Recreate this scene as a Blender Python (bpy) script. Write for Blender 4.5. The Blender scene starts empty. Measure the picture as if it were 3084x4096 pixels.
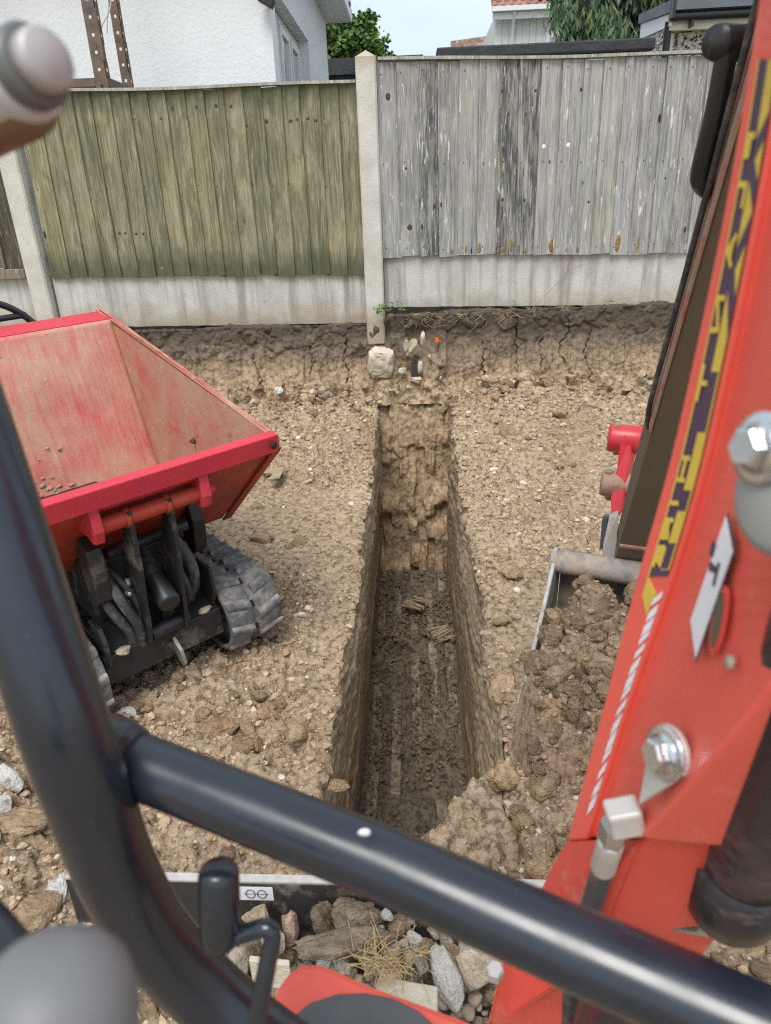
import bpy, bmesh, math, random
import numpy as np
from mathutils import Matrix, Vector

sc = bpy.context.scene
COL = sc.collection
R = math.radians

# ------------------------------------------------------------------ camera
cd = bpy.data.cameras.new('camera')
cam = bpy.data.objects.new('camera', cd)
COL.objects.link(cam)
rows = [[0.998785, 0.0186081, 0.045632], [0.0344579, 0.398273, -0.9166195], [-0.0352306, 0.9170782, 0.3971479]]
M = Matrix.Identity(4)
for i in range(3):
    for j in range(3):
        M[i][j] = rows[i][j]
M[2][3] = 1.25
cam.matrix_world = M
cd.sensor_fit = 'VERTICAL'
cd.sensor_height = 34.6
cd.lens = 24.0
cd.clip_start = 0.02
cd.clip_end = 600
cd.dof.use_dof = True
cd.dof.focus_distance = 2.6
cd.dof.aperture_fstop = 6.5
sc.camera = cam

# ------------------------------------------------------------------ sky, sun, exposure
SUN_EL, SUN_AZ = 60.0, 195.0        # azimuth clockwise from +Y (the sun stands behind the camera, to the left)
world = bpy.data.worlds.new('World')
sc.world = world
world.use_nodes = True
wn, wl = world.node_tree.nodes, world.node_tree.links
wn.clear()
sky = wn.new('ShaderNodeTexSky')
sky.sky_type = 'NISHITA'
sky.sun_disc = False
sky.sun_elevation = R(SUN_EL)
sky.sun_rotation = R(SUN_AZ)
sky.dust_density = 2.0
tcw = wn.new('ShaderNodeTexCoord')
mpw = wn.new('ShaderNodeMapping')
mpw.inputs['Scale'].default_value = (1.2, 1.2, 3.2)
nzw = wn.new('ShaderNodeTexNoise')
nzw.inputs['Scale'].default_value = 2.2
nzw.inputs['Detail'].default_value = 6
nzw.inputs['Roughness'].default_value = 0.55
crw = wn.new('ShaderNodeValToRGB')
crw.color_ramp.elements[0].position = 0.30
crw.color_ramp.elements[0].color = (0.45, 0.45, 0.45, 1)
crw.color_ramp.elements[1].position = 0.68
crw.color_ramp.elements[1].color = (0.95, 0.95, 0.95, 1)
mxw = wn.new('ShaderNodeMix')
mxw.data_type = 'RGBA'
mxw.inputs['B'].default_value = (5.5, 6.2, 6.6, 1)       # cloud brightness before the strength below
bgw = wn.new('ShaderNodeBackground')
bgw.inputs['Strength'].default_value = 0.088
otw = wn.new('ShaderNodeOutputWorld')
wl.new(tcw.outputs['Generated'], mpw.inputs['Vector'])
wl.new(mpw.outputs[0], nzw.inputs['Vector'])
wl.new(nzw.outputs['Fac'], crw.inputs[0])
wl.new(crw.outputs[0], mxw.inputs['Factor'])
wl.new(sky.outputs[0], mxw.inputs['A'])
wl.new(mxw.outputs['Result'], bgw.inputs['Color'])
wl.new(bgw.outputs[0], otw.inputs['Surface'])

sd = bpy.data.lights.new('sun', 'SUN')
sd.energy = 1.5
sd.angle = R(30)
sd.color = (1.0, 0.975, 0.94)
sun = bpy.data.objects.new('sun', sd)
COL.objects.link(sun)
az, el = R(SUN_AZ), R(SUN_EL)
to_sun = Vector((math.sin(az) * math.cos(el), math.cos(az) * math.cos(el), math.sin(el)))
sun.rotation_euler = to_sun.to_track_quat('Z', 'Y').to_euler()
sun.location = to_sun * 20

vs = sc.view_settings
vs.view_transform = 'Standard'
vs.look = 'None'
vs.gamma = 1.0
vs.exposure = 0.97
vs.use_curve_mapping = False
sc.render.engine = 'CYCLES'
sc.cycles.max_bounces = 6
sc.cycles.diffuse_bounces = 3
sc.cycles.glossy_bounces = 3
sc.cycles.transmission_bounces = 4
sc.cycles.use_adaptive_sampling = True
sc.cycles.adaptive_threshold = 0.008
sc.cycles.use_denoising = False
sc.cycles.filter_width = 1.1

# ------------------------------------------------------------------ noise (numpy)
rng = np.random.default_rng(7)
rnd = random.Random(11)

def h2(ix, iy, seed):
    h = (ix.astype(np.int64) * 374761393 + iy.astype(np.int64) * 668265263 + seed * 1442695041) & 0xffffffff
    h = ((h ^ (h >> 13)) * 1274126177) & 0xffffffff
    h = ((h ^ (h >> 16)) * 2246822519) & 0xffffffff
    return ((h ^ (h >> 15)) & 0xffffff) / float(0xffffff)

def vn(x, y, seed=0):
    ix, iy = np.floor(x), np.floor(y)
    fx, fy = x - ix, y - iy
    fx = fx * fx * fx * (fx * (fx * 6 - 15) + 10)
    fy = fy * fy * fy * (fy * (fy * 6 - 15) + 10)
    a, b = h2(ix, iy, seed), h2(ix + 1, iy, seed)
    c, d = h2(ix, iy + 1, seed), h2(ix + 1, iy + 1, seed)
    return ((a + (b - a) * fx) * (1 - fy) + (c + (d - c) * fx) * fy) * 2 - 1

def fbm(x, y, seed=0, oct=4, gain=0.5):
    s, a, t = 0, 1.0, 0
    for o in range(oct):
        s = s + vn(x, y, seed + o * 17) * a
        t += a
        a *= gain
        x, y = x * 2.03 + 3.1, y * 2.03 + 1.7
    return s / t

def clods(x, y, size, seed, dens=0.8, flat=0.75):
    """height of a bed of faceted lumps about `size` across"""
    x, y = x / size, y / size
    ix, iy = np.floor(x), np.floor(y)
    out = np.zeros_like(x)
    for dx in (-1, 0, 1):
        for dy in (-1, 0, 1):
            cx, cy = ix + dx, iy + dy
            on = h2(cx, cy, seed) < dens
            px, py = cx + h2(cx, cy, seed + 1), cy + h2(cx, cy, seed + 2)
            r = 0.28 + 0.5 * h2(cx, cy, seed + 3) ** 2
            ang = h2(cx, cy, seed + 4) * 6.283
            asp = 0.6 + 0.7 * h2(cx, cy, seed + 5)
            ux, uy = x - px, y - py
            ca, sa = np.cos(ang), np.sin(ang)
            vx, vy = (ux * ca + uy * sa) * asp, (-ux * sa + uy * ca) / asp
            q = (np.abs(vx) ** 2.6 + np.abs(vy) ** 2.6) / r ** 2.6
            dome = np.sqrt(np.clip(1 - q, 0, 1)) * r
            cut = r * (0.55 + 0.9 * (h2(cx, cy, seed + 6) - 0.5) * vx / r + 0.9 * (h2(cx, cy, seed + 7) - 0.5) * vy / r + 0.25 * h2(cx, cy, seed + 8))
            out = np.maximum(out, np.where(on, np.minimum(dome, np.maximum(cut, 0)), 0))
    return out * size * flat

def wclods(x, y, size, seed, dens=0.8, flat=0.75):
    """the same with torn, irregular outlines"""
    k = 2.4 / size
    a = size * 0.34
    return clods(x + a * fbm(x * k, y * k, seed + 901, 2), y + a * fbm(x * k, y * k, seed + 902, 2), size, seed, dens, flat)

def sstep(a, b, x):
    t = np.clip((x - a) / (b - a), 0, 1)
    return t * t * (3 - 2 * t)

# ------------------------------------------------------------------ object helpers
def props(o, label=None, cat=None, group=None, kind=None):
    if label: o['label'] = label
    if cat: o['category'] = cat
    if group: o['group'] = group
    if kind: o['kind'] = kind
    return o

def np_mesh(name, v, f, smooth=True):
    v = np.asarray(v, np.float32).reshape(-1, 3)
    f = np.asarray(f, np.int32)
    k = f.shape[1]
    me = bpy.data.meshes.new(name)
    me.vertices.add(len(v))
    me.vertices.foreach_set('co', v.ravel())
    me.loops.add(f.size)
    me.loops.foreach_set('vertex_index', f.ravel())
    me.polygons.add(len(f))
    me.polygons.foreach_set('loop_start', np.arange(len(f), dtype=np.int32) * k)
    me.polygons.foreach_set('use_smooth', np.full(len(f), smooth))
    me.update(calc_edges=True)
    return me

def grid_faces(n, m, off=0, flip=False):
    i = np.arange(n - 1)[:, None] * m + np.arange(m - 1)[None, :]
    i = i.ravel() + off
    q = np.stack([i, i + 1, i + m + 1, i + m], 1)
    return q[:, ::-1] if flip else q

def link(name, me, mat=None, parent=None):
    o = bpy.data.objects.new(name, me)
    COL.objects.link(o)
    if mat is not None and me is not None and len(me.materials) == 0:
        me.materials.append(mat)
    if parent is not None:
        o.parent = parent
    return o

def empty(name, loc=(0, 0, 0), rz=0.0, matrix=None):
    o = bpy.data.objects.new(name, None)
    o.empty_display_size = 0.05
    COL.objects.link(o)
    if matrix is not None:
        o.matrix_world = matrix
    else:
        o.location = loc
        o.rotation_euler = (0, 0, rz)
    return o

class MB:
    """collects primitives, builds one mesh"""
    def __init__(s):
        s.v, s.f, s.sm = [], [], []
    def add(s, v, f, smooth=False):
        b = len(s.v)
        s.v += [tuple(p) for p in v]
        s.f += [tuple(b + i for i in q) for q in f]
        s.sm += [smooth] * len(f)
        return s
    def box(s, lo, hi, bev=0.0, rot=None, at=(0, 0, 0)):
        (x0, y0, z0), (x1, y1, z1) = lo, hi
        if bev <= 0:
            v = [(x0, y0, z0), (x1, y0, z0), (x1, y1, z0), (x0, y1, z0), (x0, y0, z1), (x1, y0, z1), (x1, y1, z1), (x0, y1, z1)]
            f = [(3, 2, 1, 0), (4, 5, 6, 7), (0, 1, 5, 4), (1, 2, 6, 5), (2, 3, 7, 6), (3, 0, 4, 7)]
        else:
            bm = bmesh.new()
            bmesh.ops.create_cube(bm, size=1.0)
            for p in bm.verts:
                p.co = ((x0 + x1) / 2 + p.co.x * (x1 - x0), (y0 + y1) / 2 + p.co.y * (y1 - y0), (z0 + z1) / 2 + p.co.z * (z1 - z0))
            bmesh.ops.bevel(bm, geom=bm.edges[:], offset=bev, segments=2, affect='EDGES', profile=0.5)
            bm.verts.index_update()
            v = [p.co.copy() for p in bm.verts]
            f = [[q.index for q in g.verts] for g in bm.faces]
            bm.free()
        if rot is not None:
            v = [rot @ Vector(p) + Vector(at) for p in v]
        return s.add(v, f)
    def tube(s, pts, r, seg=14, caps=True, smooth=True):
        pts = [Vector(p) for p in pts]
        n = len(pts)
        rr = r if isinstance(r, (list, tuple)) else [r] * n
        t0 = (pts[1] - pts[0]).normalized()
        a = t0.orthogonal().normalized()
        rings = []
        for i, p in enumerate(pts):
            if i == 0: t = pts[1] - pts[0]
            elif i == n - 1: t = pts[-1] - pts[-2]
            else: t = (pts[i + 1] - p).normalized() + (p - pts[i - 1]).normalized()
            t.normalize()
            a = (a - t * a.dot(t)).normalized()
            b = t.cross(a)
            rings.append([p + (a * math.cos(k * 2 * math.pi / seg) + b * math.sin(k * 2 * math.pi / seg)) * rr[i] for k in range(seg)])
        v = [q for g in rings for q in g]
        f = []
        for i in range(n - 1):
            for k in range(seg):
                k2 = (k + 1) % seg
                f.append((i * seg + k, i * seg + k2, (i + 1) * seg + k2, (i + 1) * seg + k))
        s.add(v, f, smooth)
        if caps:
            s.add(rings[0], [tuple(reversed(range(seg)))])
            s.add(rings[-1], [tuple(range(seg))])
        return s
    def prism(s, outline, depth):
        """outline: 3d points of one face (ccw seen from outside), depth: vector to the other face"""
        d = Vector(depth)
        a = [Vector(p) for p in outline]
        n = len(a)
        v = a + [p + d for p in a]
        f = [tuple(range(n)), tuple(reversed(range(n, 2 * n)))]
        f += [(i, i + n, (i + 1) % n + n, (i + 1) % n) for i in range(n)]
        return s.add(v, f)
    def lathe(s, prof, origin, axis, seg=20, smooth=True):
        """prof: list of (distance along axis, radius)"""
        o, ax = Vector(origin), Vector(axis).normalized()
        a = ax.orthogonal().normalized()
        b = ax.cross(a)
        v = []
        for h, r in prof:
            for k in range(seg):
                w = 2 * math.pi * k / seg
                v.append(o + ax * h + (a * math.cos(w) + b * math.sin(w)) * r)
        f = []
        for i in range(len(prof) - 1):
            for k in range(seg):
                k2 = (k + 1) % seg
                f.append((i * seg + k, i * seg + k2, (i + 1) * seg + k2, (i + 1) * seg + k))
        f.append(tuple(reversed(range(seg))))
        f.append(tuple((len(prof) - 1) * seg + k for k in range(seg)))
        return s.add(v, f, smooth)
    def build(s, name, mat, parent=None, bevel=0.0, recenter=False):
        me = bpy.data.meshes.new(name)
        me.from_pydata([tuple(p) for p in s.v], [], s.f)
        me.polygons.foreach_set('use_smooth', s.sm)
        if bevel > 0:
            bm = bmesh.new()
            bm.from_mesh(me)
            bmesh.ops.recalc_face_normals(bm, faces=bm.faces[:])
            ed = [e for e in bm.edges if len(e.link_faces) == 2 and e.calc_face_angle(0) > 0.6]
            bmesh.ops.bevel(bm, geom=ed, offset=bevel, segments=2, affect='EDGES', profile=0.5, clamp_overlap=True)
            bm.to_mesh(me)
            bm.free()
        else:
            bm = bmesh.new()
            bm.from_mesh(me)
            bmesh.ops.recalc_face_normals(bm, faces=bm.faces[:])
            bm.to_mesh(me)
            bm.free()
        o = link(name, me, mat, parent)
        if recenter:
            c = sum((Vector(p) for p in s.v), Vector()) / len(s.v)
            c.z = min(p[2] for p in s.v)
            me.transform(Matrix.Translation(-c))
            o.location = c
        return o

def spline(pts, n=8):
    """Catmull-Rom through the points"""
    P = [Vector(p) for p in pts]
    P = [P[0] * 2 - P[1]] + P + [P[-1] * 2 - P[-2]]
    out = []
    for i in range(1, len(P) - 2):
        for k in range(n):
            t = k / n
            a, b, c, d = P[i - 1], P[i], P[i + 1], P[i + 2]
            out.append(0.5 * ((2 * b) + (c - a) * t + (2 * a - 5 * b + 4 * c - d) * t * t + (3 * b - a - 3 * c + d) * t ** 3))
    out.append(P[-2].copy())
    return out

# ------------------------------------------------------------------ material helpers
class Mat:
    def __init__(s, name, rough=0.8, metal=0.0, spec=0.4):
        s.m = bpy.data.materials.new(name)
        s.m.use_nodes = True
        s.n, s.l = s.m.node_tree.nodes, s.m.node_tree.links
        s.b = s.n['Principled BSDF']
        s.b.inputs['Roughness'].default_value = rough
        s.b.inputs['Metallic'].default_value = metal
        s.b.inputs['Specular IOR Level'].default_value = spec
    def put(s, v, sock):
        if hasattr(v, 'is_linked') or hasattr(v, 'links'):
            s.l.new(v, sock)
        elif isinstance(v, (tuple, list)) and len(v) == 3 and sock.type == 'RGBA':
            sock.default_value = (*v, 1)
        else:
            sock.default_value = v
    def coord(s, kind='pos', scale=(1, 1, 1), rand=False):
        if kind == 'pos':
            c = s.n.new('ShaderNodeNewGeometry').outputs['Position']
        else:
            c = s.n.new('ShaderNodeTexCoord').outputs['Object']
        if rand:
            oi = s.n.new('ShaderNodeObjectInfo')
            mu = s.n.new('ShaderNodeMath'); mu.operation = 'MULTIPLY'; mu.inputs[1].default_value = 37.3
            s.l.new(oi.outputs['Random'], mu.inputs[0])
            cb = s.n.new('ShaderNodeCombineXYZ')
            for k in range(3): s.l.new(mu.outputs[0], cb.inputs[k])
            ad = s.n.new('ShaderNodeVectorMath'); ad.operation = 'ADD'
            s.l.new(c, ad.inputs[0]); s.l.new(cb.outputs[0], ad.inputs[1])
            c = ad.outputs[0]
        if scale != (1, 1, 1):
            mp = s.n.new('ShaderNodeMapping')
            mp.inputs['Scale'].default_value = scale
            s.l.new(c, mp.inputs[0])
            c = mp.outputs[0]
        return c
    def noise(s, vec, scale, detail=4, rough=0.55, dist=0.0):
        t = s.n.new('ShaderNodeTexNoise')
        t.inputs['Scale'].default_value = scale
        t.inputs['Detail'].default_value = detail
        t.inputs['Roughness'].default_value = rough
        t.inputs['Distortion'].default_value = dist
        s.l.new(vec, t.inputs['Vector'])
        return t.outputs['Fac']
    def voro(s, vec, scale, feat='F1', out='Distance'):
        t = s.n.new('ShaderNodeTexVoronoi')
        t.feature = feat
        t.inputs['Scale'].default_value = scale
        s.l.new(vec, t.inputs['Vector'])
        return t.outputs[out]
    def ramp(s, fac, *stops):
        r = s.n.new('ShaderNodeValToRGB')
        el = r.color_ramp.elements
        while len(el) < len(stops): el.new(0.5)
        for e, (p, c) in zip(el, stops):
            e.position = p
            e.color = (*c, 1) if isinstance(c, (tuple, list)) else (c, c, c, 1)
        s.l.new(fac, r.inputs[0])
        return r.outputs[0]
    def mix(s, fac, a, b, mode='MIX'):
        m = s.n.new('ShaderNodeMix')
        m.data_type = 'RGBA'
        m.blend_type = mode
        s.put(fac, m.inputs['Factor']); s.put(a, m.inputs['A']); s.put(b, m.inputs['B'])
        return m.outputs['Result']
    def math(s, op, a, b=0.0):
        m = s.n.new('ShaderNodeMath')
        m.operation = op
        s.put(a, m.inputs[0]); s.put(b, m.inputs[1])
        return m.outputs[0]
    def sep(s, vec, k):
        t = s.n.new('ShaderNodeSeparateXYZ')
        s.l.new(vec, t.inputs[0])
        return t.outputs[k]
    def attr(s, name):
        t = s.n.new('ShaderNodeAttribute')
        t.attribute_name = name
        return t.outputs['Color']
    def objcol(s):
        return s.n.new('ShaderNodeObjectInfo').outputs['Color']
    def objrand(s):
        return s.n.new('ShaderNodeObjectInfo').outputs['Random']
    def color(s, c): s.put(c, s.b.inputs['Base Color']); return s
    def rough(s, c): s.put(c, s.b.inputs['Roughness']); return s
    def bump(s, h, dist=0.005, strength=1.0):
        t = s.n.new('ShaderNodeBump')
        t.inputs['Distance'].default_value = dist
        t.inputs['Strength'].default_value = strength
        s.l.new(h, t.inputs['Height'])
        s.l.new(t.outputs[0], s.b.inputs['Normal'])
        return s

MT = {}
def soil(key, dark, mid, light, sc1=3.0, sc2=38.0, rough=0.95, bump=0.004, attr=False):
    m = Mat(key, rough, spec=0.15)
    p = m.coord('pos')
    a = m.noise(p, sc1, 5, 0.6)
    b = m.noise(p, sc2, 6, 0.65)
    c = m.ramp(a, (0.3, mid), (0.7, light))
    c = m.mix(m.ramp(b, (0.36, 1.0), (0.55, 0.0)), c, dark)
    c = m.mix(m.ramp(m.noise(p, sc2 * 2.3, 3), (0.62, 0.0), (0.75, 0.6)), c, tuple(min(1, x * 1.35) for x in light))
    if attr:
        c = m.mix(1.0, c, m.attr('tint'), 'MULTIPLY')
    m.color(c)
    m.bump(m.math('ADD', m.noise(p, sc2 * 1.5, 6, 0.7), m.math('MULTIPLY', m.noise(p, sc2 * 6, 4, 0.7), 0.4)), bump)
    MT[key] = m.m
    return m

def plain(key, col, rough=0.5, metal=0.0, spec=0.5, var=0.12, sc=14.0, bump=0.0, dirt=None, dirt_amt=0.5, kind='obj'):
    """paint or metal with mottling, optional dirt patches"""
    m = Mat(key, rough, metal, spec)
    p = m.coord(kind)
    n = m.noise(p, sc, 5, 0.6)
    lo = tuple(c * (1 - var) for c in col); hi = tuple(min(1, c * (1 + var)) for c in col)
    c = m.ramp(n, (0.3, lo), (0.7, hi))
    if dirt:
        d = m.ramp(m.noise(p, sc * 0.9, 8, 0.68), (0.62 - 0.3 * dirt_amt, 0.0), (0.80 - 0.2 * dirt_amt, 1.0))
        c = m.mix(d, c, dirt)
        m.rough(m.ramp(d, (0.0, rough), (1.0, 0.9)))
    m.color(c)
    if bump:
        m.bump(m.noise(p, sc * 6, 5, 0.6), bump)
    MT[key] = m.m
    return m

# ------------------------------------------------------------------ soil materials
soil('soil_dry', (0.205, 0.138, 0.085), (0.45, 0.325, 0.211), (0.665, 0.515, 0.357), 2.2, 46.0, bump=0.009)
soil('soil_crumbs', (0.33, 0.23, 0.15), (0.52, 0.38, 0.252), (0.635, 0.49, 0.34), 5.0, 60.0, bump=0.003, attr=True)
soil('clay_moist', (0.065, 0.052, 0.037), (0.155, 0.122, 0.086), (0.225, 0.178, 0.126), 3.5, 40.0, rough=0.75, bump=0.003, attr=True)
soil('clay_wall', (0.21, 0.145, 0.09), (0.37, 0.265, 0.165), (0.50, 0.375, 0.245), 2.4, 30.0, rough=0.9, bump=0.003)
soil('clay_wet', (0.18, 0.12, 0.075), (0.33, 0.23, 0.148), (0.43, 0.315, 0.21), 7.0, 55.0, bump=0.004)
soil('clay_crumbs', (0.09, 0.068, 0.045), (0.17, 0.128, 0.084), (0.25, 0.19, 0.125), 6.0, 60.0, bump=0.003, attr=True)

m = Mat('clay_side', 0.85, spec=0.2)
p = m.coord('pos')
mp = m.n.new('ShaderNodeMapping'); mp.inputs['Scale'].default_value = (24, 1.6, 30); m.l.new(p, mp.inputs[0])
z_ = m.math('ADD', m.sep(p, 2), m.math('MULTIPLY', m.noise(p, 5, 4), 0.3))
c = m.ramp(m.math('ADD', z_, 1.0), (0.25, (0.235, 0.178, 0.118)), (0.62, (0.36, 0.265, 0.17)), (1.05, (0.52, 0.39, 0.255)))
c = m.mix(m.ramp(m.noise(mp.outputs[0], 1.0, 6, 0.65), (0.40, 0.75), (0.58, 0.0)), c, (0.17, 0.122, 0.078))
c = m.mix(m.ramp(m.noise(mp.outputs[0], 2.2, 4, 0.6), (0.58, 0.0), (0.74, 0.5)), c, (0.55, 0.42, 0.285))
c = m.mix(m.ramp(m.noise(p, 46, 5, 0.7), (0.28, 0.85), (0.36, 0.0)), c, (0.07, 0.052, 0.036))
m.color(c)
m.bump(m.noise(mp.outputs[0], 1.6, 6, 0.65), 0.003)
MT['clay_side'] = m.m
m = Mat('bank_soil', 0.95, spec=0.12)
p = m.coord('pos')
zz = m.math('ADD', m.sep(p, 2), m.math('MULTIPLY', m.noise(p, 4.0, 4), 0.22))
lay = m.ramp(m.math('MULTIPLY', zz, 1.0), (0.32, (0.55, 0.40, 0.26)), (0.46, (0.41, 0.30, 0.195)), (0.58, (0.215, 0.165, 0.12)), (0.68, (0.10, 0.082, 0.065)))
c = m.mix(m.ramp(m.noise(p, 36, 6, 0.65), (0.34, 0.8), (0.54, 0.0)), lay, (0.09, 0.068, 0.05))
c = m.mix(m.ramp(m.noise(p, 9, 4, 0.6), (0.55, 0.0), (0.72, 0.35)), c, (0.42, 0.31, 0.205))
m.color(c)
m.bump(m.noise(p, 60, 6, 0.7), 0.006)
MT['bank_soil'] = m.m

m = Mat('lawn_soil', 0.95, spec=0.1)
p = m.coord('pos')
m.color(m.ramp(m.noise(p, 1.5, 6, 0.6), (0.35, (0.05, 0.07, 0.025)), (0.65, (0.12, 0.10, 0.06))))
MT['lawn_soil'] = m.m

def clod_mat(key, cols, scl=1.5, bump=0.012, spot=None):
    m = Mat(key, 0.95, spec=0.15)
    p = m.coord('obj', rand=True)
    c = m.ramp(m.noise(p, scl, 6, 0.62), (0.32, cols[0]), (0.5, cols[1]), (0.68, cols[2]))
    if spot:
        c = m.mix(m.ramp(m.noise(p, scl * 0.5, 5, 0.7), (0.56, 0.0), (0.66, 0.9)), c, spot)
    hard = key.startswith('rubble')
    c = m.mix(m.ramp(m.noise(p, scl * 3.5, 5, 0.7), (0.3, 0.5 if hard else 0.75), (0.40 if hard else 0.5, 0.0)), c, tuple(x * 0.45 for x in cols[0]))
    m.color(m.mix(1.0, c, m.objcol(), 'MULTIPLY'))
    m.bump(m.math('ADD', m.noise(p, scl * 2.2, 7, 0.7), m.math('MULTIPLY', m.voro(p, scl * 4), 0.35)), bump)
    MT[key] = m.m
clod_mat('clod', ((0.34, 0.235, 0.145), (0.48, 0.345, 0.22), (0.60, 0.455, 0.305)))
clod_mat('clod_wet', ((0.20, 0.135, 0.084), (0.32, 0.222, 0.142), (0.42, 0.305, 0.205)), spot=(0.30, 0.17, 0.06))
clod_mat('rubble_pale', ((0.42, 0.36, 0.28), (0.62, 0.56, 0.46), (0.76, 0.71, 0.61)), 1.8, 0.012, spot=(0.36, 0.27, 0.18))
clod_mat('rubble_white', ((0.60, 0.56, 0.49), (0.80, 0.775, 0.73), (0.88, 0.87, 0.84)), 1.9, 0.014, spot=(0.32, 0.29, 0.25))
clod_mat('rubble_pink', ((0.42, 0.28, 0.21), (0.56, 0.40, 0.32), (0.66, 0.53, 0.43)), 1.8, 0.01)
clod_mat('clay_slab', ((0.24, 0.185, 0.13), (0.34, 0.275, 0.205), (0.50, 0.42, 0.33)), 1.6, 0.014)

# ------------------------------------------------------------------ ground
Y0, Y1 = 1.06, 4.12            # trench from the machine towards the fence
def edge_l(y): return -0.222 + 0.016 * fbm(y * 2.2, y * 0 + 3.3, 5, 3) + 0.012 * vn(y * 16, y * 0 + 9.1, 8) + 0.006 * vn(y * 45, y * 0 + 2.1, 9)
def edge_r(y): return 0.203 + 0.016 * fbm(y * 2.4, y * 0 + 7.7, 6, 3) + 0.014 * vn(y * 14, y * 0 + 1.1, 18) + 0.006 * vn(y * 45, y * 0 + 4.1, 19)

def loose(x, y):
    """0 on trodden, smeared clay, about 1 where it lies broken up"""
    n_ = fbm(x * 1.5 + 3.0, y * 1.1, 71, 4)
    r0 = sstep(-0.26, 0.30, n_)
    r0 = np.maximum(r0, sstep(3.3, 3.9, y))                                   # talus below the bank
    r0 = np.maximum(r0, 0.9 * sstep(1.75, 1.45, y) * sstep(-0.30, -0.42, x))      # broken ground before the dumper
    r0 = np.maximum(r0, 0.8 * sstep(1.6, 1.3, y) * sstep(0.26, 0.34, x))
    r0 = r0 * (1 - 0.8 * sstep(0.10, 0.0, np.abs(x + 0.30)) * sstep(1.4, 1.7, y) * sstep(3.4, 3.0, y))   # smooth shoulder left of the trench
    return r0 * 1.1 + 0.03

def ground_z(x, y):
    z = 0.175 * sstep(3.0, 4.2, y) + 0.035 * fbm(x * 1.1, y * 1.1, 31, 3)
    z += 0.10 * np.exp(-((x - 0.40) / 0.15) ** 2 - ((y - 1.10) / 0.20) ** 2)
    z += 0.05 * np.exp(-((x + 1.05) / 0.4) ** 2 - ((y - 0.95) / 0.35) ** 2)
    z += 0.06 * np.exp(-((x - 0.75) / 0.5) ** 2 - ((y - 3.9) / 0.3) ** 2)
    rough = loose(x, y)
    near = sstep(2.4, 1.0, y)
    z += wclods(x, y, 0.14, 101, 0.34, 0.55) * rough * (0.40 + 0.35 * near)
    z += wclods(x, y, 0.062, 201, 0.55, 0.78) * rough
    z += wclods(x, y, 0.028, 301, 0.7, 0.85) * (0.30 + 0.85 * rough)
    z += wclods(x, y, 0.013, 401, 0.7, 0.65) * (0.30 + 0.55 * rough)
    # smeared, trodden patches
    sm = 1 - np.clip(rough, 0, 1)
    z += sm * 0.010 * fbm(x * 5 + y * 2, y * 14 - x * 3, 421, 4)
    z += 0.006 * fbm(x * 24, y * 24, 41, 3)
    return z

def rows_for(y0, y1, k):
    out = [y0]
    while out[-1] < y1:
        out.append(out[-1] + k * math.sqrt(out[-1] ** 2 + 1.25 ** 2))
    out[-1] = y1
    return np.array(out)

gv, gf = [], []
def add_grid(P, flip=False):
    n, mm = P.shape[:2]
    off = sum(len(a) for a in gv)
    gv.append(P.reshape(-1, 3))
    gf.append(grid_faces(n, mm, off, flip))

ys = rows_for(Y0 - 0.004, 4.3, 0.0029)
off = np.concatenate([np.arange(0, 1.15, 0.0052), 1.15 + np.cumsum(np.linspace(0.0052, 0.05, 62))])
for side in (-1, 1):
    e = (edge_l if side < 0 else edge_r)(ys)
    # beyond the trench end the two halves meet
    close = sstep(4.22, 4.27, ys)
    e = e * (1 - close) + (-0.01) * close
    X = e[:, None] + side * off[None, :]
    Yg = np.repeat(ys[:, None], len(off), 1)
    Z = ground_z(X, Yg)
    lip = np.exp(-off / 0.012)[None, :] * (1 - close[:, None])
    Z = Z - lip * (0.016 + 0.02 * np.clip(fbm(Yg * 9, X * 0, 55 + side, 3), 0, 1))
    add_grid(np.stack([X, Yg, Z], -1), flip=(side > 0))
# ground in front of the trench, below the machine
ysn = np.concatenate([-0.6 + np.cumsum(np.full(40, 0.0225)), np.arange(0.31, Y0 + 0.006, 0.0044)])
xsn = np.concatenate([np.arange(-2.4, -1.3, 0.02), np.arange(-1.3, 0.75, 0.0048), np.arange(0.75, 2.4, 0.02)])
X, Yg = np.meshgrid(xsn, ysn)
Z = ground_z(X, Yg)
inx = sstep(-0.24, -0.2, X) * sstep(0.22, 0.18, X)
Z -= inx * np.exp(-(Y0 - Yg) / 0.03) * 0.03 * (Yg < Y0 + 0.01)
add_grid(np.stack([X, Yg, Z], -1))
# coarse skirts out to the horizon
def skirt(x0, x1, y0, y1, z):
    xs, yy = np.linspace(x0, x1, 12), np.linspace(y0, y1, 12)
    A, B = np.meshgrid(xs, yy)
    add_grid(np.stack([A, B, np.full_like(A, z)], -1))
skirt(-200, -2.3, -200, 4.6, -0.03)
skirt(2.3, 200, -200, 4.6, -0.03)
skirt(-2.35, 2.35, -200, -0.55, -0.03)
g = link('ground', np_mesh('ground', np.concatenate(gv), np.concatenate(gf)), MT['soil_dry'])
props(g, 'dry crumbly brown clay dug down to a rough level', kind='structure')

# neighbouring gardens behind the fence, out to the horizon
V = [(-300, 4.45, 0.55), (300, 4.45, 0.55), (300, 600, 0.55), (-300, 600, 0.55)]
ng = link('ground', np_mesh('ground_behind', V, [[0, 1, 2, 3]]), MT['lawn_soil'])
props(ng, 'neighbouring garden ground behind the fence', kind='structure')

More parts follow.
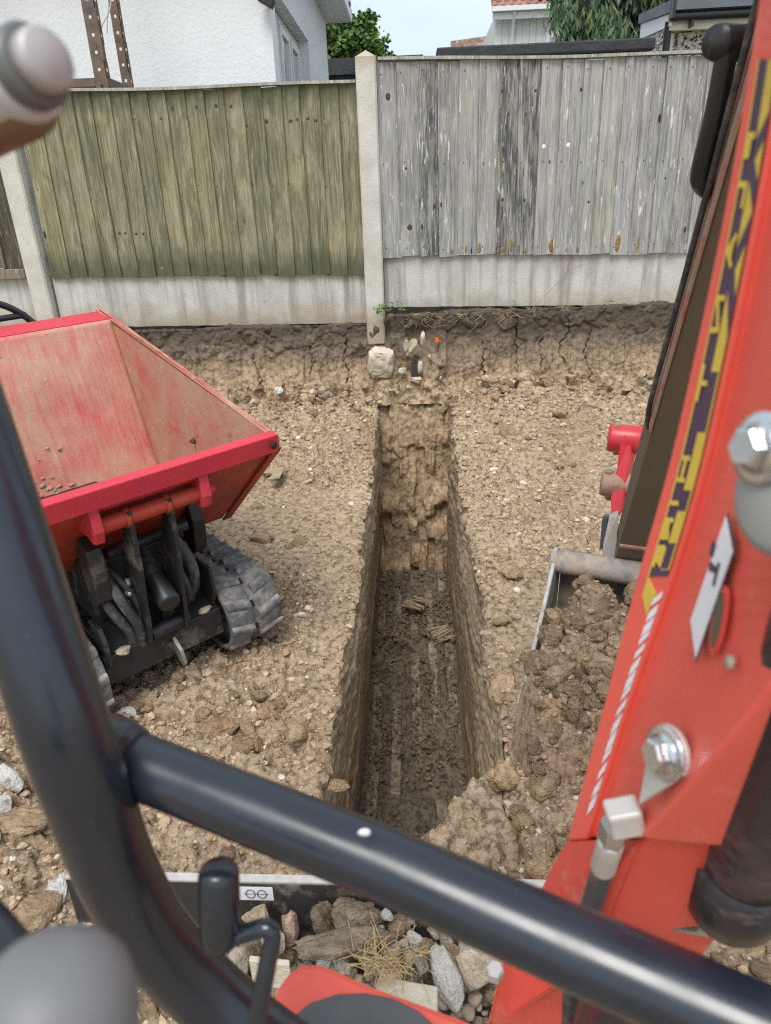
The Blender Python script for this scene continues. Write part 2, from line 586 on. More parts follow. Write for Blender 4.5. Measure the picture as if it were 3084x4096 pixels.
# ------------------------------------------------------------------ trench
trench = empty('trench', (0, 2.5, -0.85))
props(trench, 'deep narrow straight trench dug through clay towards the fence', kind='structure')
TP = Matrix.Translation((0, -2.5, 0.85))
def tpart(name, P, mat, flip=False):
    P = P.copy()
    P[..., 1] -= 2.5
    P[..., 2] += 0.85
    n, mm = P.shape[:2]
    return link(name, np_mesh(name, P, grid_faces(n, mm, 0, flip)), mat, trench)

yw = rows_for(Y0 - 0.03, Y1 + 0.12, 0.0032)
tw = np.linspace(0, 1, 135)
for side, fe, xb in ((-1, edge_l, -0.242), (1, edge_r, 0.172)):
    Yg, T = np.meshgrid(yw, tw, indexing='ij')
    xt = np.repeat(fe(yw)[:, None], len(tw), 1)
    ztop = ground_z(xt + side * 0.012, Yg) - 0.014
    Z = ztop * (1 - T) + (-0.90) * T
    X = xt * (1 - T) + xb * T
    depth = -Z
    # smeared scrape bands running along the trench, slightly curved
    zz_ = Z + 0.06 * np.sin(Yg * 1.7 + side)
    band = np.round(zz_ / 0.062 + 0.5 * vn(Yg * 0.9, Z * 0 + 4, 61 + side))
    disp = 0.008 * (h2(band, np.floor(Yg * 0.8 + h2(band, band * 0, 3) * 5), 77 + side) - 0.5)
    disp += 0.006 * fbm(Yg * 1.6, zz_ * 55, 81 + side, 4)
    disp += 0.007 * fbm(Yg * 1.2, zz_ * 7, 91 + side, 4)
    # crumbly upper part and pits
    crumb = sstep(0.22, 0.02, depth)
    disp += crumb * clods(Yg, Z * 1.3, 0.05, 111 + side, 0.8, 0.45) - crumb * 0.012
    pit = np.clip(fbm(Yg * 26, Z * 40, 121 + side, 2) - 0.45, 0, 1)
    disp -= pit * 0.022
    fade = sstep(0.0, 0.03, T)
    X = X - side * disp * fade
    P = np.stack([X, Yg, Z], -1)
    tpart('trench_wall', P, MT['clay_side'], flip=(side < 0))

# floor with the smooth stripes the bucket teeth leave and rubble between
yf = rows_for(Y0 - 0.03, Y1 + 0.02, 0.0030)
xf = np.linspace(-0.275, 0.215, 118)
Yg, X = np.meshgrid(yf, xf, indexing='ij')
u = X + 0.008 * np.sin(Yg * 2.1)
stripe = np.zeros_like(X)
for k, cx in enumerate((-0.205, -0.118, -0.028, 0.062, 0.140)):
    gate = sstep(-0.12, 0.15, fbm(Yg * 2.6, Yg * 0 + k * 7.7, 131 + k, 3) + (0.25 if k in (0, 4) else 0.0))
    stripe = np.maximum(stripe, gate * sstep(0.026, 0.018, np.abs(u - cx)))
Z = -0.862 + 0.035 * fbm(X * 3, Yg * 1.5, 141, 3)
rub = clods(X, Yg, 0.06, 151, 0.6, 0.7) + clods(X, Yg, 0.028, 161, 0.75, 0.8) + clods(X, Yg, 0.013, 171, 0.75, 0.8)
Z = Z + rub * (1 - stripe) * (1.05 + 0.6 * vn(X * 5, Yg * 3, 181)) - stripe * 0.010
Z += 0.075 * np.exp(-((Yg - 3.02) / 0.16) ** 2) * (0.6 + 0.6 * vn(X * 7, Yg * 7, 191))      # slumped heap half way
Z += 0.10 * sstep(1.45, 1.1, Yg)
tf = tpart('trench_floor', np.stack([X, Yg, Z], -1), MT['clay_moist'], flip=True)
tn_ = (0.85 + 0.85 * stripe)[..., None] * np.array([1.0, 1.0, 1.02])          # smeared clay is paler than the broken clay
at = tf.data.attributes.new('tint', 'FLOAT_COLOR', 'POINT')
at.data.foreach_set('color', np.concatenate([tn_, np.ones(tn_.shape[:2] + (1,))], -1).astype(np.float32).ravel())

# loose soil slumped in at the near right corner
ysl, xsl = np.linspace(0.98, 1.75, 210), np.linspace(-0.27, 0.27, 150)
Yg, X = np.meshgrid(ysl, xsl, indexing='ij')
front = 1.10 + 0.26 * sstep(-0.06, 0.20, X) + 0.05 * fbm(X * 7, Yg * 5, 1901, 3)
Z = -0.03 - 0.95 * sstep(0.0, 1.0, (Yg - front) / 0.34)
Z += wclods(X, Yg, 0.09, 1911, 0.6, 0.7) + wclods(X, Yg, 0.045, 1921, 0.7, 0.7) + wclods(X, Yg, 0.02, 1931, 0.7, 0.7) - 0.02
Z += 0.5 * wclods(X, Yg, 0.011, 1941, 0.7, 0.7) + 0.006 * fbm(X * 30, Yg * 30, 1951, 3)
tpart('slumped_soil', np.stack([X, Yg, Z], -1), MT['soil_dry'], flip=True)

def tooth_blocks(x, z, seed, w=0.052):
    """stepped rectangular marks left by bucket teeth"""
    x = x + 0.012 * fbm(x * 7, z * 7, seed + 6, 3)
    z = z + 0.045 * fbm(x * 6, z * 6, seed + 7, 3)
    q = x / w + 0.18 * fbm(x * 3, z * 5, seed + 8, 3)
    c = np.floor(q)
    def col(k):
        d = vn(k * 7.31, z * (7 + 5 * h2(k, k * 0, seed + 1)) + 9 * h2(k, k * 0, seed + 2), seed + 3)
        return np.tanh(d * 2.6) * 0.5 + 0.5
    f_ = sstep(0.86, 1.0, q - c)
    a, b = col(c), col(c + 1)
    groove = np.abs((q - c) - 0.5) * 2
    return a * (1 - f_) + b * f_, groove ** 3 * 0.5

# far end of the trench, cut up into the foot of the bank
zs = np.linspace(-0.92, 0.30, 210)
xs = np.linspace(-0.27, 0.25, 100)
X, Zg = np.meshgrid(xs, zs)
prof = np.interp(Zg, [-0.92, -0.5, -0.15, 0.05, 0.22, 0.42, 0.62], [3.98, 4.02, 4.07, 4.12, 4.165, 4.20, 4.235])
t, fr = tooth_blocks(X, Zg, 501)
Yg = prof + (t - 0.5) * 0.042 * sstep(-0.12, -0.3, Zg) + (t - 0.5) * 0.022 - fr * 0.010
Yg += 0.03 * fbm(X * 9, Zg * 6, 511, 4) + 0.012 * fbm(X * 40, Zg * 6, 512, 3) - clods(X, Zg, 0.045, 521, 0.6, 0.5) * sstep(-0.5, 0.2, Zg + 0.35 * vn(X * 6, Zg * 6, 7)) - clods(X, Zg, 0.02, 531, 0.6, 0.4)
Yg -= 0.30 * (sstep(0.215, 0.25, np.abs(X + 0.01)) * 0)
tpart('trench_end', np.stack([X, Yg, Zg], -1), MT['clay_wall'])

# ------------------------------------------------------------------ the cut bank below the fence
def bank(x0, x1, ztop, seed, cracks):
    xs = np.arange(x0, x1 + 0.003, 0.0048)
    zs = np.concatenate([np.linspace(-0.02, ztop, 130), np.full(14, ztop)])
    back = np.concatenate([np.zeros(130), np.linspace(0.02, 0.45, 14)])
    X, Zg = np.meshgrid(xs, zs)
    B = np.repeat(back[:, None], len(xs), 1)
    zn = np.clip(Zg / ztop, 0, 1)
    Yg = 4.245 - 0.14 * (1 - zn) ** 1.4 + 0.035 * fbm(X * 1.3, X * 0 + 2, seed, 3)
    t, fr = tooth_blocks(X, Zg * 0.6, seed + 10, 0.047)
    low = sstep(ztop - 0.08, ztop - 0.24, Zg)
    Yg = Yg + ((t - 0.5) * 0.026 - fr * 0.012) * low
    Yg += 0.018 * fbm(X * 8, Zg * 8, seed + 20, 4) + 0.012 * fbm(X * 38, Zg * 4, seed + 25, 3) * low
    Yg -= clods(X, Zg, 0.07, seed + 30, 0.6, 0.5) * (1 - low * 0.75) + clods(X, Zg, 0.03, seed + 35, 0.7, 0.5) * (1 - low * 0.7) + clods(X, Zg, 0.015, seed + 40, 0.6, 0.5)
    for cx, za, zb, w in cracks:
        path = cx + 0.05 * fbm(Zg * 7, Zg * 0 + cx * 9, seed + 50, 4) + 0.008 * vn(Zg * 60, Zg * 0 + cx, seed + 51)
        w = 0.0032 + 0.003 * np.clip(vn(Zg * 14, Zg * 0 + cx * 3, seed + 52), 0, 1)
        g_ = np.exp(-((X - path) / w) ** 2) * sstep(za - 0.02, za + 0.02, Zg) * sstep(zb + 0.02, zb - 0.02, Zg)
        Yg += 0.045 * g_ * (0.45 + 0.55 * vn(Zg * 11, Zg * 0 + cx * 5, seed + 53) ** 2)
    Zt = Zg + (B > 0) * (0.02 * fbm(X * 5, B * 9, seed + 60, 3) + clods(X, B, 0.04, seed + 70, 0.8, 0.5))
    return np.stack([X, Yg + B, Zt], -1)
PL = bank(-2.3, -0.20, 0.612, 601, [(-0.62, 0.22, 0.5, 0.006), (-0.95, 0.2, 0.46, 0.006), (-0.43, 0.25, 0.52, 0.005)])
PR = bank(0.17, 2.1, 0.668, 651, [(0.60, 0.20, 0.58, 0.006), (0.88, 0.18, 0.64, 0.007), (1.02, 0.22, 0.55, 0.006), (0.40, 0.2, 0.5, 0.005), (0.74, 0.24, 0.5, 0.005)])
bk = empty('bank', (0, 4.2, 0))
props(bk, 'vertical cut bank of cracked clay and dark topsoil under the fence', kind='structure')
for P in (PL, PR):
    P[..., 1] -= 4.2
    n, mm = P.shape[:2]
    link('cut_face', np_mesh('cut_face', P, grid_faces(n, mm)), MT['bank_soil'], bk)
# the piece of bank above the trench end
xs = np.arange(-0.26, 0.24, 0.0068)
zs = np.concatenate([np.linspace(0.16, 0.655, 58), np.full(14, 0.655)])
back = np.concatenate([np.zeros(58), np.linspace(0.02, 0.45, 14)])
X, Zg = np.meshgrid(xs, zs)
B = np.repeat(back[:, None], len(xs), 1)
t, fr = tooth_blocks(X, Zg * 0.6, 701, 0.047)
Yg = 4.12 + 0.12 * np.clip((Zg - 0.16) / 0.4, 0, 1) + (t - 0.5) * 0.03 + 0.03 * fbm(X * 8, Zg * 8, 711, 4) + 0.05 * sstep(0.19, 0.26, np.abs(X + 0.01)) - clods(X, Zg, 0.045, 721, 0.7, 0.55) - clods(X, Zg, 0.02, 731, 0.7, 0.5)
P = np.stack([X, Yg + B - 4.2, Zg + (B > 0) * clods(X, B, 0.04, 741, 0.8, 0.6)], -1)
link('cut_face', np_mesh('cut_face', P, grid_faces(*P.shape[:2])), MT['bank_soil'], bk)

# ------------------------------------------------------------------ loose crumbs and stones
def ico(sub):
    bm = bmesh.new()
    bmesh.ops.create_icosphere(bm, subdivisions=sub, radius=1.0)
    bm.verts.index_update()
    v = np.array([p.co[:] for p in bm.verts])
    f = np.array([[q.index for q in fc.verts] for fc in bm.faces])
    bm.free()
    return v, f

def rock_shape(seed, sub=3, cuts=9, rough=0.10, cut_depth=(0.55, 0.92), fine=0.05):
    r = np.random.default_rng(seed)
    v, f = ico(sub)
    for _ in range(cuts):
        n = r.normal(size=3); n /= np.linalg.norm(n)
        d = r.uniform(*cut_depth)
        k = v @ n
        v = v - np.outer(np.maximum(k - d, 0) * 0.92, n)
    o = r.uniform(0, 50, 3)
    nn = v / np.linalg.norm(v, axis=1)[:, None]
    q = fbm(v[:, 0] * 1.7 + v[:, 2] * 1.1 + o[0], v[:, 1] * 1.7 - v[:, 2] * 1.3 + o[1], seed, 3)
    v = v + nn * (q * rough)[:, None]
    if fine:
        q = fbm(v[:, 0] * 6 + v[:, 2] * 3.3 + o[2], v[:, 1] * 6 - v[:, 2] * 4.1 + o[1], seed + 5, 3)
        v = v + nn * (q * fine)[:, None]
    v = v * r.uniform(0.7, 1.15, 3)
    return v, f

def rotm(n, r):
    q = r.normal(size=(n, 4)); q /= np.linalg.norm(q, axis=1)[:, None]
    w, x, y, z = q.T
    return np.stack([np.stack([1 - 2 * (y * y + z * z), 2 * (x * y - z * w), 2 * (x * z + y * w)], -1),
                     np.stack([2 * (x * y + z * w), 1 - 2 * (x * x + z * z), 2 * (y * z - x * w)], -1),
                     np.stack([2 * (x * z - y * w), 2 * (y * z + x * w), 1 - 2 * (x * x + y * y)], -1)], 1)

def scatter(name, pos, size, tint, mat, sub, seed, smooth=False):
    r = np.random.default_rng(seed)
    n = len(pos)
    shapes = [rock_shape(seed * 31 + k, sub, 6, 0.12, (0.5, 0.85), 0.0) for k in range(10)]
    pick = r.integers(0, 10, n)
    rm = rotm(n, r)
    Vs, Fs, Ts, o = [], [], [], 0
    for k in range(10):
        idx = np.where(pick == k)[0]
        if not len(idx): continue
        sv, sf = shapes[k]
        an = r.uniform(0.7, 1.25, (len(idx), 1, 3))
        w = np.einsum('nij,nkj->nki', rm[idx], sv[None] * an)
        w[..., 2] *= 0.72
        w = w * size[idx][:, None, None] + pos[idx][:, None, :]
        Vs.append(w.reshape(-1, 3))
        Fs.append((sf[None] + (np.arange(len(idx)) * len(sv))[:, None, None] + o).reshape(-1, 3))
        Ts.append(np.repeat(tint[idx], len(sv), 0))
        o += len(idx) * len(sv)
    me = np_mesh(name, np.concatenate(Vs), np.concatenate(Fs), smooth)
    at = me.attributes.new('tint', 'FLOAT_COLOR', 'POINT')
    T = np.concatenate(Ts)
    at.data.foreach_set('color', np.concatenate([T, np.ones((len(T), 1))], 1).astype(np.float32).ravel())
    return link(name, me, mat)

def tints(n, r):
    """brown clods, some pale, some grey, a few whitish"""
    b = r.uniform(0.74, 1.14, (n, 1)) * np.array([[1, 0.985, 0.96]])
    k = r.uniform(size=n)
    b[k > 0.90] = r.uniform(0.9, 1.3, (np.sum(k > 0.90), 1)) * np.array([[1.0, 1.12, 1.3]])
    b[k > 0.982] = r.uniform(1.3, 1.6, (np.sum(k > 0.982), 1)) * np.array([[1.0, 1.25, 1.6]])
    b[k < 0.12] *= 0.7
    return b

r = np.random.default_rng(5)
# density follows what one can see: more and smaller crumbs close by
n = 60000
yy = 0.45 + (4.15 - 0.45) * r.uniform(size=n) ** 1.35
xx = r.uniform(-1, 1, n) * (0.75 + 0.42 * yy)
keep = ~((xx > edge_l(yy) - 0.006) & (xx < edge_r(yy) + 0.006) & (yy > Y0 - 0.01) & (yy < Y1 + 0.08))
keep &= (0.10 + 0.9 * loose(xx, yy)) * (0.75 + 0.5 * fbm(xx * 6, yy * 6, 801, 3)) > r.uniform(size=n) * 0.9
xx, yy = xx[keep], yy[keep]
n = len(xx)
ss = (0.0030 + 0.0135 * r.uniform(size=n) ** 4.6) * (0.75 + 0.18 * yy)
zz = ground_z(xx, yy) + ss * 0.02
o = scatter('soil_crumbs', np.stack([xx, yy, zz], 1), ss, tints(n, r), MT['soil_crumbs'], 1, 3)
props(o, 'loose crumbs of dry clay and small stones on the dug ground', kind='stuff')
# crumbs on the trench floor
n = 5200
yy = r.uniform(1.2, 3.92, n); xx = r.uniform(-0.235, 0.17, n)
keep = fbm(xx * 9, yy * 3, 811, 3) > -0.15
xx, yy = xx[keep], yy[keep]; n = len(xx)
ss = 0.003 + 0.012 * r.uniform(size=n) ** 3
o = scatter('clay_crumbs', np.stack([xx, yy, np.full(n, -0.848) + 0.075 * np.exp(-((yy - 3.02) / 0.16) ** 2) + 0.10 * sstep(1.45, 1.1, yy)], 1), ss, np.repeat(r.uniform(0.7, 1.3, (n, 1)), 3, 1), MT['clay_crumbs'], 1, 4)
props(o, 'damp clay crumbs strewn over the trench floor', kind='stuff')
# rubble along the foot of the bank
n = 1500
xx = r.uniform(-1.4, 1.6, n); yy = 4.16 - np.abs(r.normal(0, 0.24, n))
xx = xx + 0.25 * np.sin(xx * 5)
keep = ~((xx > -0.2) & (xx < 0.18) & (yy < 4.08))
xx, yy = xx[keep], yy[keep]; n = len(xx)
ss = 0.006 + 0.034 * r.uniform(size=n) ** 3.4
o = scatter('bank_rubble', np.stack([xx, yy, ground_z(xx, yy) + ss * 0.0 + 0.10 * sstep(3.98, 4.2, yy)], 1), ss, tints(n, r) * 0.8, MT['soil_crumbs'], 2, 6)
props(o, 'crumbled clay rubble along the foot of the bank', kind='stuff')

# ------------------------------------------------------------------ clods and stones one can pick out
clod_me = []
for k in range(9):
    v, f = rock_shape(900 + k, 3, 10, 0.28, (0.5, 0.9), 0.16)
    me = np_mesh('soil_clod', v, f, True)
    me.materials.append(MT['clod'])
    clod_me.append(me)
stone_me = {}
for key in ('rubble_pale', 'rubble_white', 'rubble_pink', 'clod', 'clod_wet', 'clay_slab'):
    stone_me[key] = []
    for k in range(4):
        wet = key in ('clod_wet', 'clod', 'clay_slab')
        v, f = rock_shape(950 + k + 10 * len(stone_me), 4, 8 if wet else 16, 0.34 if wet else 0.14, (0.5, 0.85) if wet else (0.36, 0.78), 0.17 if wet else 0.05)
        me = np_mesh('stone', v, f, wet)
        me.materials.append(MT[key])
        stone_me[key].append(me)

def stone(name, key, loc, size, label, cat, rot=None, k=None, group=None, tint=(1, 1, 1)):
    o = link(name, rnd.choice(stone_me[key]) if k is None else stone_me[key][k])
    o.location = loc
    o.scale = size if isinstance(size, tuple) else (size,) * 3
    o.rotation_euler = rot if rot else (rnd.uniform(0, 6), rnd.uniform(0, 6), rnd.uniform(0, 6))
    o.color = (*tint, 1)
    return props(o, label, cat, group)

cnt = 0
tries = 0
while cnt < 230 and tries < 20000:
    tries += 1
    y = 0.62 + 3.4 * rnd.random() ** 1.7
    x = rnd.uniform(-1, 1) * (0.55 + 0.33 * y)
    if edge_l(np.array([y]))[0] - 0.03 < x < edge_r(np.array([y]))[0] + 0.03 and Y0 - 0.05 < y < Y1 + 0.1: continue
    # more lumps left of the trench in front of the dumper and right of the trench near the bucket
    w = 0.35 + (0.9 if (y < 1.75 and x < -0.25) else 0) + (0.7 if (y < 1.35 and x > 0.2) else 0)
    if rnd.random() > w: continue
    s = (0.012 + 0.034 * rnd.random() ** 1.9) * (0.8 + 0.12 * y)
    o = link('soil_clod', rnd.choice(clod_me))
    z = float(ground_z(np.array([x]), np.array([y]))[0])
    o.location = (x, y, z + s * 0.15)
    o.scale = (s * rnd.uniform(0.8, 1.3), s * rnd.uniform(0.8, 1.3), s * rnd.uniform(0.65, 0.95))
    o.rotation_euler = (rnd.uniform(-0.5, 0.5), rnd.uniform(-0.5, 0.5), rnd.uniform(0, 6.28))
    b = rnd.uniform(0.8, 1.2)
    q = rnd.random()
    o.color = (b * 1.35, b * 1.5, b * 1.75, 1) if q > 0.93 else ((b * 0.72, b * 0.7, b * 0.68, 1) if q < 0.15 else (b, b * 0.99, b * 0.96, 1))
    zone = ('in front of the dumper' if y < 1.75 else ('between the dumper and the trench' if y < 3.0 else 'left of the trench near the bank')) if x < 0 else ('right of the trench near the boom' if y < 1.45 else ('right of the trench beside the bucket' if y < 2.4 else 'right of the trench near the bank'))
    props(o, 'loose lump of dry brown clay lying ' + zone, 'clod', 'clay clods ' + zone)
    cnt += 1

# ------------------------------------------------------------------ timber and concrete
def wood(key, algae, grain_dark, streak, flake=None, algae_amt=0.5, topdark=None):
    m = Mat(key, 0.9, spec=0.15)
    p = m.coord('obj', (1, 1, 1), rand=True)
    def st(sx, sz):
        mp = m.n.new('ShaderNodeMapping'); mp.inputs['Scale'].default_value = (sx, sx, sz)
        m.l.new(p, mp.inputs[0]); return mp.outputs[0]
    g1 = m.noise(st(70, 1.8), 1.0, 7, 0.65, 0.7)
    g2 = m.noise(st(260, 7), 1.0, 4, 0.6)
    saw = m.noise(st(6, 130), 1.0, 3, 0.7)
    base = m.objcol()
    c = m.mix(m.ramp(g1, (0.38, 0.85), (0.58, 0.0)), base, m.mix(1.0, base, grain_dark, 'MULTIPLY'))
    c = m.mix(m.ramp(g2, (0.52, 0.0), (0.68, 0.75)), c, streak)
    c = m.mix(m.math('MULTIPLY', m.ramp(m.noise(st(16, 3.0), 1.0, 5, 0.6, 0.5), (0.48, 0.0), (0.62, 0.7)), m.ramp(m.noise(st(200, 9), 1.0, 3), (0.35, 0.0), (0.6, 1.0))), c, streak)
    c = m.mix(m.ramp(saw, (0.6, 0.0), (0.75, 0.22)), c, tuple(x * 0.4 for x in streak))
    a = m.noise(st(16, 6.0), 1.0, 8, 0.72, 0.8)
    c = m.mix(m.ramp(a, (0.46, 0.0), (0.66, algae_amt)), c, algae)
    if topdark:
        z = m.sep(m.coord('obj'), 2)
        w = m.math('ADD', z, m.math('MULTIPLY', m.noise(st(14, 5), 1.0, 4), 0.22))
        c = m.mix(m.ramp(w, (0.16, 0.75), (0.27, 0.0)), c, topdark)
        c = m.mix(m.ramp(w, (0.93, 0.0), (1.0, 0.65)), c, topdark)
    if flake:
        fl = m.noise(st(60, 9), 1.0, 5, 0.7, 0.4)
        c = m.mix(m.ramp(fl, (0.60, 0.0), (0.66, 0.85)), c, flake)
        c = m.mix(m.ramp(m.noise(st(120, 5), 1.0, 4, 0.7), (0.30, 0.75), (0.42, 0.0)), c, (0.09, 0.085, 0.085))
    # knots with rings
    kv = m.voro(st(7.0, 2.6), 1.0)
    ring = m.math('SINE', m.math('MULTIPLY', kv, 170.0), 0.0)
    near = m.ramp(kv, (0.06, 1.0), (0.2, 0.0))
    c = m.mix(m.math('MULTIPLY', near, m.ramp(ring, (0.3, 0.0), (0.9, 0.55))), c, tuple(x * 0.35 for x in streak))
    c = m.mix(m.ramp(kv, (0.05, 0.92), (0.07, 0.0)), c, (0.035, 0.03, 0.027))
    m.color(c)
    m.bump(m.math('ADD', g1, m.math('MULTIPLY', g2, 0.5)), 0.004)
    MT[key] = m.m
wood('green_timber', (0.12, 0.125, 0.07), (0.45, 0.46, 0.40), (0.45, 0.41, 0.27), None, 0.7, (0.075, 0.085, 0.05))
wood('grey_timber', (0.40, 0.41, 0.28), (0.50, 0.49, 0.51), (0.52, 0.51, 0.49), (0.74, 0.73, 0.70), 0.4)
wood('old_timber', (0.07, 0.06, 0.04), (0.4, 0.38, 0.36), (0.20, 0.17, 0.13), (0.40, 0.37, 0.33), 0.3)

m = Mat('concrete', 0.9, spec=0.2)
p = m.coord('pos')
mp = m.n.new('ShaderNodeMapping'); mp.inputs['Scale'].default_value = (16, 16, 1.1); m.l.new(p, mp.inputs[0])
c = m.ramp(m.noise(p, 5, 6, 0.6), (0.3, (0.45, 0.435, 0.395)), (0.7, (0.62, 0.605, 0.56)))
c = m.mix(m.ramp(m.noise(mp.outputs[0], 1.0, 6, 0.6), (0.47, 0.0), (0.66, 0.8)), c, (0.27, 0.25, 0.215))
c = m.mix(m.ramp(m.noise(mp.outputs[0], 2.3, 4, 0.6), (0.62, 0.0), (0.74, 0.6)), c, (0.68, 0.67, 0.62))
c = m.mix(m.ramp(m.noise(p, 110, 3, 0.6), (0.28, 0.6), (0.4, 0.0)), c, (0.22, 0.2, 0.18))
zz = m.math('ADD', m.sep(p, 2), m.math('MULTIPLY', m.noise(p, 9, 5), 0.22))
c = m.mix(m.ramp(zz, (0.74, 0.8), (0.88, 0.0)), c, (0.33, 0.26, 0.18))
c = m.mix(m.ramp(m.noise(p, 14, 7, 0.75), (0.60, 0.0), (0.68, 0.5)), c, (0.25, 0.22, 0.18))      # splashed earth low down
m.color(c)
m.bump(m.noise(p, 140, 5, 0.7), 0.003)
MT['concrete'] = m.m
m = Mat('concrete_post', 0.9, spec=0.2)
p = m.coord('pos')
c = m.ramp(m.noise(p, 7, 6, 0.6), (0.3, (0.50, 0.48, 0.42)), (0.7, (0.66, 0.64, 0.585)))
c = m.mix(m.ramp(m.noise(p, 120, 3, 0.6), (0.30, 0.7), (0.42, 0.0)), c, (0.28, 0.26, 0.22))
zz = m.math('ADD', m.sep(p, 2), m.math('MULTIPLY', m.noise(p, 20, 5), 0.12))
c = m.mix(m.ramp(zz, (0.69, 0.8), (0.80, 0.0)), c, (0.40, 0.31, 0.22))
c = m.mix(m.ramp(m.math('SUBTRACT', zz, 1.28), (0.66, 0.0), (0.72, 0.7)), c, (0.40, 0.33, 0.20))
m.color(c)
m.bump(m.noise(p, 170, 5, 0.7), 0.003)
MT['concrete_post'] = m.m
plain('nail', (0.06, 0.055, 0.05), 0.7)

FY = 4.30
# ------------------------------------------------------------------ fence panels
def board_mesh(name, h, w, thick, seed, ragged=0.0, n=18):
    """one feather-edge board: wedge section, slightly wavy edges; x across, z along"""
    r = np.random.default_rng(seed)
    zs = np.linspace(0, h, n)
    e0 = 0.0016 * np.cumsum(r.normal(size=n)) * 0.5
    e1 = 0.0016 * np.cumsum(r.normal(size=n)) * 0.5
    V, F = [], []
    for i, z in enumerate(zs):
        zz0 = z + (r.uniform(-ragged, ragged) if i == 0 else 0)
        zz1 = z + (r.uniform(-ragged, ragged) if i == 0 else 0)
        V += [(e0[i], 0, zz0), (w + e1[i], 0, zz1), (w + e1[i], thick, zz1), (e0[i], thick * 0.55, zz0)]
    for i in range(n - 1):
        a = i * 4
        for k in range(4):
            k2 = (k + 1) % 4
            F.append((a + k, a + k2, a + 4 + k2, a + 4 + k))
    F += [(3, 2, 1, 0), tuple((n - 1) * 4 + k for k in range(4))]
    me = bpy.data.meshes.new(name)
    me.from_pydata(V, [], F)
    return me

nail_me = MB().lathe([(0, 0.0035), (0.0015, 0.003)], (0, 0, 0), (0, -1, 0), 8)
nm = bpy.data.meshes.new('nail'); nm.from_pydata([tuple(v) for v in nail_me.v], [], nail_me.f); nm.materials.append(MT['nail'])

def panel(x0, x1, zb0, zb1, zt0, zt1, nb, mat, tints_, label, seed, thick_right=True, ragged=0.0, cap=True, nails=True, rail_back=True):
    P = empty('fence_panel', (x0, FY, zb0))
    props(P, label, 'fence panel')
    pitch = (x1 - x0) / nb
    for k in range(nb):
        a = k * pitch
        t = (a + pitch / 2) / (x1 - x0)
        zb = (zb1 - zb0) * t
        h = (zt0 - zb0) + ((zt1 - zb1) - (zt0 - zb0)) * t
        me = board_mesh('board', h + rnd.uniform(-0.004, 0.004), pitch + 0.018, 0.014, seed + k, ragged)
        me.materials.append(mat)
        b = link('board', me, None, P)
        # thick edge lies over the thin edge of the board before it
        b.location = (a - 0.009, -0.034 + rnd.uniform(-0.0015, 0.0015) , zb + rnd.uniform(-0.005, 0.005) - ragged)
        b.rotation_euler = (rnd.uniform(-0.002, 0.002), rnd.uniform(-0.0035, 0.0035), R(-6.3) if thick_right else R(6.3))
        if not thick_right: b.location.y -= 0.012
        b.color = (*tints_[k % len(tints_)], 1)
        if nails:
            for f_ in ((0.05, 0.5, 0.955) if nb > 4 else (0.05,)):
                o = link('nail', nm, None, b)
                o.location = (pitch * rnd.uniform(0.16, 0.30), -0.0008, h * f_ + rnd.uniform(-0.008, 0.008))
    L = x1 - x0
    dz = (zt1 - zt0)
    if cap:
        mb = MB()
        n = 24
        V = []
        for i in range(n + 1):
            t = i / n
            z = (zt0 - zb0) + dz * t + 0.003 * math.sin(t * 9 + seed) - 0.006 * math.sin(t * math.pi)
            V += [(t * L, -0.058, z + 0.002), (t * L, 0.006, z + 0.004), (t * L, 0.006, z + 0.020), (t * L, -0.058, z + 0.016)]
        F = []
        for i in range(n):
            for k in range(4):
                F.append((i * 4 + k, i * 4 + (k + 1) % 4, i * 4 + 4 + (k + 1) % 4, i * 4 + 4 + k))
        F += [(3, 2, 1, 0), tuple(n * 4 + k for k in range(4))]
        mb.add(V, F)
        cp = mb.build('capping', MT['grey_timber'] if mat is not MT['old_timber'] else mat, P)
        cp.color = (0.40, 0.39, 0.34, 1)
    if rail_back:
        for f_ in (0.12, 0.5, 0.88):
            h = (zt0 - zb0) * f_
            o = MB().prism([(0, -0.004, h - 0.03), (0, 0.04, h - 0.03), (0, 0.04, h + 0.03), (0, -0.004, h + 0.03)], (L, 0, dz * 0.9)).build('rail', MT['grey_timber'], P)
            o.color = (0.2, 0.17, 0.12, 1)
    return P

green = [(0.29, 0.27, 0.165), (0.235, 0.225, 0.14), (0.30, 0.275, 0.175), (0.205, 0.20, 0.13), (0.265, 0.245, 0.15), (0.25, 0.235, 0.145), (0.215, 0.208, 0.135), (0.285, 0.26, 0.16), (0.24, 0.225, 0.14)]
pan_l = panel(-2.095, -0.284, 0.928, 0.888, 1.858, 1.832, 18, MT['green_timber'], green,
      'low panel of mossy green feather-edge boards left of the middle post', 1000)
pan_l['group'] = 'fence panels'
grey = [tuple(min(0.6, c * (1.10 if q[0] > 0.2 else 0.66)) for c in q) for q in [(0.31, 0.305, 0.30), (0.28, 0.275, 0.27), (0.165, 0.16, 0.168), (0.25, 0.245, 0.235), (0.34, 0.335, 0.32), (0.33, 0.325, 0.305), (0.15, 0.142, 0.152), (0.165, 0.158, 0.165), (0.36, 0.355, 0.34), (0.33, 0.325, 0.32), (0.35, 0.35, 0.325), (0.36, 0.36, 0.32), (0.34, 0.335, 0.335), (0.31, 0.305, 0.305), (0.30, 0.30, 0.295), (0.26, 0.255, 0.255), (0.31, 0.305, 0.30)]]
pan_r = panel(-0.162, 1.74, 0.985, 0.943, 1.925, 1.883, 18, MT['grey_timber'], grey,
      'weathered silver grey board panel right of the middle post', 1100, thick_right=False, ragged=0.006)
pan_r['group'] = 'fence panels'
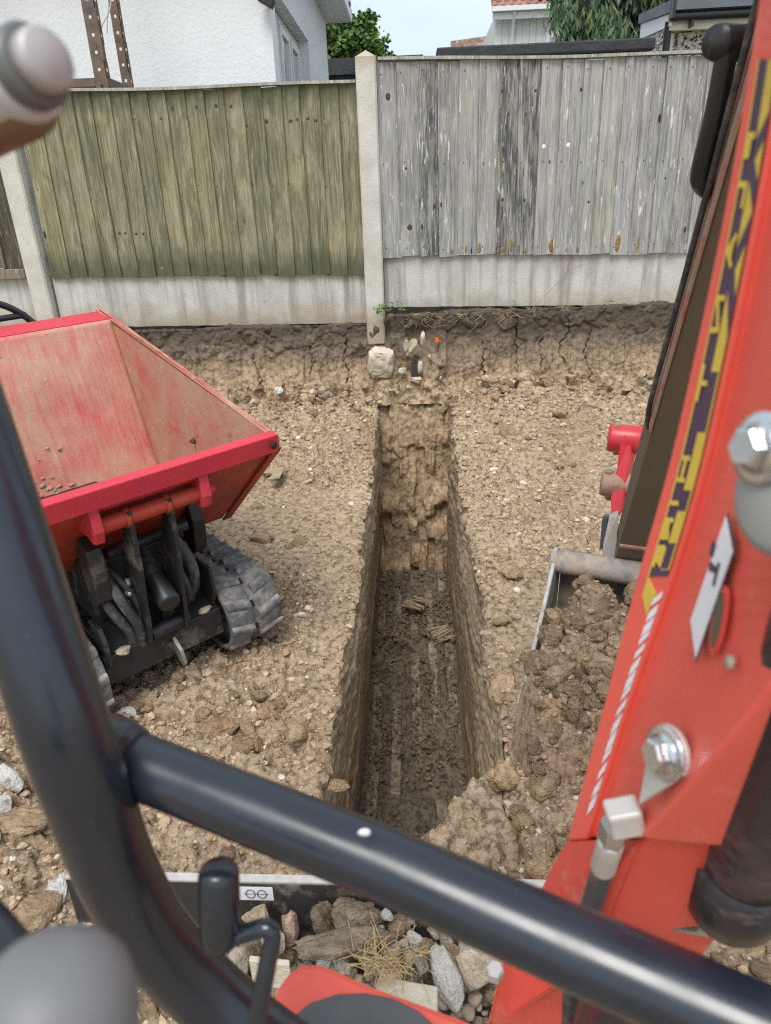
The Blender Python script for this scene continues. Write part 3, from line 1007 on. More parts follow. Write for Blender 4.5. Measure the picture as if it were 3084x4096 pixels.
old = [(0.13, 0.10, 0.07), (0.19, 0.165, 0.135), (0.085, 0.078, 0.062), (0.16, 0.13, 0.10)]
pan_o = panel(-4.05, -2.245, 0.985, 0.985, 1.90, 1.90, 15, MT['old_timber'], old,
      'dark brown peeling panel at the far left behind the leaning post', 1200, nails=False)
pan_o['group'] = 'fence panels'
o = MB().box((-1.805, -0.06, -0.058), (0, 0.0, -0.002), 0.004).build('bottom_rail', MT['old_timber'], pan_o)
o.location = (1.805, 0, 0); o.color = (0.30, 0.25, 0.19, 1)
# white paint blobs on two knots of the grey panel, orange fungus along its foot
plain('blob_white', (0.75, 0.76, 0.74), 0.7)
plain('rot_orange', (0.27, 0.155, 0.06), 0.95, sc=60, var=0.4)
# knots standing slightly proud of the boards
plain('knot', (0.07, 0.058, 0.048), 0.9, var=0.4, sc=90, bump=0.002)
plain('knot_pale', (0.23, 0.22, 0.17), 0.9, var=0.3, sc=90, bump=0.002)
def knot(par, p, rx, rz, tilt, key, name='knot'):
    """lies flat on the board it belongs to"""
    x = p[0] - par.location.x
    bs = [c for c in par.children if c.name.split('.')[0] == 'board']
    bd_ = min(bs, key=lambda b: abs(b.location.x + 0.058 - x))
    v, f = ico(2)
    v = v * np.array([rx, 0.0014, rz]) * (1 + 0.15 * fbm(v[:, 0] * 3 + p[0] * 9, v[:, 2] * 3, 5, 2))[:, None]
    ca, sa = math.cos(tilt), math.sin(tilt)
    lx_ = max(0.014, min(0.1, x - bd_.location.x))
    v = np.stack([v[:, 0] * ca - v[:, 2] * sa + lx_, v[:, 1], v[:, 0] * sa + v[:, 2] * ca + p[2] - par.location.z - bd_.location.z], 1)
    link(name, np_mesh(name, v, f), MT[key], bd_)
for p, rx, rz, tl, key in (((-1.4733, 4.2600, 1.7242), 0.016, 0.011, 0.3, 'knot_pale'), ((-1.0866, 4.2600, 1.7006), 0.014, 0.009, 0.5, 'knot_pale'), ((-1.0266, 4.2600, 1.7585), 0.010, 0.011, 0.2, 'knot'), ((-1.1261, 4.2600, 1.7560), 0.007, 0.010, 0.0, 'knot'), ((-1.2606, 4.2600, 1.7548), 0.006, 0.011, 0.0, 'knot'), ((-1.3227, 4.2600, 1.7097), 0.008, 0.006, 0.3, 'knot'), ((-0.9431, 4.2600, 1.7531), 0.008, 0.008, 0.0, 'knot'),
                          ((-0.8723, 4.2600, 1.6598), 0.011, 0.008, 0.4, 'knot'), ((-0.7659, 4.2600, 1.6774), 0.010, 0.011, 0.2, 'knot'), ((-0.6326, 4.2600, 1.6723), 0.012, 0.009, 0.4, 'knot'), ((-0.5901, 4.2600, 1.6771), 0.006, 0.008, 0.1, 'knot'), ((-0.5429, 4.2600, 1.6818), 0.010, 0.007, 0.6, 'knot'), ((-0.5019, 4.2600, 1.6694), 0.010, 0.009, -0.4, 'knot'), ((-0.4531, 4.2600, 1.6611), 0.013, 0.007, 0.7, 'knot_pale'), ((-0.3545, 4.2600, 1.6616), 0.013, 0.006, 0.8, 'knot_pale'),
                          ((-1.6583, 4.2600, 1.1531), 0.008, 0.007, 0, 'knot'), ((-1.6212, 4.2600, 1.1518), 0.007, 0.008, 0, 'knot'), ((-1.5633, 4.2600, 1.1474), 0.009, 0.008, 0, 'knot'), ((-1.5209, 4.2600, 1.1460), 0.006, 0.009, 0, 'knot'), ((-1.4453, 4.2600, 0.9570), 0.012, 0.006, 0.5, 'knot_pale')):
    knot(pan_l, p, rx, rz, tl, key)
for p, rx, rz, tl, key in (((-0.1155, 4.2600, 1.7652), 0.014, 0.018, 0.2, 'knot'), ((-0.0157, 4.2600, 1.1284), 0.015, 0.016, 0.1, 'knot'), ((0.4754, 4.2600, 1.7669), 0.007, 0.009, 0, 'knot'), ((0.6493, 4.2600, 1.7621), 0.007, 0.009, 0, 'knot'), ((0.8887, 4.2600, 1.7589), 0.008, 0.010, 0.2, 'knot'), ((0.4933, 4.2600, 1.2498), 0.008, 0.010, 0, 'knot'), ((0.6116, 4.2600, 1.2456), 0.008, 0.010, 0, 'knot'), ((0.9608, 4.2600, 1.2240), 0.007, 0.008, 0, 'knot'),
                          ((0.5123, 4.2600, 1.6602), 0.005, 0.008, 0, 'knot'), ((0.6015, 4.2600, 1.6568), 0.005, 0.008, 0, 'knot'), ((0.1216, 4.2600, 1.2326), 0.006, 0.016, 0, 'knot'), ((0.1572, 4.2600, 1.2384), 0.006, 0.015, 0, 'knot'), ((-0.0293, 4.2600, 1.4242), 0.007, 0.007, 0, 'knot'), ((0.7392, 4.2600, 1.4274), 0.005, 0.010, 0, 'knot'), ((1.3609, 4.2600, 1.3262), 0.006, 0.006, 0, 'knot')):
    knot(pan_r, p, rx, rz, tl, key)

for wp in ((0.7034, 4.2600, 1.5017), (0.8299, 4.2600, 1.5035)):
    knot(pan_r, wp, 0.011, 0.012, 0.0, 'blob_white', 'paint_spot')
for k, (px, hh) in enumerate(((0.46, 0.05), (0.53, 0.06), (0.66, 0.035), (0.71, 0.09), (0.79, 0.03), (0.935, 0.075), (1.02, 0.03), (1.08, 0.03), (1.30, 0.09), (1.41, 0.085), (0.38, 0.03))):
    knot(pan_r, (px - 0.162, 0, 0.987 - 0.02 * px + hh * 0.5), 0.006 + 0.004 * (k % 3), hh * 0.5, 0.06 * (k % 4 - 1.5), 'rot_orange', 'rot_patch')

# ------------------------------------------------------------------ gravel boards and posts
def gboard(x0, x1, zb0, zb1, zt0, zt1, label, y=FY - 0.018):
    mb = MB()
    n = 40
    r_ = np.random.default_rng(int(abs(x0) * 100))
    V, F = [], []
    for i in range(n + 1):
        t = i / n
        x = x0 + (x1 - x0) * t
        zb = zb0 + (zb1 - zb0) * t + r_.uniform(-0.0015, 0.0015)
        zt = zt0 + (zt1 - zt0) * t + r_.uniform(-0.0015, 0.0015)
        V += [(x, y, zb), (x, y + 0.045, zb), (x, y + 0.045, zt), (x, y, zt)]
    for i in range(n):
        for k in range(4):
            F.append((i * 4 + k, i * 4 + (k + 1) % 4, i * 4 + 4 + (k + 1) % 4, i * 4 + 4 + k))
    F += [(3, 2, 1, 0), tuple(n * 4 + k for k in range(4))]
    mb.add(V, F)
    o = mb.build('gravel_board', MT['concrete'], recenter=True, bevel=0.0)
    return props(o, label, 'gravel board', 'concrete gravel boards')
gboard(-2.11, -0.276, 0.640, 0.612, 0.935, 0.895, 'long streaked concrete gravel board under the green panel')
gboard(-0.168, 1.76, 0.700, 0.656, 0.990, 0.948, 'streaked concrete gravel board under the silver grey panel')
gboard(-4.05, -2.235, 0.640, 0.640, 0.925, 0.925, 'concrete gravel board at the far left under the dark panel')

def post(x0, x1, zb, zt, lean, label, cap=0.035, yy=FY - 0.075, dep=0.115):
    w = x1 - x0
    mb = MB()
    r_ = np.random.default_rng(int(abs(x0) * 1000))
    rings = []
    zs = np.linspace(zb, zt, 16)
    c = 0.009
    for z in zs:
        s = lean * (z - zb)
        j = lambda: r_.uniform(-0.0012, 0.0012)
        rings.append([(x0 + s + c + j(), yy, z), (x1 + s - c + j(), yy, z), (x1 + s, yy + c, z), (x1 + s, yy + dep, z), (x0 + s, yy + dep, z), (x0 + s, yy + c, z)])
    V = [p for g_ in rings for p in g_]
    F = []
    for i in range(15):
        for k in range(6):
            k2 = (k + 1) % 6
            F.append((i * 6 + k, i * 6 + k2, (i + 1) * 6 + k2, (i + 1) * 6 + k))
    F.append(tuple(reversed(range(6))))
    s = lean * (zt - zb)
    V.append(((x0 + x1) / 2 + s, yy + dep / 2, zt + cap))
    top = len(V) - 1
    F += [(90 + k, 90 + (k + 1) % 6, top) for k in range(6)]
    mb.add(V, F)
    o = mb.build('concrete_post', MT['concrete_post'], recenter=True)
    return props(o, label, 'post', 'concrete fence posts')
post(-2.215, -2.105, -0.1, 1.95, -0.02, 'pale concrete post leaning at the far left of the green panel')
post(-0.278, -0.172, 0.50, 1.945, 0.0, 'concrete post with pointed cap standing between the green and grey panels')
post(1.765, 1.875, 0.3, 1.90, 0.0, 'concrete post at the end of the grey panel behind the red boom')

# broken concrete footing and clay pipe below the middle post
v, f = ico(4)
v = np.sign(v) * np.abs(v) ** 0.55
v *= 1 + 0.16 * fbm(v[:, 0] * 3 + v[:, 1], v[:, 2] * 3 - v[:, 1], 77, 4)[:, None]
ftg = link('concrete_footing', np_mesh('concrete_footing', v * np.array([0.075, 0.05, 0.085]), f, False), MT['rubble_white'])
ftg.location = (-0.2014, 4.1500, 0.4063)
ftg.rotation_euler = (0.15, 0.12, 0.1)
ftg.color = (0.80, 0.70, 0.58, 1)
props(ftg, 'broken whitish concrete footing below the middle post', 'concrete')
o = stone('concrete_lump', 'rubble_pale', (-0.0079, 4.1400, 0.4831), (0.05, 0.04, 0.07), 'grey stone wedged above the dark hole in the bank', 'stone', (0.1, 0.5, 0.2), 2, tint=(0.85, 0.78, 0.68))
pv = empty('broken_duct', (-0.0032, 4.1400, 0.3049))
props(pv, 'broken white mortar around a dark slot in the bank', 'duct')
plain('mortar', (0.56, 0.49, 0.39), 0.95, sc=40, var=0.25, bump=0.004)
plain('slot_dark', (0.05, 0.043, 0.036), 0.95)
for (px, py, sx, sz) in ((914, 730, 0.022, 0.055), (909, 795, 0.018, 0.05), (878, 745, 0.016, 0.05), (897, 818, 0.034, 0.022), (868, 800, 0.026, 0.03), (930, 770, 0.016, 0.03)):
    a = Vector((-0.0032, 4.1400, 0.3049))
    b = Vector((a.x + (px - 896) * 0.00258, a.y, a.z - (py - 818) * 0.00262))
    d = b - a
    v, f = rock_shape(int(px), 3, 8, 0.2, (0.5, 0.9), 0.12)
    v = v * np.array([sx, 0.02, sz]) + np.array(d[:])
    link('mortar_piece', np_mesh('mortar_piece', v, f), MT['mortar'], pv)
MB().box((-0.022, -0.012, 0.022), (0.016, 0.04, 0.085), 0.003).build('slot', MT['slot_dark'], pv)
plain('orange_plastic', (0.75, 0.14, 0.03), 0.5)
a = (0.1293, 4.1650, 0.5196)
o = MB().tube([(a[0], a[1] + 0.03, a[2]), (a[0], a[1] - 0.01, a[2])], [0.014, 0.013], 12).tube([(a[0] - 0.02, a[1] - 0.011, a[2] - 0.003), (a[0] + 0.022, a[1] - 0.011, a[2] - 0.003)], 0.002, 6).build('plastic_cap', MT['orange_plastic'], recenter=True)
props(o, 'small orange plastic stub poking out of the cut bank', 'plastic stub')

# ------------------------------------------------------------------ weeds and roots along the bank top
def leafmat(key, lo, hi):
    m = Mat(key, 0.6, spec=0.3)
    c = m.ramp(m.noise(m.coord('pos'), 18, 3), (0.3, lo), (0.7, hi))
    m.color(c)
    MT[key] = m.m
leafmat('weed_leaf', (0.06, 0.13, 0.035), (0.16, 0.27, 0.09))
leafmat('dry_stem', (0.22, 0.15, 0.09), (0.36, 0.28, 0.18))
def weed(loc, size, n, label, seed, name='weed', droop=0.3):
    r_ = random.Random(seed)
    P = empty(name, loc)
    props(P, label, 'plant', 'weeds along the bank top')
    st, lf = MB(), MB()
    for k in range(n):
        a = r_.uniform(0, 6.283)
        L = size * r_.uniform(0.5, 1.1)
        d = Vector((math.cos(a), math.sin(a) * 0.5 - 0.35, r_.uniform(0.1, 0.9)))
        tip = d.normalized() * L
        tip.z -= droop * L
        mid = tip * 0.5 + Vector((0, 0, L * 0.22))
        st.tube([(0, 0, 0), mid, tip], [0.0016, 0.0013, 0.0008], 5)
        for q, base in enumerate((mid, tip, tip * 0.8)):
            for s_ in (-1, 1):
                ax = Vector((r_.uniform(-1, 1), r_.uniform(-1, 0.2), r_.uniform(-0.3, 0.6))).normalized()
                w = ax.cross(Vector((r_.uniform(-.4, .4), -0.6, 1))).normalized()
                l_ = size * r_.uniform(0.16, 0.30)
                b0 = base
                V = [b0, b0 + ax * l_ * 0.45 + w * l_ * 0.30, b0 + ax * l_ * 0.9 + w * l_ * 0.16, b0 + ax * l_, b0 + ax * l_ * 0.9 - w * l_ * 0.16, b0 + ax * l_ * 0.45 - w * l_ * 0.30]
                lf.add(V, [(0, 1, 2, 3, 4, 5)])
    st.build('stem', MT['dry_stem'], P)
    lf.build('foliage', MT['weed_leaf'], P)
weed((-0.1494, 4.1800, 0.6898), 0.10, 7, 'leafy green weed beside the middle post under the grey panel', 1)
weed((-0.0994, 4.1300, 0.5507), 0.06, 5, 'small green sprig hanging below the weed by the middle post', 2)
for k, (px, py, sz) in enumerate(((905, 668, 0.05), (1005, 672, 0.05), (1060, 664, 0.045), (1118, 652, 0.04), (1150, 668, 0.05), (1226, 668, 0.06), (1262, 680, 0.04), (1320, 650, 0.04), (1400, 668, 0.05), (960, 662, 0.04), (1235, 700, 0.035))):
    a = (0.002585 * (px - 835) - 0.16, 4.20 - 0.004 * (k % 3), 0.665 - 0.0024 * (py - 664))
    weed(a, sz, 4, 'small weed tuft on the soil edge under the grey gravel board', 10 + k)
# bare runners and a dry straw across the gravel board
r_ = random.Random(3)
mb = MB()
for k in range(34):
    x = r_.uniform(-0.13, 0.62)
    p0 = Vector((x, 4.235, 0.66))
    pts = [p0]
    for q in range(4):
        pts.append(pts[-1] + Vector((r_.uniform(-0.05, 0.05), r_.uniform(-0.03, 0.0), r_.uniform(-0.035, 0.012))))
    mb.tube(spline(pts, 3), 0.0013, 5)
props(mb.build('runners', MT['dry_stem'], recenter=True), 'tangle of thin brown roots hanging over the bank edge', 'roots', kind='stuff')
mb = MB().tube(spline([(0.6755, 4.2100, 0.6785), (0.7821, 4.2500, 0.7725), (0.8642, 4.2700, 0.8561), (0.8748, 4.2720, 0.9376)], 4), 0.0018, 6)
mb.tube([(0.8541, 4.2700, 0.8514), (0.9532, 4.2650, 0.9034)], 0.0013, 5)
props(mb.build('dry_stalk', MT['dry_stem'], recenter=True), 'thin dry forked stalk leaning on the grey gravel board', 'stalk')

# ------------------------------------------------------------------ buildings behind the fence
m = Mat('white_render', 0.85, spec=0.2)
p = m.coord('pos')
c = m.ramp(m.noise(p, 1.3, 5, 0.6), (0.3, (0.74, 0.755, 0.765)), (0.7, (0.81, 0.825, 0.835)))
m.color(m.mix(m.ramp(m.noise(p, 6, 6, 0.7), (0.62, 0.0), (0.8, 0.35)), c, (0.62, 0.61, 0.58)))
m.bump(m.noise(p, 45, 5, 0.6), 0.004)
MT['white_render'] = m.m
plain('white_plastic', (0.80, 0.81, 0.82), 0.35, var=0.03)
plain('soffit_white', (0.76, 0.77, 0.78), 0.5, var=0.04)
plain('black_felt', (0.035, 0.037, 0.042), 0.75, var=0.3, sc=5, bump=0.01, kind='pos')
plain('black_gutter', (0.02, 0.022, 0.025), 0.35)
plain('black_lamp', (0.02, 0.02, 0.022), 0.4)
plain('grey_felt', (0.13, 0.145, 0.16), 0.6, var=0.2, sc=6, kind='pos')
plain('brown_timber', (0.085, 0.055, 0.045), 0.6, var=0.3, sc=9, kind='pos')
plain('cream_board', (0.70, 0.69, 0.64), 0.6, var=0.06)
m = Mat('glass', 0.05, spec=0.6); m.color((0.36, 0.42, 0.44)); MT['glass'] = m.m
m = Mat('pebbledash', 0.9, spec=0.2)
p = m.coord('pos')
c = m.ramp(m.voro(p, 55, 'F1', 'Color'), (0.2, (0.10, 0.085, 0.07)), (0.45, (0.52, 0.49, 0.43)), (0.8, (0.74, 0.72, 0.67)))
m.color(c); m.bump(m.voro(p, 55), 0.02); MT['pebbledash'] = m.m
m = Mat('cladding_white', 0.6, spec=0.3); m.color((0.74, 0.74, 0.72)); MT['cladding_white'] = m.m
m = Mat('roof_tile', 0.85, spec=0.2)
p = m.coord('pos')
c = m.ramp(m.objrand(), (0.0, (0.26, 0.13, 0.10)), (1.0, (0.40, 0.21, 0.165)))
m.color(m.mix(m.ramp(m.noise(p, 9, 5), (0.5, 0.0), (0.75, 0.5)), c, (0.20, 0.15, 0.12))); MT['roof_tile'] = m.m
m = Mat('old_roof', 0.9, spec=0.1)
p = m.coord('pos')
c = m.ramp(m.noise(p, 8, 6, 0.7), (0.35, (0.16, 0.10, 0.08)), (0.55, (0.27, 0.19, 0.15)), (0.7, (0.50, 0.47, 0.42)))
m.color(c); MT['old_roof'] = m.m

# white house at the left: front wall plane y = 5.7, side wall plane x = -0.93
hs = empty('house', (-3.5, 7.5, 0.55))
props(hs, 'white rendered bungalow behind the green panel', 'house')
HX, HY, FYr, ZE = -0.93, 5.70, 9.45, 3.17
def hpart(name, mb, mat, bevel=0.0):
    mb.v = [(v[0] + 3.5, v[1] - 7.5, v[2] - 0.55) for v in mb.v]
    return mb.build(name, mat, hs, bevel)
wy0, wy1, wzt = 5.80, 7.72, 2.66      # opening in the side wall
mb = MB()
mb.box((-7.0, HY, 0.5), (HX, HY + 0.2, ZE))                            # front wall
hpart('front_wall', mb, MT['white_render'])
mb = MB()
mb.box((HX - 0.2, HY + 0.203, 0.5), (HX - 0.002, wy0 + 0.1, ZE))
mb.box((HX - 0.2, wy1, 0.5), (HX - 0.002, FYr, ZE))
mb.box((HX - 0.2, wy0 + 0.1, wzt), (HX - 0.002, wy1, ZE))
hpart('side_wall', mb, MT['white_render'])
mb = MB().box((-7.2, HY - 0.25, ZE + 0.002), (HX + 0.26, FYr + 0.12, ZE + 0.03))
hpart('soffit', mb, MT['soffit_white'])
mb = MB().box((HX + 0.262, HY - 0.27, ZE - 0.01), (HX + 0.285, FYr + 0.14, ZE + 0.20)).box((-7.2, HY - 0.275, ZE - 0.01), (HX + 0.26, HY - 0.252, ZE + 0.2)).box((-7.2, FYr + 0.123, ZE - 0.01), (HX + 0.26, FYr + 0.14, ZE + 0.2))
hpart('fascia', mb, MT['white_plastic'])
mb = MB().prism([(-7.2, HY - 0.25, ZE + 0.2), (HX + 0.26, HY - 0.25, ZE + 0.2), (HX + 0.26, FYr + 0.12, ZE + 0.2), (-7.2, FYr + 0.12, ZE + 0.2)], (0, 0, 0.06))
hpart('roof', mb, MT['black_felt'])
# glazed door and window in the side wall
fx = HX - 0.10
def frame_rect(y0, y1, z0, z1, w, x=fx, d=0.06):
    return MB().box((x - d, y0, z0), (x, y0 + w, z1)).box((x - d, y1 - w, z0), (x, y1, z1)).box((x - d + 0.002, y0 + w, z1 - w), (x - 0.002, y1 - w, z1)).box((x - d + 0.002, y0 + w, z0), (x - 0.002, y1 - w, z0 + w))
dr = hpart('door', frame_rect(wy0 + 0.1, 6.52, 0.6, wzt - 0.01, 0.07), MT['white_plastic'])
def sub(name, mb, mat, par):
    mb.v = [(v[0] + 3.5, v[1] - 7.5, v[2] - 0.55) for v in mb.v]
    return mb.build(name, mat, par)
sub('pane', MB().box((fx - 0.04, wy0 + 0.165, 0.66), (fx - 0.03, 6.455, 2.36)), MT['glass'], dr)
sub('panel', MB().box((fx - 0.045, wy0 + 0.165, 2.365), (fx - 0.012, 6.455, wzt - 0.075)), MT['white_plastic'], dr)
wd = hpart('window', frame_rect(6.54, wy1 - 0.01, 1.2, wzt - 0.01, 0.06).box((fx - 0.058, 6.6, 1.72), (fx - 0.004, wy1 - 0.07, 1.80)), MT['white_plastic'])
for a, b in ((6.62, 7.08), (7.16, 7.62)):
    sash = sub('sash', frame_rect(a, b, 1.82, 2.58, 0.05, fx + 0.022, 0.05), MT['white_plastic'], wd)
    sub('pane', MB().box((fx - 0.01, a + 0.045, 1.86), (fx - 0.002, b - 0.045, 2.54)), MT['glass'], wd)
sub('lower_panel', MB().box((fx - 0.045, 6.6, 1.26), (fx - 0.02, wy1 - 0.07, 1.72)), MT['white_plastic'], wd)
# security lamps under the eaves
for (pxp, Yp, lab, nm_) in (((-0.9389, 5.6200, 2.5095), 5.62, 'small black floodlight on the white front wall', 'a'), ((-0.7278, 9.3000, 3.2778), 9.3, 'black floodlight at the far corner of the white eaves', 'b')):
    L_ = empty('floodlight', pxp)
    props(L_, lab, 'lamp')
    s_ = Yp / 9.3
    MB().box((-0.09 * s_, -0.06 * s_, -0.04 * s_), (0.09 * s_, 0.05 * s_, 0.05 * s_), 0.012 * s_, Matrix.Rotation(0.5, 3, 'Y')).build('head', MT['black_lamp'], L_)
    MB().box((-0.03 * s_, 0.0, 0.02 * s_), (0.03 * s_, 0.09 * s_, 0.16 * s_)).build('bracket', MT['black_lamp'], L_)

# low outbuilding with a black felt roof, half hidden by the white house
ob = empty('outbuilding', (-0.6, 11.0, 0.55))
props(ob, 'low grey outbuilding with black felt roof between house and post', 'outbuilding')
def opart(root, org, name, mb, mat):
    mb.v = [(v[0] - org[0], v[1] - org[1], v[2] - org[2]) for v in mb.v]
    return mb.build(name, mat, root)
plain('grey_render', (0.46, 0.46, 0.46), 0.9, kind='pos', sc=4)
opart(ob, (-0.6, 11, .55), 'wall', MB().box((-1.4, 11.0, 0.5), (0.1, 13.0, 2.84)), MT['grey_render'])
opart(ob, (-0.6, 11, .55), 'roof', MB().box((-1.5, 10.9, 2.845), (0.18, 13.1, 3.03)).box((-1.5, 10.95, 2.80), (0.14, 10.99, 2.842)), MT['black_felt'])

# flat roofed shed behind the grey panel
sh = empty('shed', (1.05, 7.2, 0.55))
props(sh, 'white shed with a thick black flat roof edge behind the grey panel', 'shed')
SO = (1.05, 7.2, 0.55)
opart(sh, SO, 'wall', MB().box((0.42, 6.56, 0.5), (1.80, 8.4, 2.262)), MT['white_render'])
rf = opart(sh, SO, 'roof', MB().box((0.21, 6.45, 2.265), (1.875, 8.5, 2.345), 0.012), MT['black_felt'])
opart(sh, SO, 'fascia', MB().box((0.43, 6.50, 2.20), (1.80, 6.555, 2.26)), MT['white_plastic'])
lean = empty('lean_to', (0.0, 7.6, 0.55))
props(lean, 'low sloping black roof beside the flat roofed shed', 'outbuilding')
opart(lean, (0, 7.6, .55), 'roof', MB().prism([(-0.26, 7.4, 2.33), (0.34, 7.4, 2.42), (0.34, 7.4, 2.46), (-0.26, 7.4, 2.36)], (0, 1.5, 0.1)), MT['black_felt'])
opart(lean, (0, 7.6, .55), 'wall', MB().box((-0.2, 7.45, 0.5), (0.33, 8.8, 2.33)), MT['grey_render'])
opart(lean, (0, 7.6, .55), 'fascia', MB().box((0.2, 7.38, 2.355), (0.5, 7.398, 2.395)), MT['cream_board'])

# pebbledash garage at the right
ga = empty('garage', (2.6, 8.2, 0.55))
props(ga, 'pebbledash garage with brown door and grey roof at the right', 'garage')
GO = (2.6, 8.2, 0.55)
GX = 2.13
opart(ga, GO, 'wall', MB().box((GX, 7.02, 0.5), (2.42, 7.2, 2.46)).box((GX, 7.203, 0.5), (GX + 0.18, 7.73, 2.46)).box((2.42, 7.02, 2.41), (4.2, 7.2, 2.46)), MT['pebbledash'])
opart(ga, GO, 'corner_board', MB().box((GX - 0.004, 7.0, 0.5), (GX + 0.045, 7.018, 2.46)), MT['cream_board'])
dd = opart(ga, GO, 'door', MB().box((2.425, 7.06, 0.5), (2.50, 7.16, 2.405)).box((2.502, 7.06, 2.33), (4.1, 7.16, 2.405)), MT['brown_timber'])
for k in range(8):
    x = 2.505 + k * 0.115
    opart(dd, GO, 'door_board', MB().box((x, 7.085, 0.5), (x + 0.109, 7.11, 2.327), 0.004), MT['brown_timber'])
opart(ga, GO, 'fascia', MB().box((GX - 0.02, 6.93, 2.465), (4.3, 6.985, 2.525)), MT['cream_board'])
opart(ga, GO, 'gutter', MB().tube([(GX - 0.04, 6.88, 2.55), (4.3, 6.88, 2.56)], 0.034, 10).box((2.26, 6.86, 2.475), (2.285, 6.925, 2.52)), MT['black_gutter'])
opart(ga, GO, 'downpipe', MB().tube([(GX - 0.02, 6.95, 2.53), (GX - 0.018, 6.97, 2.45), (GX - 0.015, 6.97, 0.5)], 0.030, 10), MT['black_gutter'])
opart(ga, GO, 'roof', MB().prism([(GX - 0.02, 6.83, 2.585), (4.3, 6.83, 2.60), (4.3, 6.83, 2.68), (GX - 0.02, 6.83, 2.665)], (0, 0.92, 0.06)), MT['grey_felt'])
opart(ga, GO, 'corner_trim', MB().box((GX - 0.045, 6.80, 2.53), (GX - 0.022, 6.87, 2.70)), MT['black_gutter'])
vg = MB().prism([(GX - 0.03, 6.9, 2.49), (GX - 0.03, 6.9, 2.575), (GX - 0.03, 7.74, 2.67), (GX - 0.03, 7.74, 2.55)], (0.02, 0, 0))
opart(ga, GO, 'verge_board', vg, MT['white_plastic'])
opart(ga, GO, 'verge_flashing', MB().prism([(GX - 0.05, 6.88, 2.578), (GX - 0.05, 6.88, 2.66), (GX - 0.05, 7.76, 2.745), (GX - 0.05, 7.76, 2.673)], (0.02, 0, 0)), MT['grey_felt'])
opart(ga, GO, 'gable_wall', MB().prism([(GX - 0.022, 6.99, 0.5), (GX - 0.022, 6.99, 2.51), (GX - 0.022, 7.73, 2.58), (GX - 0.022, 7.73, 0.5)], (0.02, 0, 0)), MT['pebbledash'])

# clad house with tiled roof further off
ch = empty('house', (5.2, 27.0, 0.55))
props(ch, 'pale clad house with red pantile roof beyond the shed', 'house')
CO = (5.2, 27.0, 0.55)
k_ = 25 / 14.0
cx0, cx1, ze = 1.36 * k_, 9.0, 1.25 + (4.03 - 1.25) * k_
for k in range(30):
    x = cx0 + 0.12 + k * 0.2
    opart(ch, CO, 'cladding_board', MB().box((x, 25.0, 3.4), (x + 0.192, 25.05, ze - 0.05)), MT['cladding_white'])
opart(ch, CO, 'wall', MB().box((cx0 + 0.1, 25.055, 0.5), (cx1, 30, ze)), MT['cladding_white'])
wn_ = opart(ch, CO, 'window', MB().box((4.05, 24.96, 4.0), (5.3, 24.995, 5.7)), MT['white_plastic'])
opart(wn_, CO, 'pane', MB().box((4.15, 24.94, 4.1), (5.2, 24.958, 5.6)), MT['glass'])
opart(ch, CO, 'gutter', MB().box((cx0 - 0.02, 24.55, ze + 0.02), (cx1, 24.68, ze + 0.14)).tube([(cx0 + 0.62, 24.6, ze), (cx0 + 0.62, 24.9, ze - 0.4), (cx0 + 0.62, 24.93, 2)], 0.04, 8), MT['white_plastic'])
opart(ch, CO, 'fascia', MB().box((cx0, 24.69, ze - 0.16), (cx1, 24.75, ze + 0.10)), MT['white_plastic'])
rf = opart(ch, CO, 'roof', MB().prism([(cx0 - 0.02, 24.62, ze + 0.10), (cx1, 24.62, ze + 0.10), (cx1, 28.0, ze + 2.5), (cx0 - 0.02, 28.0, ze + 2.5)], (0, 0.02, -0.04)), MT['roof_tile'])
# pantiles: S-shaped in section, laid in courses
sx = np.linspace(0, 0.235, 9)
prof = 0.030 * np.sin(sx / 0.235 * 2 * np.pi)
L_ = 0.36
ty, tz = 3.38 / math.hypot(3.38, 2.4), 2.4 / math.hypot(3.38, 2.4)
V = []
for x, d in zip(sx, prof):
    V += [(x, -d * tz, d * ty + 0.03), (x, L_ * ty - d * tz, L_ * tz + d * ty), (x, -d * tz + 0.02 * tz, d * ty + 0.01)]
F = []
for i in range(8):
    a, b = i * 3, i * 3 + 3
    F += [(a, b, b + 1, a + 1), (a + 2, b + 2, b, a)]
tile = bpy.data.meshes.new('tile'); tile.from_pydata(V, [], F); tile.materials.append(MT['roof_tile'])
for rr in range(5):
    for cc in range(18):
        o = link('tile', tile, None, rf)
        y = 24.60 + rr * 0.30 * ty
        o.location = (cx0 + cc * 0.235 - CO[0], y - CO[1], ze + 0.13 + rr * 0.30 * tz - CO[2])
opart(rf, CO, 'vent_pipe', MB().tube([(4.05, 24.9, ze + 0.35), (4.05, 24.85, ze + 1.6)], 0.07, 8).box((3.75, 24.72, ze + 0.28), (4.35, 24.95, ze + 0.42), 0.02), MT['white_plastic'])
# old roof ridge next to it
orf = empty('house', (1.5, 30, 0.55))
props(orf, 'low house with weathered brown roof left of the clad house', 'house')
opart(orf, (1.5, 30, .55), 'roof', MB().prism([(1.52, 29.5, 4.9), (2.85, 29.5, 4.9), (2.85, 30.6, 6.72), (1.52, 30.6, 6.62)], (0, 0.3, 0)), MT['old_roof'])
opart(orf, (1.5, 30, .55), 'wall', MB().box((1.55, 30.0, 0.5), (2.8, 34, 4.9)), MT['grey_render'])

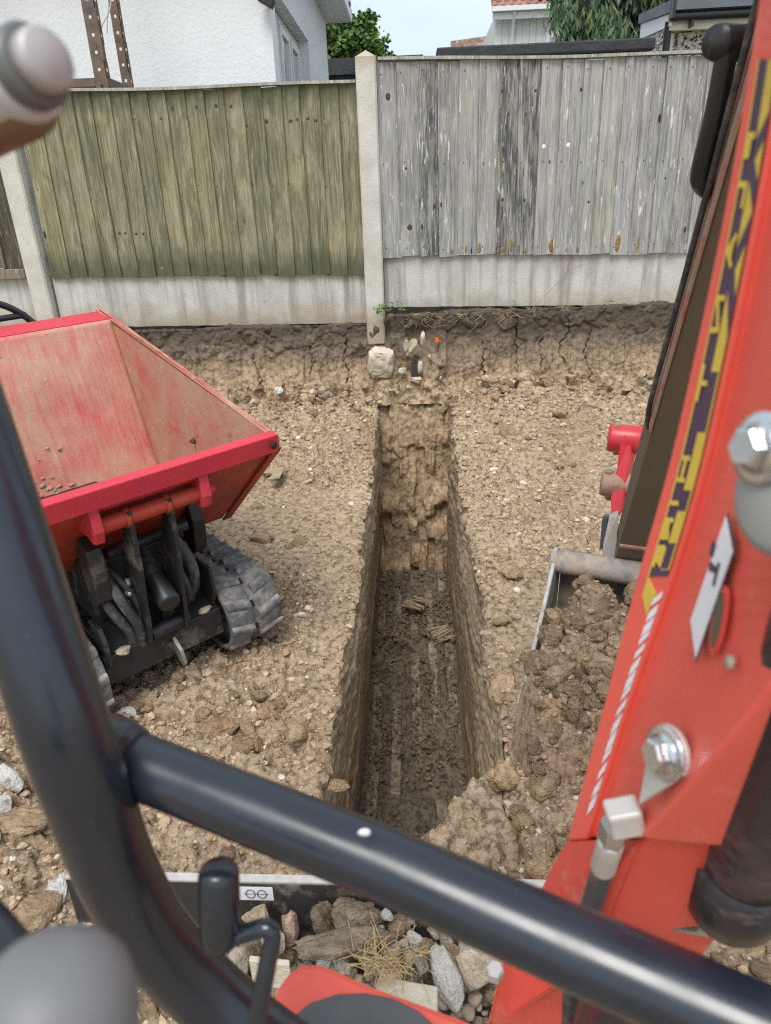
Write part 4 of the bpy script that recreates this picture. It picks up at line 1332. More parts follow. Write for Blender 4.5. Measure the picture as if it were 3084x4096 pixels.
# ------------------------------------------------------------------ rusty perforated steel rack against the house
m = Mat('rusty_steel', 0.75, 0.0, spec=0.3)
p = m.coord('pos')
c = m.ramp(m.noise(p, 16, 6, 0.65), (0.35, (0.11, 0.09, 0.075)), (0.55, (0.19, 0.135, 0.10)), (0.72, (0.24, 0.105, 0.065)))
m.color(c); m.bump(m.noise(p, 90, 4), 0.002); MT['rusty_steel'] = m.m
plain('hole_pale', (0.78, 0.78, 0.78), 0.9)
rk = empty('steel_rack', (-2.2, 5.1, 0.55))
props(rk, 'rusty perforated steel shelving rack standing by the white house', 'shelving rack')
RO = (-2.2, 5.1, 0.55)
def upright(xb, xt, y, zt, w1, w2, flip):
    """slotted angle made of strips around real holes"""
    mb = MB()
    z0, pitch, hr = 0.6, 0.088, 0.016
    lean_ = (xt - xb) / (zt - z0)
    def leg(ax, w, wh):
        n = int((zt - z0) / pitch)
        for i in range(n):
            za = z0 + i * pitch
            zb_ = za + pitch
            c0, c1, h0, h1 = (w - hr) / 2, (w + hr) / 2, za + pitch / 2 - hr / 2, za + pitch / 2 + hr / 2
            for (s0, s1, q0, q1) in ((0, c0, za, zb_), (c1, w, za, zb_), (c0, c1, za, h0), (c0, c1, h1, zb_)):
                pts = []
                for s_, q in ((s0, q0), (s1, q0), (s1, q1), (s0, q1)):
                    xx_ = xb + lean_ * (q - z0)
                    pts.append((xx_ + s_, y, q) if ax == 0 else (xx_ + (w1 if flip else 0), y + s_, q))
                mb.add(pts, [(0, 1, 2, 3)])
    leg(0, w1, hr); leg(1, w2, hr)
    o = opart(rk, RO, 'upright', mb, MT['rusty_steel'])
    md = o.modifiers.new('thick', 'SOLIDIFY'); md.thickness = 0.003
    return o
upright(-1.885, -1.905, 4.90, 3.1, 0.075, 0.05, True)
upright(-1.865, -1.895, 5.32, 3.1, 0.055, 0.05, True)
upright(-2.90, -2.90, 4.90, 3.1, 0.06, 0.045, False)
upright(-2.90, -2.90, 5.32, 3.1, 0.06, 0.045, False)
opart(rk, RO, 'shelf', MB().box((-2.90, 4.915, 2.005), (-1.83, 5.30, 2.010)).box((-2.90, 4.906, 1.968), (-1.83, 4.912, 2.012)).box((-2.90, 5.302, 1.968), (-1.83, 5.308, 2.012)).box((-1.824, 4.92, 1.968), (-1.818, 5.30, 2.012)), MT['rusty_steel'])
plain('wire', (0.45, 0.43, 0.40), 0.6)
opart(rk, RO, 'wire', MB().tube(spline([(-1.84, 5.26, 2.75), (-1.83, 5.2, 2.45), (-1.88, 5.1, 2.3), (-1.86, 5.0, 2.18)], 5), 0.004, 6).tube(spline([(-1.86, 5.24, 2.45), (-1.87, 5.2, 2.36), (-1.885, 5.2, 2.29)], 4), 0.003, 6), MT['wire'])

# ------------------------------------------------------------------ trees
plain('bark', (0.10, 0.075, 0.055), 0.95, var=0.3, sc=12, kind='pos')
def leafy(key, cols):
    m = Mat(key, 0.55, spec=0.3)
    t = m.attr('tint')
    m.color(m.mix(1.0, cols, t, 'MULTIPLY'))
    MT[key] = m.m
leafy('maple_leaf', (0.11, 0.19, 0.05))
leafy('gum_leaf', (0.085, 0.135, 0.075))
def tree(name, base, h, clumps, leaf, n, mat, label, seed, droop=False):
    r_ = np.random.default_rng(seed)
    T = empty(name, base)
    props(T, label, 'tree')
    mb = MB()
    top = Vector((0, 0, h * 0.8))
    mb.tube(spline([(0, 0, 0), (0.1, 0, h * 0.3), (-0.08, 0.05, h * 0.55), top], 4), [0.22 * h / 7 * (1 - 0.8 * i / 12) for i in range(13)], 10)
    for (cx, cy, cz, rad) in clumps:
        z0 = max(h * 0.2, cz - rad * 1.3)
        mb.tube(spline([(0, 0, min(z0, h * 0.7)), (cx * 0.45, cy * 0.45, (z0 + cz) / 2), (cx, cy, cz)], 4), [0.07 * h / 7 * (1 - 0.85 * i / 8) for i in range(9)], 6)
    mb.build('trunk', MT['bark'], T)
    w = np.array([c[3] ** 2 for c in clumps]); w = w / w.sum()
    ci = r_.choice(len(clumps), n, p=w)
    C_ = np.array(clumps)[ci]
    # sub-clumps give light and dark tufts
    sub = r_.normal(size=(len(clumps), 26, 3)); sub /= np.linalg.norm(sub, axis=2)[..., None]
    sub *= r_.uniform(0.55, 1.0, (len(clumps), 26, 1))
    si = r_.integers(0, 26, n)
    s_ = sub[ci, si]
    d = r_.normal(size=(n, 3)) * 0.16
    pos = C_[:, :3] + (s_ + d) * C_[:, 3:4]
    L = leaf * r_.uniform(0.6, 1.3, n)
    if droop:
        ax = np.stack([r_.normal(0, 0.35, n), r_.normal(0, 0.35, n), -np.ones(n)], 1)
    else:
        ax = r_.normal(size=(n, 3)); ax[:, 2] = ax[:, 2] * 0.6 - 0.2
    ax /= np.linalg.norm(ax, axis=1)[:, None]
    up = r_.normal(size=(n, 3)) + np.array([0, -0.4, 0.8])
    wv = np.cross(ax, up); wv /= np.linalg.norm(wv, axis=1)[:, None]
    wid = (0.16 if droop else 0.42)
    nrm = np.cross(wv, ax)
    p0 = pos; p2 = pos + ax * L[:, None]
    p1 = pos + ax * (L * 0.5)[:, None] + wv * (L * wid)[:, None] + nrm * (L * 0.08)[:, None]
    p3 = pos + ax * (L * 0.5)[:, None] - wv * (L * wid)[:, None] + nrm * (L * 0.08)[:, None]
    V = np.stack([p0, p1, p2, p3], 1).reshape(-1, 3)
    F = np.arange(4 * n).reshape(-1, 4)
    me = np_mesh('crown', V, F, False)
    tt = (r_.uniform(0.65, 1.35, (len(clumps), 26))[ci, si] * r_.uniform(0.8, 1.2, n))[:, None] * np.array([[1, 1, 1]])
    yel = r_.uniform(size=n) > (0.88 if droop else 0.93)
    tt[yel] *= np.array([1.7, 1.4, 0.8])
    at = me.attributes.new('tint', 'FLOAT_COLOR', 'POINT')
    tc = np.repeat(np.concatenate([tt, np.ones((n, 1))], 1), 4, 0)
    at.data.foreach_set('color', tc.astype(np.float32).ravel())
    cr = link('crown', me, MT[mat], T)
    return T
k_ = 30 / 14.0
def bk(px, pz): return ((px), 0, pz)
tree('maple_tree', (-2.3, 30, 0.55), 7.3, [(-0.9, 0, 4.6, 1.25), (0.1, 0.2, 5.0, 1.2), (1.0, -0.2, 4.6, 0.95), (1.45, 0, 4.7, 0.55), (0.0, 0, 6.2, 1.0), (-1.0, 0.3, 6.2, 1.1), (0.75, -0.2, 5.75, 0.7), (0.7, 0, 6.6, 0.45), (-0.2, 0.2, 3.6, 1.2), (0.9, 0.2, 3.5, 1.0), (-1.8, 0.2, 5.0, 1.2), (1.75, 0, 4.45, 0.6), (1.45, 0, 5.35, 0.5), (1.5, 0.1, 3.7, 0.8)],
     0.17, 34000, 'maple_leaf', 'round green broadleaf tree between the white house and the post', 5)
tree('gum_tree', (4.6, 17, 0.55), 7.5, [(-1.25, -0.4, 3.5, 0.85), (-0.3, 0, 3.9, 1.0), (-0.9, 0.2, 4.6, 0.9), (0.5, 0, 3.6, 1.1), (0.4, 0, 4.8, 1.2), (1.3, 0.3, 4.6, 1.1), (-0.4, -0.2, 5.5, 0.8), (-1.65, -0.4, 2.9, 0.55), (-0.5, -0.4, 2.9, 0.9), (0.7, -0.3, 2.8, 1.0), (2.2, 0.3, 5.2, 1.3), (1.2, 0, 5.9, 1.2), (3.3, 0.3, 5.2, 1.2)],
     0.20, 42000, 'gum_leaf', 'tall dark drooping evergreen tree behind the garage and shed', 9, True)

# ------------------------------------------------------------------ tracked dumper
def worn_paint(key, red, dust, bare, amt=0.5, coarse=5.0, rough=0.5):
    """paint rubbed through by sliding soil: fine scrapes down the slope, dust film, bare patches"""
    m = Mat(key, rough, spec=0.35)
    p = m.coord('obj')
    def st(a, b, rz=0.0):
        mp = m.n.new('ShaderNodeMapping'); mp.inputs['Scale'].default_value = (a, b, b); mp.inputs['Rotation'].default_value = (0.0, rz, 0.0)
        m.l.new(p, mp.inputs[0]); return mp.outputs[0]
    c = m.ramp(m.noise(p, 4, 5, 0.6), (0.3, tuple(x * 0.88 for x in red)), (0.7, tuple(min(1, x * 1.1) for x in red)))
    big = m.noise(p, coarse, 9, 0.72, 0.3)
    scr = m.noise(st(70, 7, 0.35), 1.0, 7, 0.72, 0.4)
    scr2 = m.noise(st(150, 22, -0.5), 1.0, 5, 0.7, 0.3)
    f_ = m.math('ADD', m.math('MULTIPLY', big, 0.55), m.math('MULTIPLY', scr, 0.45))
    d = m.ramp(f_, (0.62 - 0.34 * amt, 0.0), (0.80 - 0.30 * amt, 0.88))
    c = m.mix(d, c, dust)
    c = m.mix(m.math('MULTIPLY', m.ramp(scr2, (0.58, 0.0), (0.66, 0.8)), m.ramp(big, (0.35, 0.05), (0.6, min(1.0, amt * 1.2)))), c, tuple(min(1, x * 1.35) for x in dust))
    c = m.mix(m.math('MULTIPLY', m.ramp(scr, (0.60, 0.0), (0.70, 0.7)), amt), c, tuple(x * 0.75 for x in red))
    if bare:
        c = m.mix(m.ramp(m.noise(p, coarse * 1.1, 8, 0.75, 0.3), (0.62, 0.0), (0.70, 0.75)), c, bare)
    m.color(c)
    m.rough(m.ramp(d, (0.0, rough), (1.0, 0.92)))
    m.bump(m.noise(p, 120, 4, 0.7), 0.0015)
    MT[key] = m.m
worn_paint('skip_inside', (0.58, 0.095, 0.10), (0.53, 0.355, 0.245), (0.36, 0.33, 0.30), 0.80, 5.0)
worn_paint('skip_paint', (0.60, 0.045, 0.07), (0.50, 0.30, 0.22), None, 0.10, 6.0, 0.38)
worn_paint('skip_side', (0.54, 0.09, 0.085), (0.46, 0.31, 0.20), (0.28, 0.22, 0.17), 0.85, 6.0)
worn_paint('rim_dust', (0.55, 0.09, 0.09), (0.58, 0.40, 0.28), None, 0.62, 12.0)
worn_paint('skip_under', (0.45, 0.05, 0.03), (0.26, 0.10, 0.05), None, 0.45, 5.0, 0.45)
plain('black_paint', (0.022, 0.022, 0.024), 0.42, var=0.25, sc=9, dirt=(0.22, 0.18, 0.14), dirt_amt=0.25)
plain('black_hose', (0.05, 0.055, 0.06), 0.55, var=0.2, sc=20, dirt=(0.25, 0.22, 0.18), dirt_amt=0.4)
plain('track_rubber', (0.11, 0.115, 0.125), 0.85, var=0.25, sc=14, bump=0.003, dirt=(0.40, 0.34, 0.27), dirt_amt=0.55)
plain('track_lug', (0.12, 0.126, 0.14), 0.85, var=0.25, sc=16, bump=0.003, dirt=(0.44, 0.36, 0.27), dirt_amt=0.62)
plain('steel_worn', (0.34, 0.32, 0.30), 0.45, 0.6, var=0.3, sc=30, dirt=(0.30, 0.23, 0.16), dirt_amt=0.5)
plain('mud_dry', (0.50, 0.42, 0.31), 0.95, var=0.25, sc=40, bump=0.004)
plain('mud_dark', (0.13, 0.085, 0.05), 0.95, var=0.25, sc=40, bump=0.004)

DM = Matrix.Identity(4)
for i, row in enumerate([[0.727136, -0.685954, -0.027194, -0.82852], [0.685475, 0.727645, -0.025635, 1.54568], [0.037372, 0.0, 0.999301, 0.1]]):
    for j in range(4):
        DM[i][j] = row[j]
DM = DM @ Matrix.Translation((0.16, 0.45, -0.10))     # origin on the ground under the middle of the machine
dmp = empty('tracked_dumper', matrix=DM)
props(dmp, 'red tracked mini dumper with empty dirty skip parked left of the trench', 'dumper')
def D(u, y, v): return Vector((u - 0.16, y - 0.45, v + 0.10))
UL, UR = -0.205, 0.525
def dsurf(name, polys, mat, parent, thick=0.006, off=0.0, rz=None):
    mb = MB()
    for q in polys:
        mb.add([D(*p) for p in q], [tuple(range(len(q)))])
    o = mb.build(name, mat, parent)
    md = o.modifiers.new('thick', 'SOLIDIFY'); md.thickness = thick; md.offset = off
    return o
def fine_quad(name, a, b, c, d, n, mm_, mat, parent, amp, seed, thick=0.006):
    """sheet metal panel with slight dents"""
    s_, t_ = np.meshgrid(np.linspace(0, 1, n), np.linspace(0, 1, mm_), indexing='ij')
    A, B, C_, E_ = [np.array(D(*q)) for q in (a, b, c, d)]
    P = (A * ((1 - s_) * (1 - t_))[..., None] + B * (s_ * (1 - t_))[..., None] + C_ * (s_ * t_)[..., None] + E_ * ((1 - s_) * t_)[..., None])
    nrm = np.cross(B - A, E_ - A); nrm = nrm / np.linalg.norm(nrm)
    bumpy = fbm(s_ * 4 + seed, t_ * 4, seed, 3) * np.clip(8 * s_ * (1 - s_), 0, 1) * np.clip(8 * t_ * (1 - t_), 0, 1)
    P = P + nrm * (amp * bumpy)[..., None]
    o = link(name, np_mesh(name, P, grid_faces(n, mm_)), mat, parent)
    md = o.modifiers.new('thick', 'SOLIDIFY'); md.thickness = thick; md.offset = 0
    return o
# skip: rear wall, floor, front slope, two sides
skip = dsurf('skip', [[(UL, 0.27, 0.215), (UR, 0.27, 0.215), (UR, 0.68, 0.215), (UL, 0.68, 0.215)]], MT['skip_inside'], dmp)
fine_quad('rear_wall', (UL, 0.68, 0.216), (UR, 0.68, 0.216), (UR, 0.86, 0.797), (UL, 0.86, 0.797), 40, 40, MT['skip_inside'], skip, 0.007, 3)
fine_quad('front_wall', (UL, -0.118, 0.555), (UR, -0.118, 0.555), (UR, 0.27, 0.216), (UL, 0.27, 0.216), 40, 20, MT['skip_under'], skip, 0.003, 5)
dsurf('rear_flange', [[(UL, 0.862, 0.797), (UR, 0.862, 0.797), (UR, 0.99, 0.810), (UL, 0.99, 0.810)], [(UL, 0.992, 0.81), (UR, 0.992, 0.81), (UR, 0.992, 0.76), (UL, 0.992, 0.76)]], MT['skip_paint'], skip)
for u in (UL, UR):
    sgn = 1 if u > 0 else -1
    s_ = dsurf('side_wall', [[(u, -0.118, 0.556), (u, 0.27, 0.217), (u, 0.68, 0.217), (u, 0.86, 0.797)], [(u, -0.118, 0.557), (u, 0.861, 0.798), (u, 0.985, 0.809), (u, 0.985, 0.822), (u, -0.118, 0.572)]], MT['skip_side'], skip)
    dsurf('side_rim', [[(u + sgn * 0.004, -0.12, 0.574), (u + sgn * 0.004, 0.992, 0.832), (u + sgn * 0.015, 0.992, 0.827), (u + sgn * 0.015, -0.12, 0.569)],
                       [(u + sgn * 0.015, -0.12, 0.569), (u + sgn * 0.015, 0.992, 0.827), (u + sgn * 0.015, 0.992, 0.800), (u + sgn * 0.015, -0.12, 0.54)]], MT['rim_dust'], skip, 0.005)
    # gusset along the lower front corner
    dsurf('corner_gusset', [[(u + sgn * 0.005, -0.118, 0.545), (u + sgn * 0.03, -0.10, 0.53), (u + sgn * 0.03, 0.27, 0.205), (u + sgn * 0.005, 0.28, 0.20)], [(u + sgn * 0.03, -0.10, 0.53), (u + sgn * 0.03, 0.27, 0.205), (u + sgn * 0.03, 0.30, 0.22), (u + sgn * 0.03, -0.07, 0.545)]], MT['skip_under'], skip, 0.006)
lip = MB().prism([D(UL - 0.008, -0.13, 0.578), D(UR + 0.008, -0.13, 0.578), D(UR + 0.008, -0.118, 0.53), D(UL - 0.008, -0.118, 0.53)], (0, 0.010, 0.002))
lip.prism([D(UL - 0.008, -0.129, 0.580), D(UR + 0.008, -0.129, 0.580), D(UR + 0.008, -0.10, 0.586), D(UL - 0.008, -0.10, 0.586)], (0, 0.0, -0.006))
lp = lip.build('front_lip', MT['skip_paint'], skip)
plain('hole_dark', (0.02, 0.015, 0.015), 0.9)
MB().lathe([(0, 0.010), (0.0015, 0.010)], D(UR - 0.012, -0.1335, 0.556), (0, -1, 0.1), 16).build('lip_hole', MT['hole_dark'], skip)
# caked mud and clods left inside
r_ = np.random.default_rng(12)
mud = []
for k in range(300):
    u = r_.uniform(-0.19, 0.30); t = r_.uniform(0, 1) ** 2
    if k > 20: u = r_.normal(0.02, 0.08); t = abs(r_.normal(0.12, 0.09))
    y, v = 0.68 + 0.18 * t, 0.222 + 0.58 * t
    mud.append((u, y - 0.004, v))
mb = MB()
for k, (u, y, v) in enumerate(mud):
    q, f = rock_shape(4000 + k % 12, 1, 3, 0.2, (0.6, 0.9), 0)
    s_ = r_.uniform(0.0012, 0.0075)
    mb.add([D(u, y, v) + Vector((a[0] * s_ * 1.7, a[1] * s_ * 0.18, a[2] * s_ * 1.1)) for a in q], [tuple(x) for x in f], True)
o = mb.build('mud_splash', MT['mud_dry'], skip); o['kind'] = 'stuff'
for k, (u, y, v, s_, mm_) in enumerate(((-0.06, 0.72, 0.36, 0.03, 'mud_dry'), (-0.12, 0.70, 0.30, 0.04, 'mud_dry'), (0.515, 0.36, 0.46, 0.014, 'mud_dark'), (0.05, 0.62, 0.225, 0.016, 'mud_dark'))):
    q, f = rock_shape(4100 + k, 3, 6, 0.25, (0.6, 0.9), 0.12)
    link('mud_lump', np_mesh('mud_lump', np.array([D(u, y, v)[:]]) + q * s_ * np.array([1, 0.5, 1.0]), f), MT[mm_], skip)

# hinge under the lip
HY_, HV = -0.075, 0.470
MB().tube([D(0.045, HY_, HV), D(0.300, HY_, HV + 0.002)], 0.021, 18).build('hinge_tube', MT['skip_under'], dmp)
for u0, u1 in ((0.020, 0.045), (0.300, 0.327)):
    b = MB().prism([D(u0, -0.105, 0.545), D(u0, -0.112, HV), D(u0, -0.098, HV - 0.034), D(u0, HY_, HV - 0.040), D(u0, -0.045, HV - 0.030), D(u0, 0.02, 0.44)], (u1 - u0, 0, 0)).build('hinge_bracket', MT['skip_paint'], dmp, bevel=0.004)
o = MB().lathe([(0, 0.013), (0.016, 0.013), (0.018, 0.010), (0.024, 0.009)], D(0.328, HY_, HV), (1, 0, 0), 6).build('hinge_nut', MT['skip_paint'], dmp)
dsurf('hinge_plate', [[(0.0, -0.108, 0.540), (0.35, -0.108, 0.540), (0.335, -0.08, 0.512), (0.015, -0.08, 0.512)]], MT['skip_paint'], dmp, 0.008)
for u in (0.108, 0.213):
    MB().lathe([(0, 0.026), (0.012, 0.026)], D(u - 0.002, HY_, HV), (1, 0, 0), 18).build('hinge_collar', MT['skip_under'], dmp)
    # lifting plate, seen almost edge on
    pl = [(-0.098, 0.49), (-0.098, 0.45), (-0.088, 0.33), (-0.062, 0.21), (-0.055, 0.16), (-0.03, 0.075), (0.0, 0.07), (0.03, 0.14), (0.045, 0.25), (0.0, 0.36), (-0.05, 0.45), (-0.055, 0.49)]
    MB().prism([D(u, y, v) for y, v in pl], (0.012, 0, 0)).build('lift_plate', MT['black_paint'], dmp, bevel=0.0015)
MB().lathe([(0, 0.026), (0.006, 0.030), (0.20, 0.030), (0.205, 0.034), (0.23, 0.034), (0.50, 0.034)], D(0.172, -0.075, 0.195), (0.05, 0.93, 0.36), 24).build('tipping_ram', MT['black_paint'], dmp)
MB().tube([D(0.075, 0.03, 0.345), D(0.30, 0.03, 0.35)], 0.017, 14).build('cross_shaft', MT['black_paint'], dmp)
MB().tube([D(0.125, -0.012, 0.095), D(0.235, -0.012, 0.10)], 0.021, 14).build('pivot_tube', MT['black_paint'], dmp)
# end lugs
for u0, dy in ((0.015, 0.0), (0.335, 0.09)):
    MB().prism([D(u0, 0.03 + dy, 0.41), D(u0, -0.015 + dy, 0.39), D(u0, -0.025 + dy, 0.33), D(u0, -0.01 + dy, 0.24), D(u0, 0.02 + dy, 0.21), D(u0, 0.06 + dy, 0.25), D(u0, 0.075 + dy, 0.37)], (0.04, 0, 0)).build('frame_lug', MT['black_paint'], dmp, bevel=0.005)
MB().prism([D(0.318, -0.02, 0.22), D(0.318, -0.025, 0.15), D(0.318, 0.0, 0.09), D(0.318, 0.06, 0.09), D(0.318, 0.07, 0.22)], (0.010, 0, 0)).build('side_plate', MT['black_paint'], dmp, bevel=0.002)
MB().prism([D(-0.005, -0.01, 0.17), D(-0.005, -0.03, 0.13), D(-0.005, -0.02, 0.05), D(-0.005, 0.03, 0.05), D(-0.005, 0.06, 0.17)], (0.012, 0, 0)).build('side_plate', MT['black_paint'], dmp, bevel=0.002)
# hoses
for pts, rr in (([(0.055, 0.03, 0.30), (0.07, -0.02, 0.22), (0.095, -0.02, 0.14), (0.10, 0.0, 0.07)], 0.014), ([(0.065, 0.05, 0.31), (0.095, 0.0, 0.25), (0.115, -0.01, 0.17), (0.118, 0.0, 0.08)], 0.010), ([(0.035, 0.05, 0.28), (0.045, 0.01, 0.2), (0.075, 0.0, 0.12), (0.08, 0.01, 0.06)], 0.014), ([(0.255, 0.04, 0.33), (0.275, 0.0, 0.26), (0.285, 0.01, 0.19), (0.27, 0.04, 0.12)], 0.016), ([(0.235, 0.05, 0.30), (0.25, 0.01, 0.22), (0.26, 0.01, 0.15), (0.25, 0.05, 0.1)], 0.012)):
    MB().tube(spline([D(*p) for p in pts], 6), rr, 12).build('hose', MT['black_hose'], dmp)
# bolts on the motor between the hoses
for (u, y, v) in ((0.085, -0.005, 0.205), (0.098, -0.01, 0.235), (0.105, 0.0, 0.26)):
    MB().lathe([(0, 0.013), (0.012, 0.013), (0.013, 0.007), (0.022, 0.006)], D(u, y + 0.012, v), (-0.2, -1, 0), 6).build('bolt', MT['steel_worn'], dmp)
# chassis
MB().box(D(0.002, 0.07, 0.03), D(0.332, 1.30, 0.10), 0.004).box(D(0.03, 0.10, 0.105), D(0.30, 1.2, 0.30), 0.01).build('chassis', MT['black_paint'], dmp)
MB().prism([D(0.0, -0.005, 0.080), D(0.33, -0.005, 0.080), D(0.33, 0.09, 0.125), D(0.0, 0.09, 0.125)], (0, 0.004, -0.012)).build('deck_plate', MT['black_paint'], dmp)
MB().box(D(-0.012, -0.012, -0.004), D(0.334, 0.012, 0.082), 0.003).build('front_beam', MT['black_paint'], dmp)
MB().prism([D(0.178, -0.012, 0.055), D(0.178, -0.05, 0.03), D(0.178, -0.062, -0.01), D(0.178, -0.05, -0.022), D(0.178, -0.03, -0.012), D(0.178, -0.012, 0.01)], (0.010, 0, 0)).build('tow_lug', MT['steel_worn'], dmp, bevel=0.001)
for (u, y, v, s_) in ((0.045, -0.012, 0.082, 0.022), (0.29, 0.0, 0.088, 0.02)):
    q, f = rock_shape(4200 + int(u * 100), 3, 6, 0.25, (0.6, 0.9), 0.1)
    link('mud_lump', np_mesh('mud_lump', np.array([D(u, y, v)[:]]) + q * s_ * np.array([1.5, 0.8, 0.45]), f), MT['mud_dry'], dmp)
MB().box(D(-0.1, 0.95, 0.30), D(0.42, 1.32, 0.66), 0.03).build('engine_cover', MT['black_paint'], dmp)

# rubber tracks
def loop_pts(y0, y1, r, zc):
    """centre line of the belt: list of (y, v, tangent angle)"""
    out = []
    L = y1 - y0
    for i in range(12): out.append((y0 + L * i / 12, zc - r))
    for i in range(10):
        a = -math.pi / 2 + math.pi * i / 10
        out.append((y1 + r * math.cos(a), zc + r * math.sin(a)))
    for i in range(12): out.append((y1 - L * i / 12, zc + r))
    for i in range(10):
        a = math.pi / 2 + math.pi * i / 10
        out.append((y0 + r * math.cos(a), zc + r * math.sin(a)))
    return out
LP = loop_pts(0.06, 1.10, 0.113, 0.020)
def along(s_):
    """position and outward normal at fraction s_ of the loop"""
    n = len(LP)
    seg = [math.dist(LP[i], LP[(i + 1) % n]) for i in range(n)]
    tot = sum(seg); d = (s_ % 1.0) * tot
    i = 0
    while d > seg[i]:
        d -= seg[i]; i += 1
    a, b = LP[i], LP[(i + 1) % n]
    t = d / seg[i]
    ty, tv = (b[0] - a[0]) / seg[i], (b[1] - a[1]) / seg[i]
    return (a[0] + (b[0] - a[0]) * t, a[1] + (b[1] - a[1]) * t, ty, tv)
# lug: a raised bar, slanted, with sloping flanks (local x across, y along the belt, z outward)
lv = []
for (x, sh_) in ((0.0, 0.0), (0.076, 0.020)):
    lv += [(x, sh_ - 0.019, 0), (x, sh_ - 0.008, 0.012), (x, sh_ + 0.008, 0.012), (x, sh_ + 0.019, 0)]
lf = [(0, 1, 5, 4), (1, 2, 6, 5), (2, 3, 7, 6), (0, 3, 2, 1), (4, 5, 6, 7), (0, 4, 7, 3)]
lug = bpy.data.meshes.new('lug')
lug.from_pydata(lv, [], lf)
bm = bmesh.new(); bm.from_mesh(lug)
bmesh.ops.recalc_face_normals(bm, faces=bm.faces[:])
bmesh.ops.bevel(bm, geom=bm.edges[:], offset=0.003, segments=2, affect='EDGES', profile=0.5)
bm.to_mesh(lug); bm.free()
lug.materials.append(MT['track_lug'])
for u0, u1, nm_ in ((0.338, 0.512, 'track'), (-0.192, -0.018, 'track')):
    mb = MB()
    n = len(LP)
    V = []
    us = [u0, u0 + 0.004, u0 + 0.074, u0 + 0.080, u0 + 0.087, u0 + 0.094, u0 + 0.100, u1 - 0.004, u1]
    hs_ = [-0.012, 0.0, 0.0, -0.004, -0.007, -0.004, 0.0, 0.0, -0.012]
    for i in range(n):
        a, b = LP[i - 1], LP[(i + 1) % n]
        ty, tv = b[0] - a[0], b[1] - a[1]
        q = math.hypot(ty, tv); ny, nv = tv / q, -ty / q
        for u, h_ in zip(us, hs_):
            V.append(D(u, LP[i][0] + ny * h_, LP[i][1] + nv * h_))
    k = len(us)
    F = [(i * k + j, i * k + j + 1, ((i + 1) % n) * k + j + 1, ((i + 1) % n) * k + j) for i in range(n) for j in range(k - 1)]
    mb.add(V, F, True)
    tr = mb.build(nm_, MT['track_rubber'], dmp)
    md = tr.modifiers.new('thick', 'SOLIDIFY'); md.thickness = 0.014; md.offset = -1
    NL = 34
    for i in range(NL):
        y, v, ty, tv = along(i / NL)
        ny, nv = tv, -ty
        for side in (0, 1):
            y2, v2, ty2, tv2 = (y, v, ty, tv) if side == 0 else along((i + 0.5) / NL)
            n2y, n2v = tv2, -ty2
            o = link('lug', lug, None, tr)
            # columns: across (u), along the belt, outward
            M_ = Matrix(((1 if side == 0 else -1, 0, 0, 0), (0, ty2, n2y, 0), (0, tv2, n2v, 0), (0, 0, 0, 1)))
            pos = D(u0 + 0.002 if side == 0 else u1 - 0.002, y2 - n2y * 0.002, v2 - n2v * 0.002)
            o.matrix_local = Matrix.Translation(pos) @ M_
        # drive hole between the lugs
    for i in range(NL):
        y, v, ty, tv = along((i + 0.25) / NL)
        o = MB().box((-0.006, -0.010, -0.006), (0.006, 0.010, -0.0035)).build('drive_hole', MT['hole_dark'], tr) if i == 0 else link('drive_hole', hole_me, None, tr)
        if i == 0: hole_me = o.data
        ny, nv = tv, -ty
        o.matrix_local = Matrix.Translation(D((u0 + u1) / 2, y, v)) @ Matrix(((1, 0, 0, 0), (0, ty, ny, 0), (0, tv, nv, 0), (0, 0, 0, 1)))
    for yy_ in (0.06, 1.10):
        MB().lathe([(0, 0.03), (0.0, 0.085), (0.012, 0.09), (0.10, 0.09), (0.112, 0.085), (0.112, 0.03)], D(u0 + 0.03, yy_, 0.012), (1, 0, 0), 24).build('idler_wheel', MT['steel_worn'], dmp)
    MB().box(D(u0 + 0.03, 0.13, -0.03), D(u1 - 0.03, 1.04, 0.05), 0.008).build('track_frame', MT['black_paint'], dmp)
    for yy_ in (0.25, 0.45, 0.65, 0.85):
        MB().lathe([(0, 0.045), (0.10, 0.045)], D(u0 + 0.035, yy_, -0.036), (1, 0, 0), 18).build('roller', MT['steel_worn'], dmp)
# grab handle at the back
MB().tube(spline([D(0.40, 1.22, 0.20), D(0.385, 1.22, 0.70), D(0.36, 1.22, 0.785), D(0.28, 1.22, 0.855), D(0.20, 1.22, 0.865), D(-0.05, 1.22, 0.865), D(-0.11, 1.22, 0.80), D(-0.12, 1.22, 0.60), D(-0.12, 1.22, 0.20)], 6), 0.0125, 14).tube([D(-0.11, 1.22, 0.81), D(0.35, 1.22, 0.81)], 0.011, 12).build('grab_handle', MT['black_paint'], dmp)

# ------------------------------------------------------------------ mini excavator, seen from its seat
def paint(key, col, rough=0.32, dirt=(0.42, 0.30, 0.22), amt=0.0, sc=8.0, scratch=0.25):
    m = Mat(key, rough, spec=0.5)
    p = m.coord('obj')
    c = m.ramp(m.noise(p, sc, 5, 0.6), (0.3, tuple(x * 0.9 for x in col)), (0.7, tuple(min(1, x * 1.06) for x in col)))
    c = m.mix(m.ramp(m.noise(p, sc * 12, 4, 0.7, 0.5), (0.66, 0.0), (0.76, scratch)), c, dirt)
    if amt:
        d = m.ramp(m.noise(p, sc * 1.2, 8, 0.7), (0.66 - 0.36 * amt, 0.0), (0.8 - 0.3 * amt, 0.95))
        c = m.mix(d, c, dirt)
        m.rough(m.ramp(d, (0.0, rough), (1.0, 0.9)))
    else:
        m.rough(m.ramp(m.noise(p, sc * 2, 4), (0.3, rough * 0.8), (0.7, rough * 1.5)))
    m.color(c)
    MT[key] = m.m
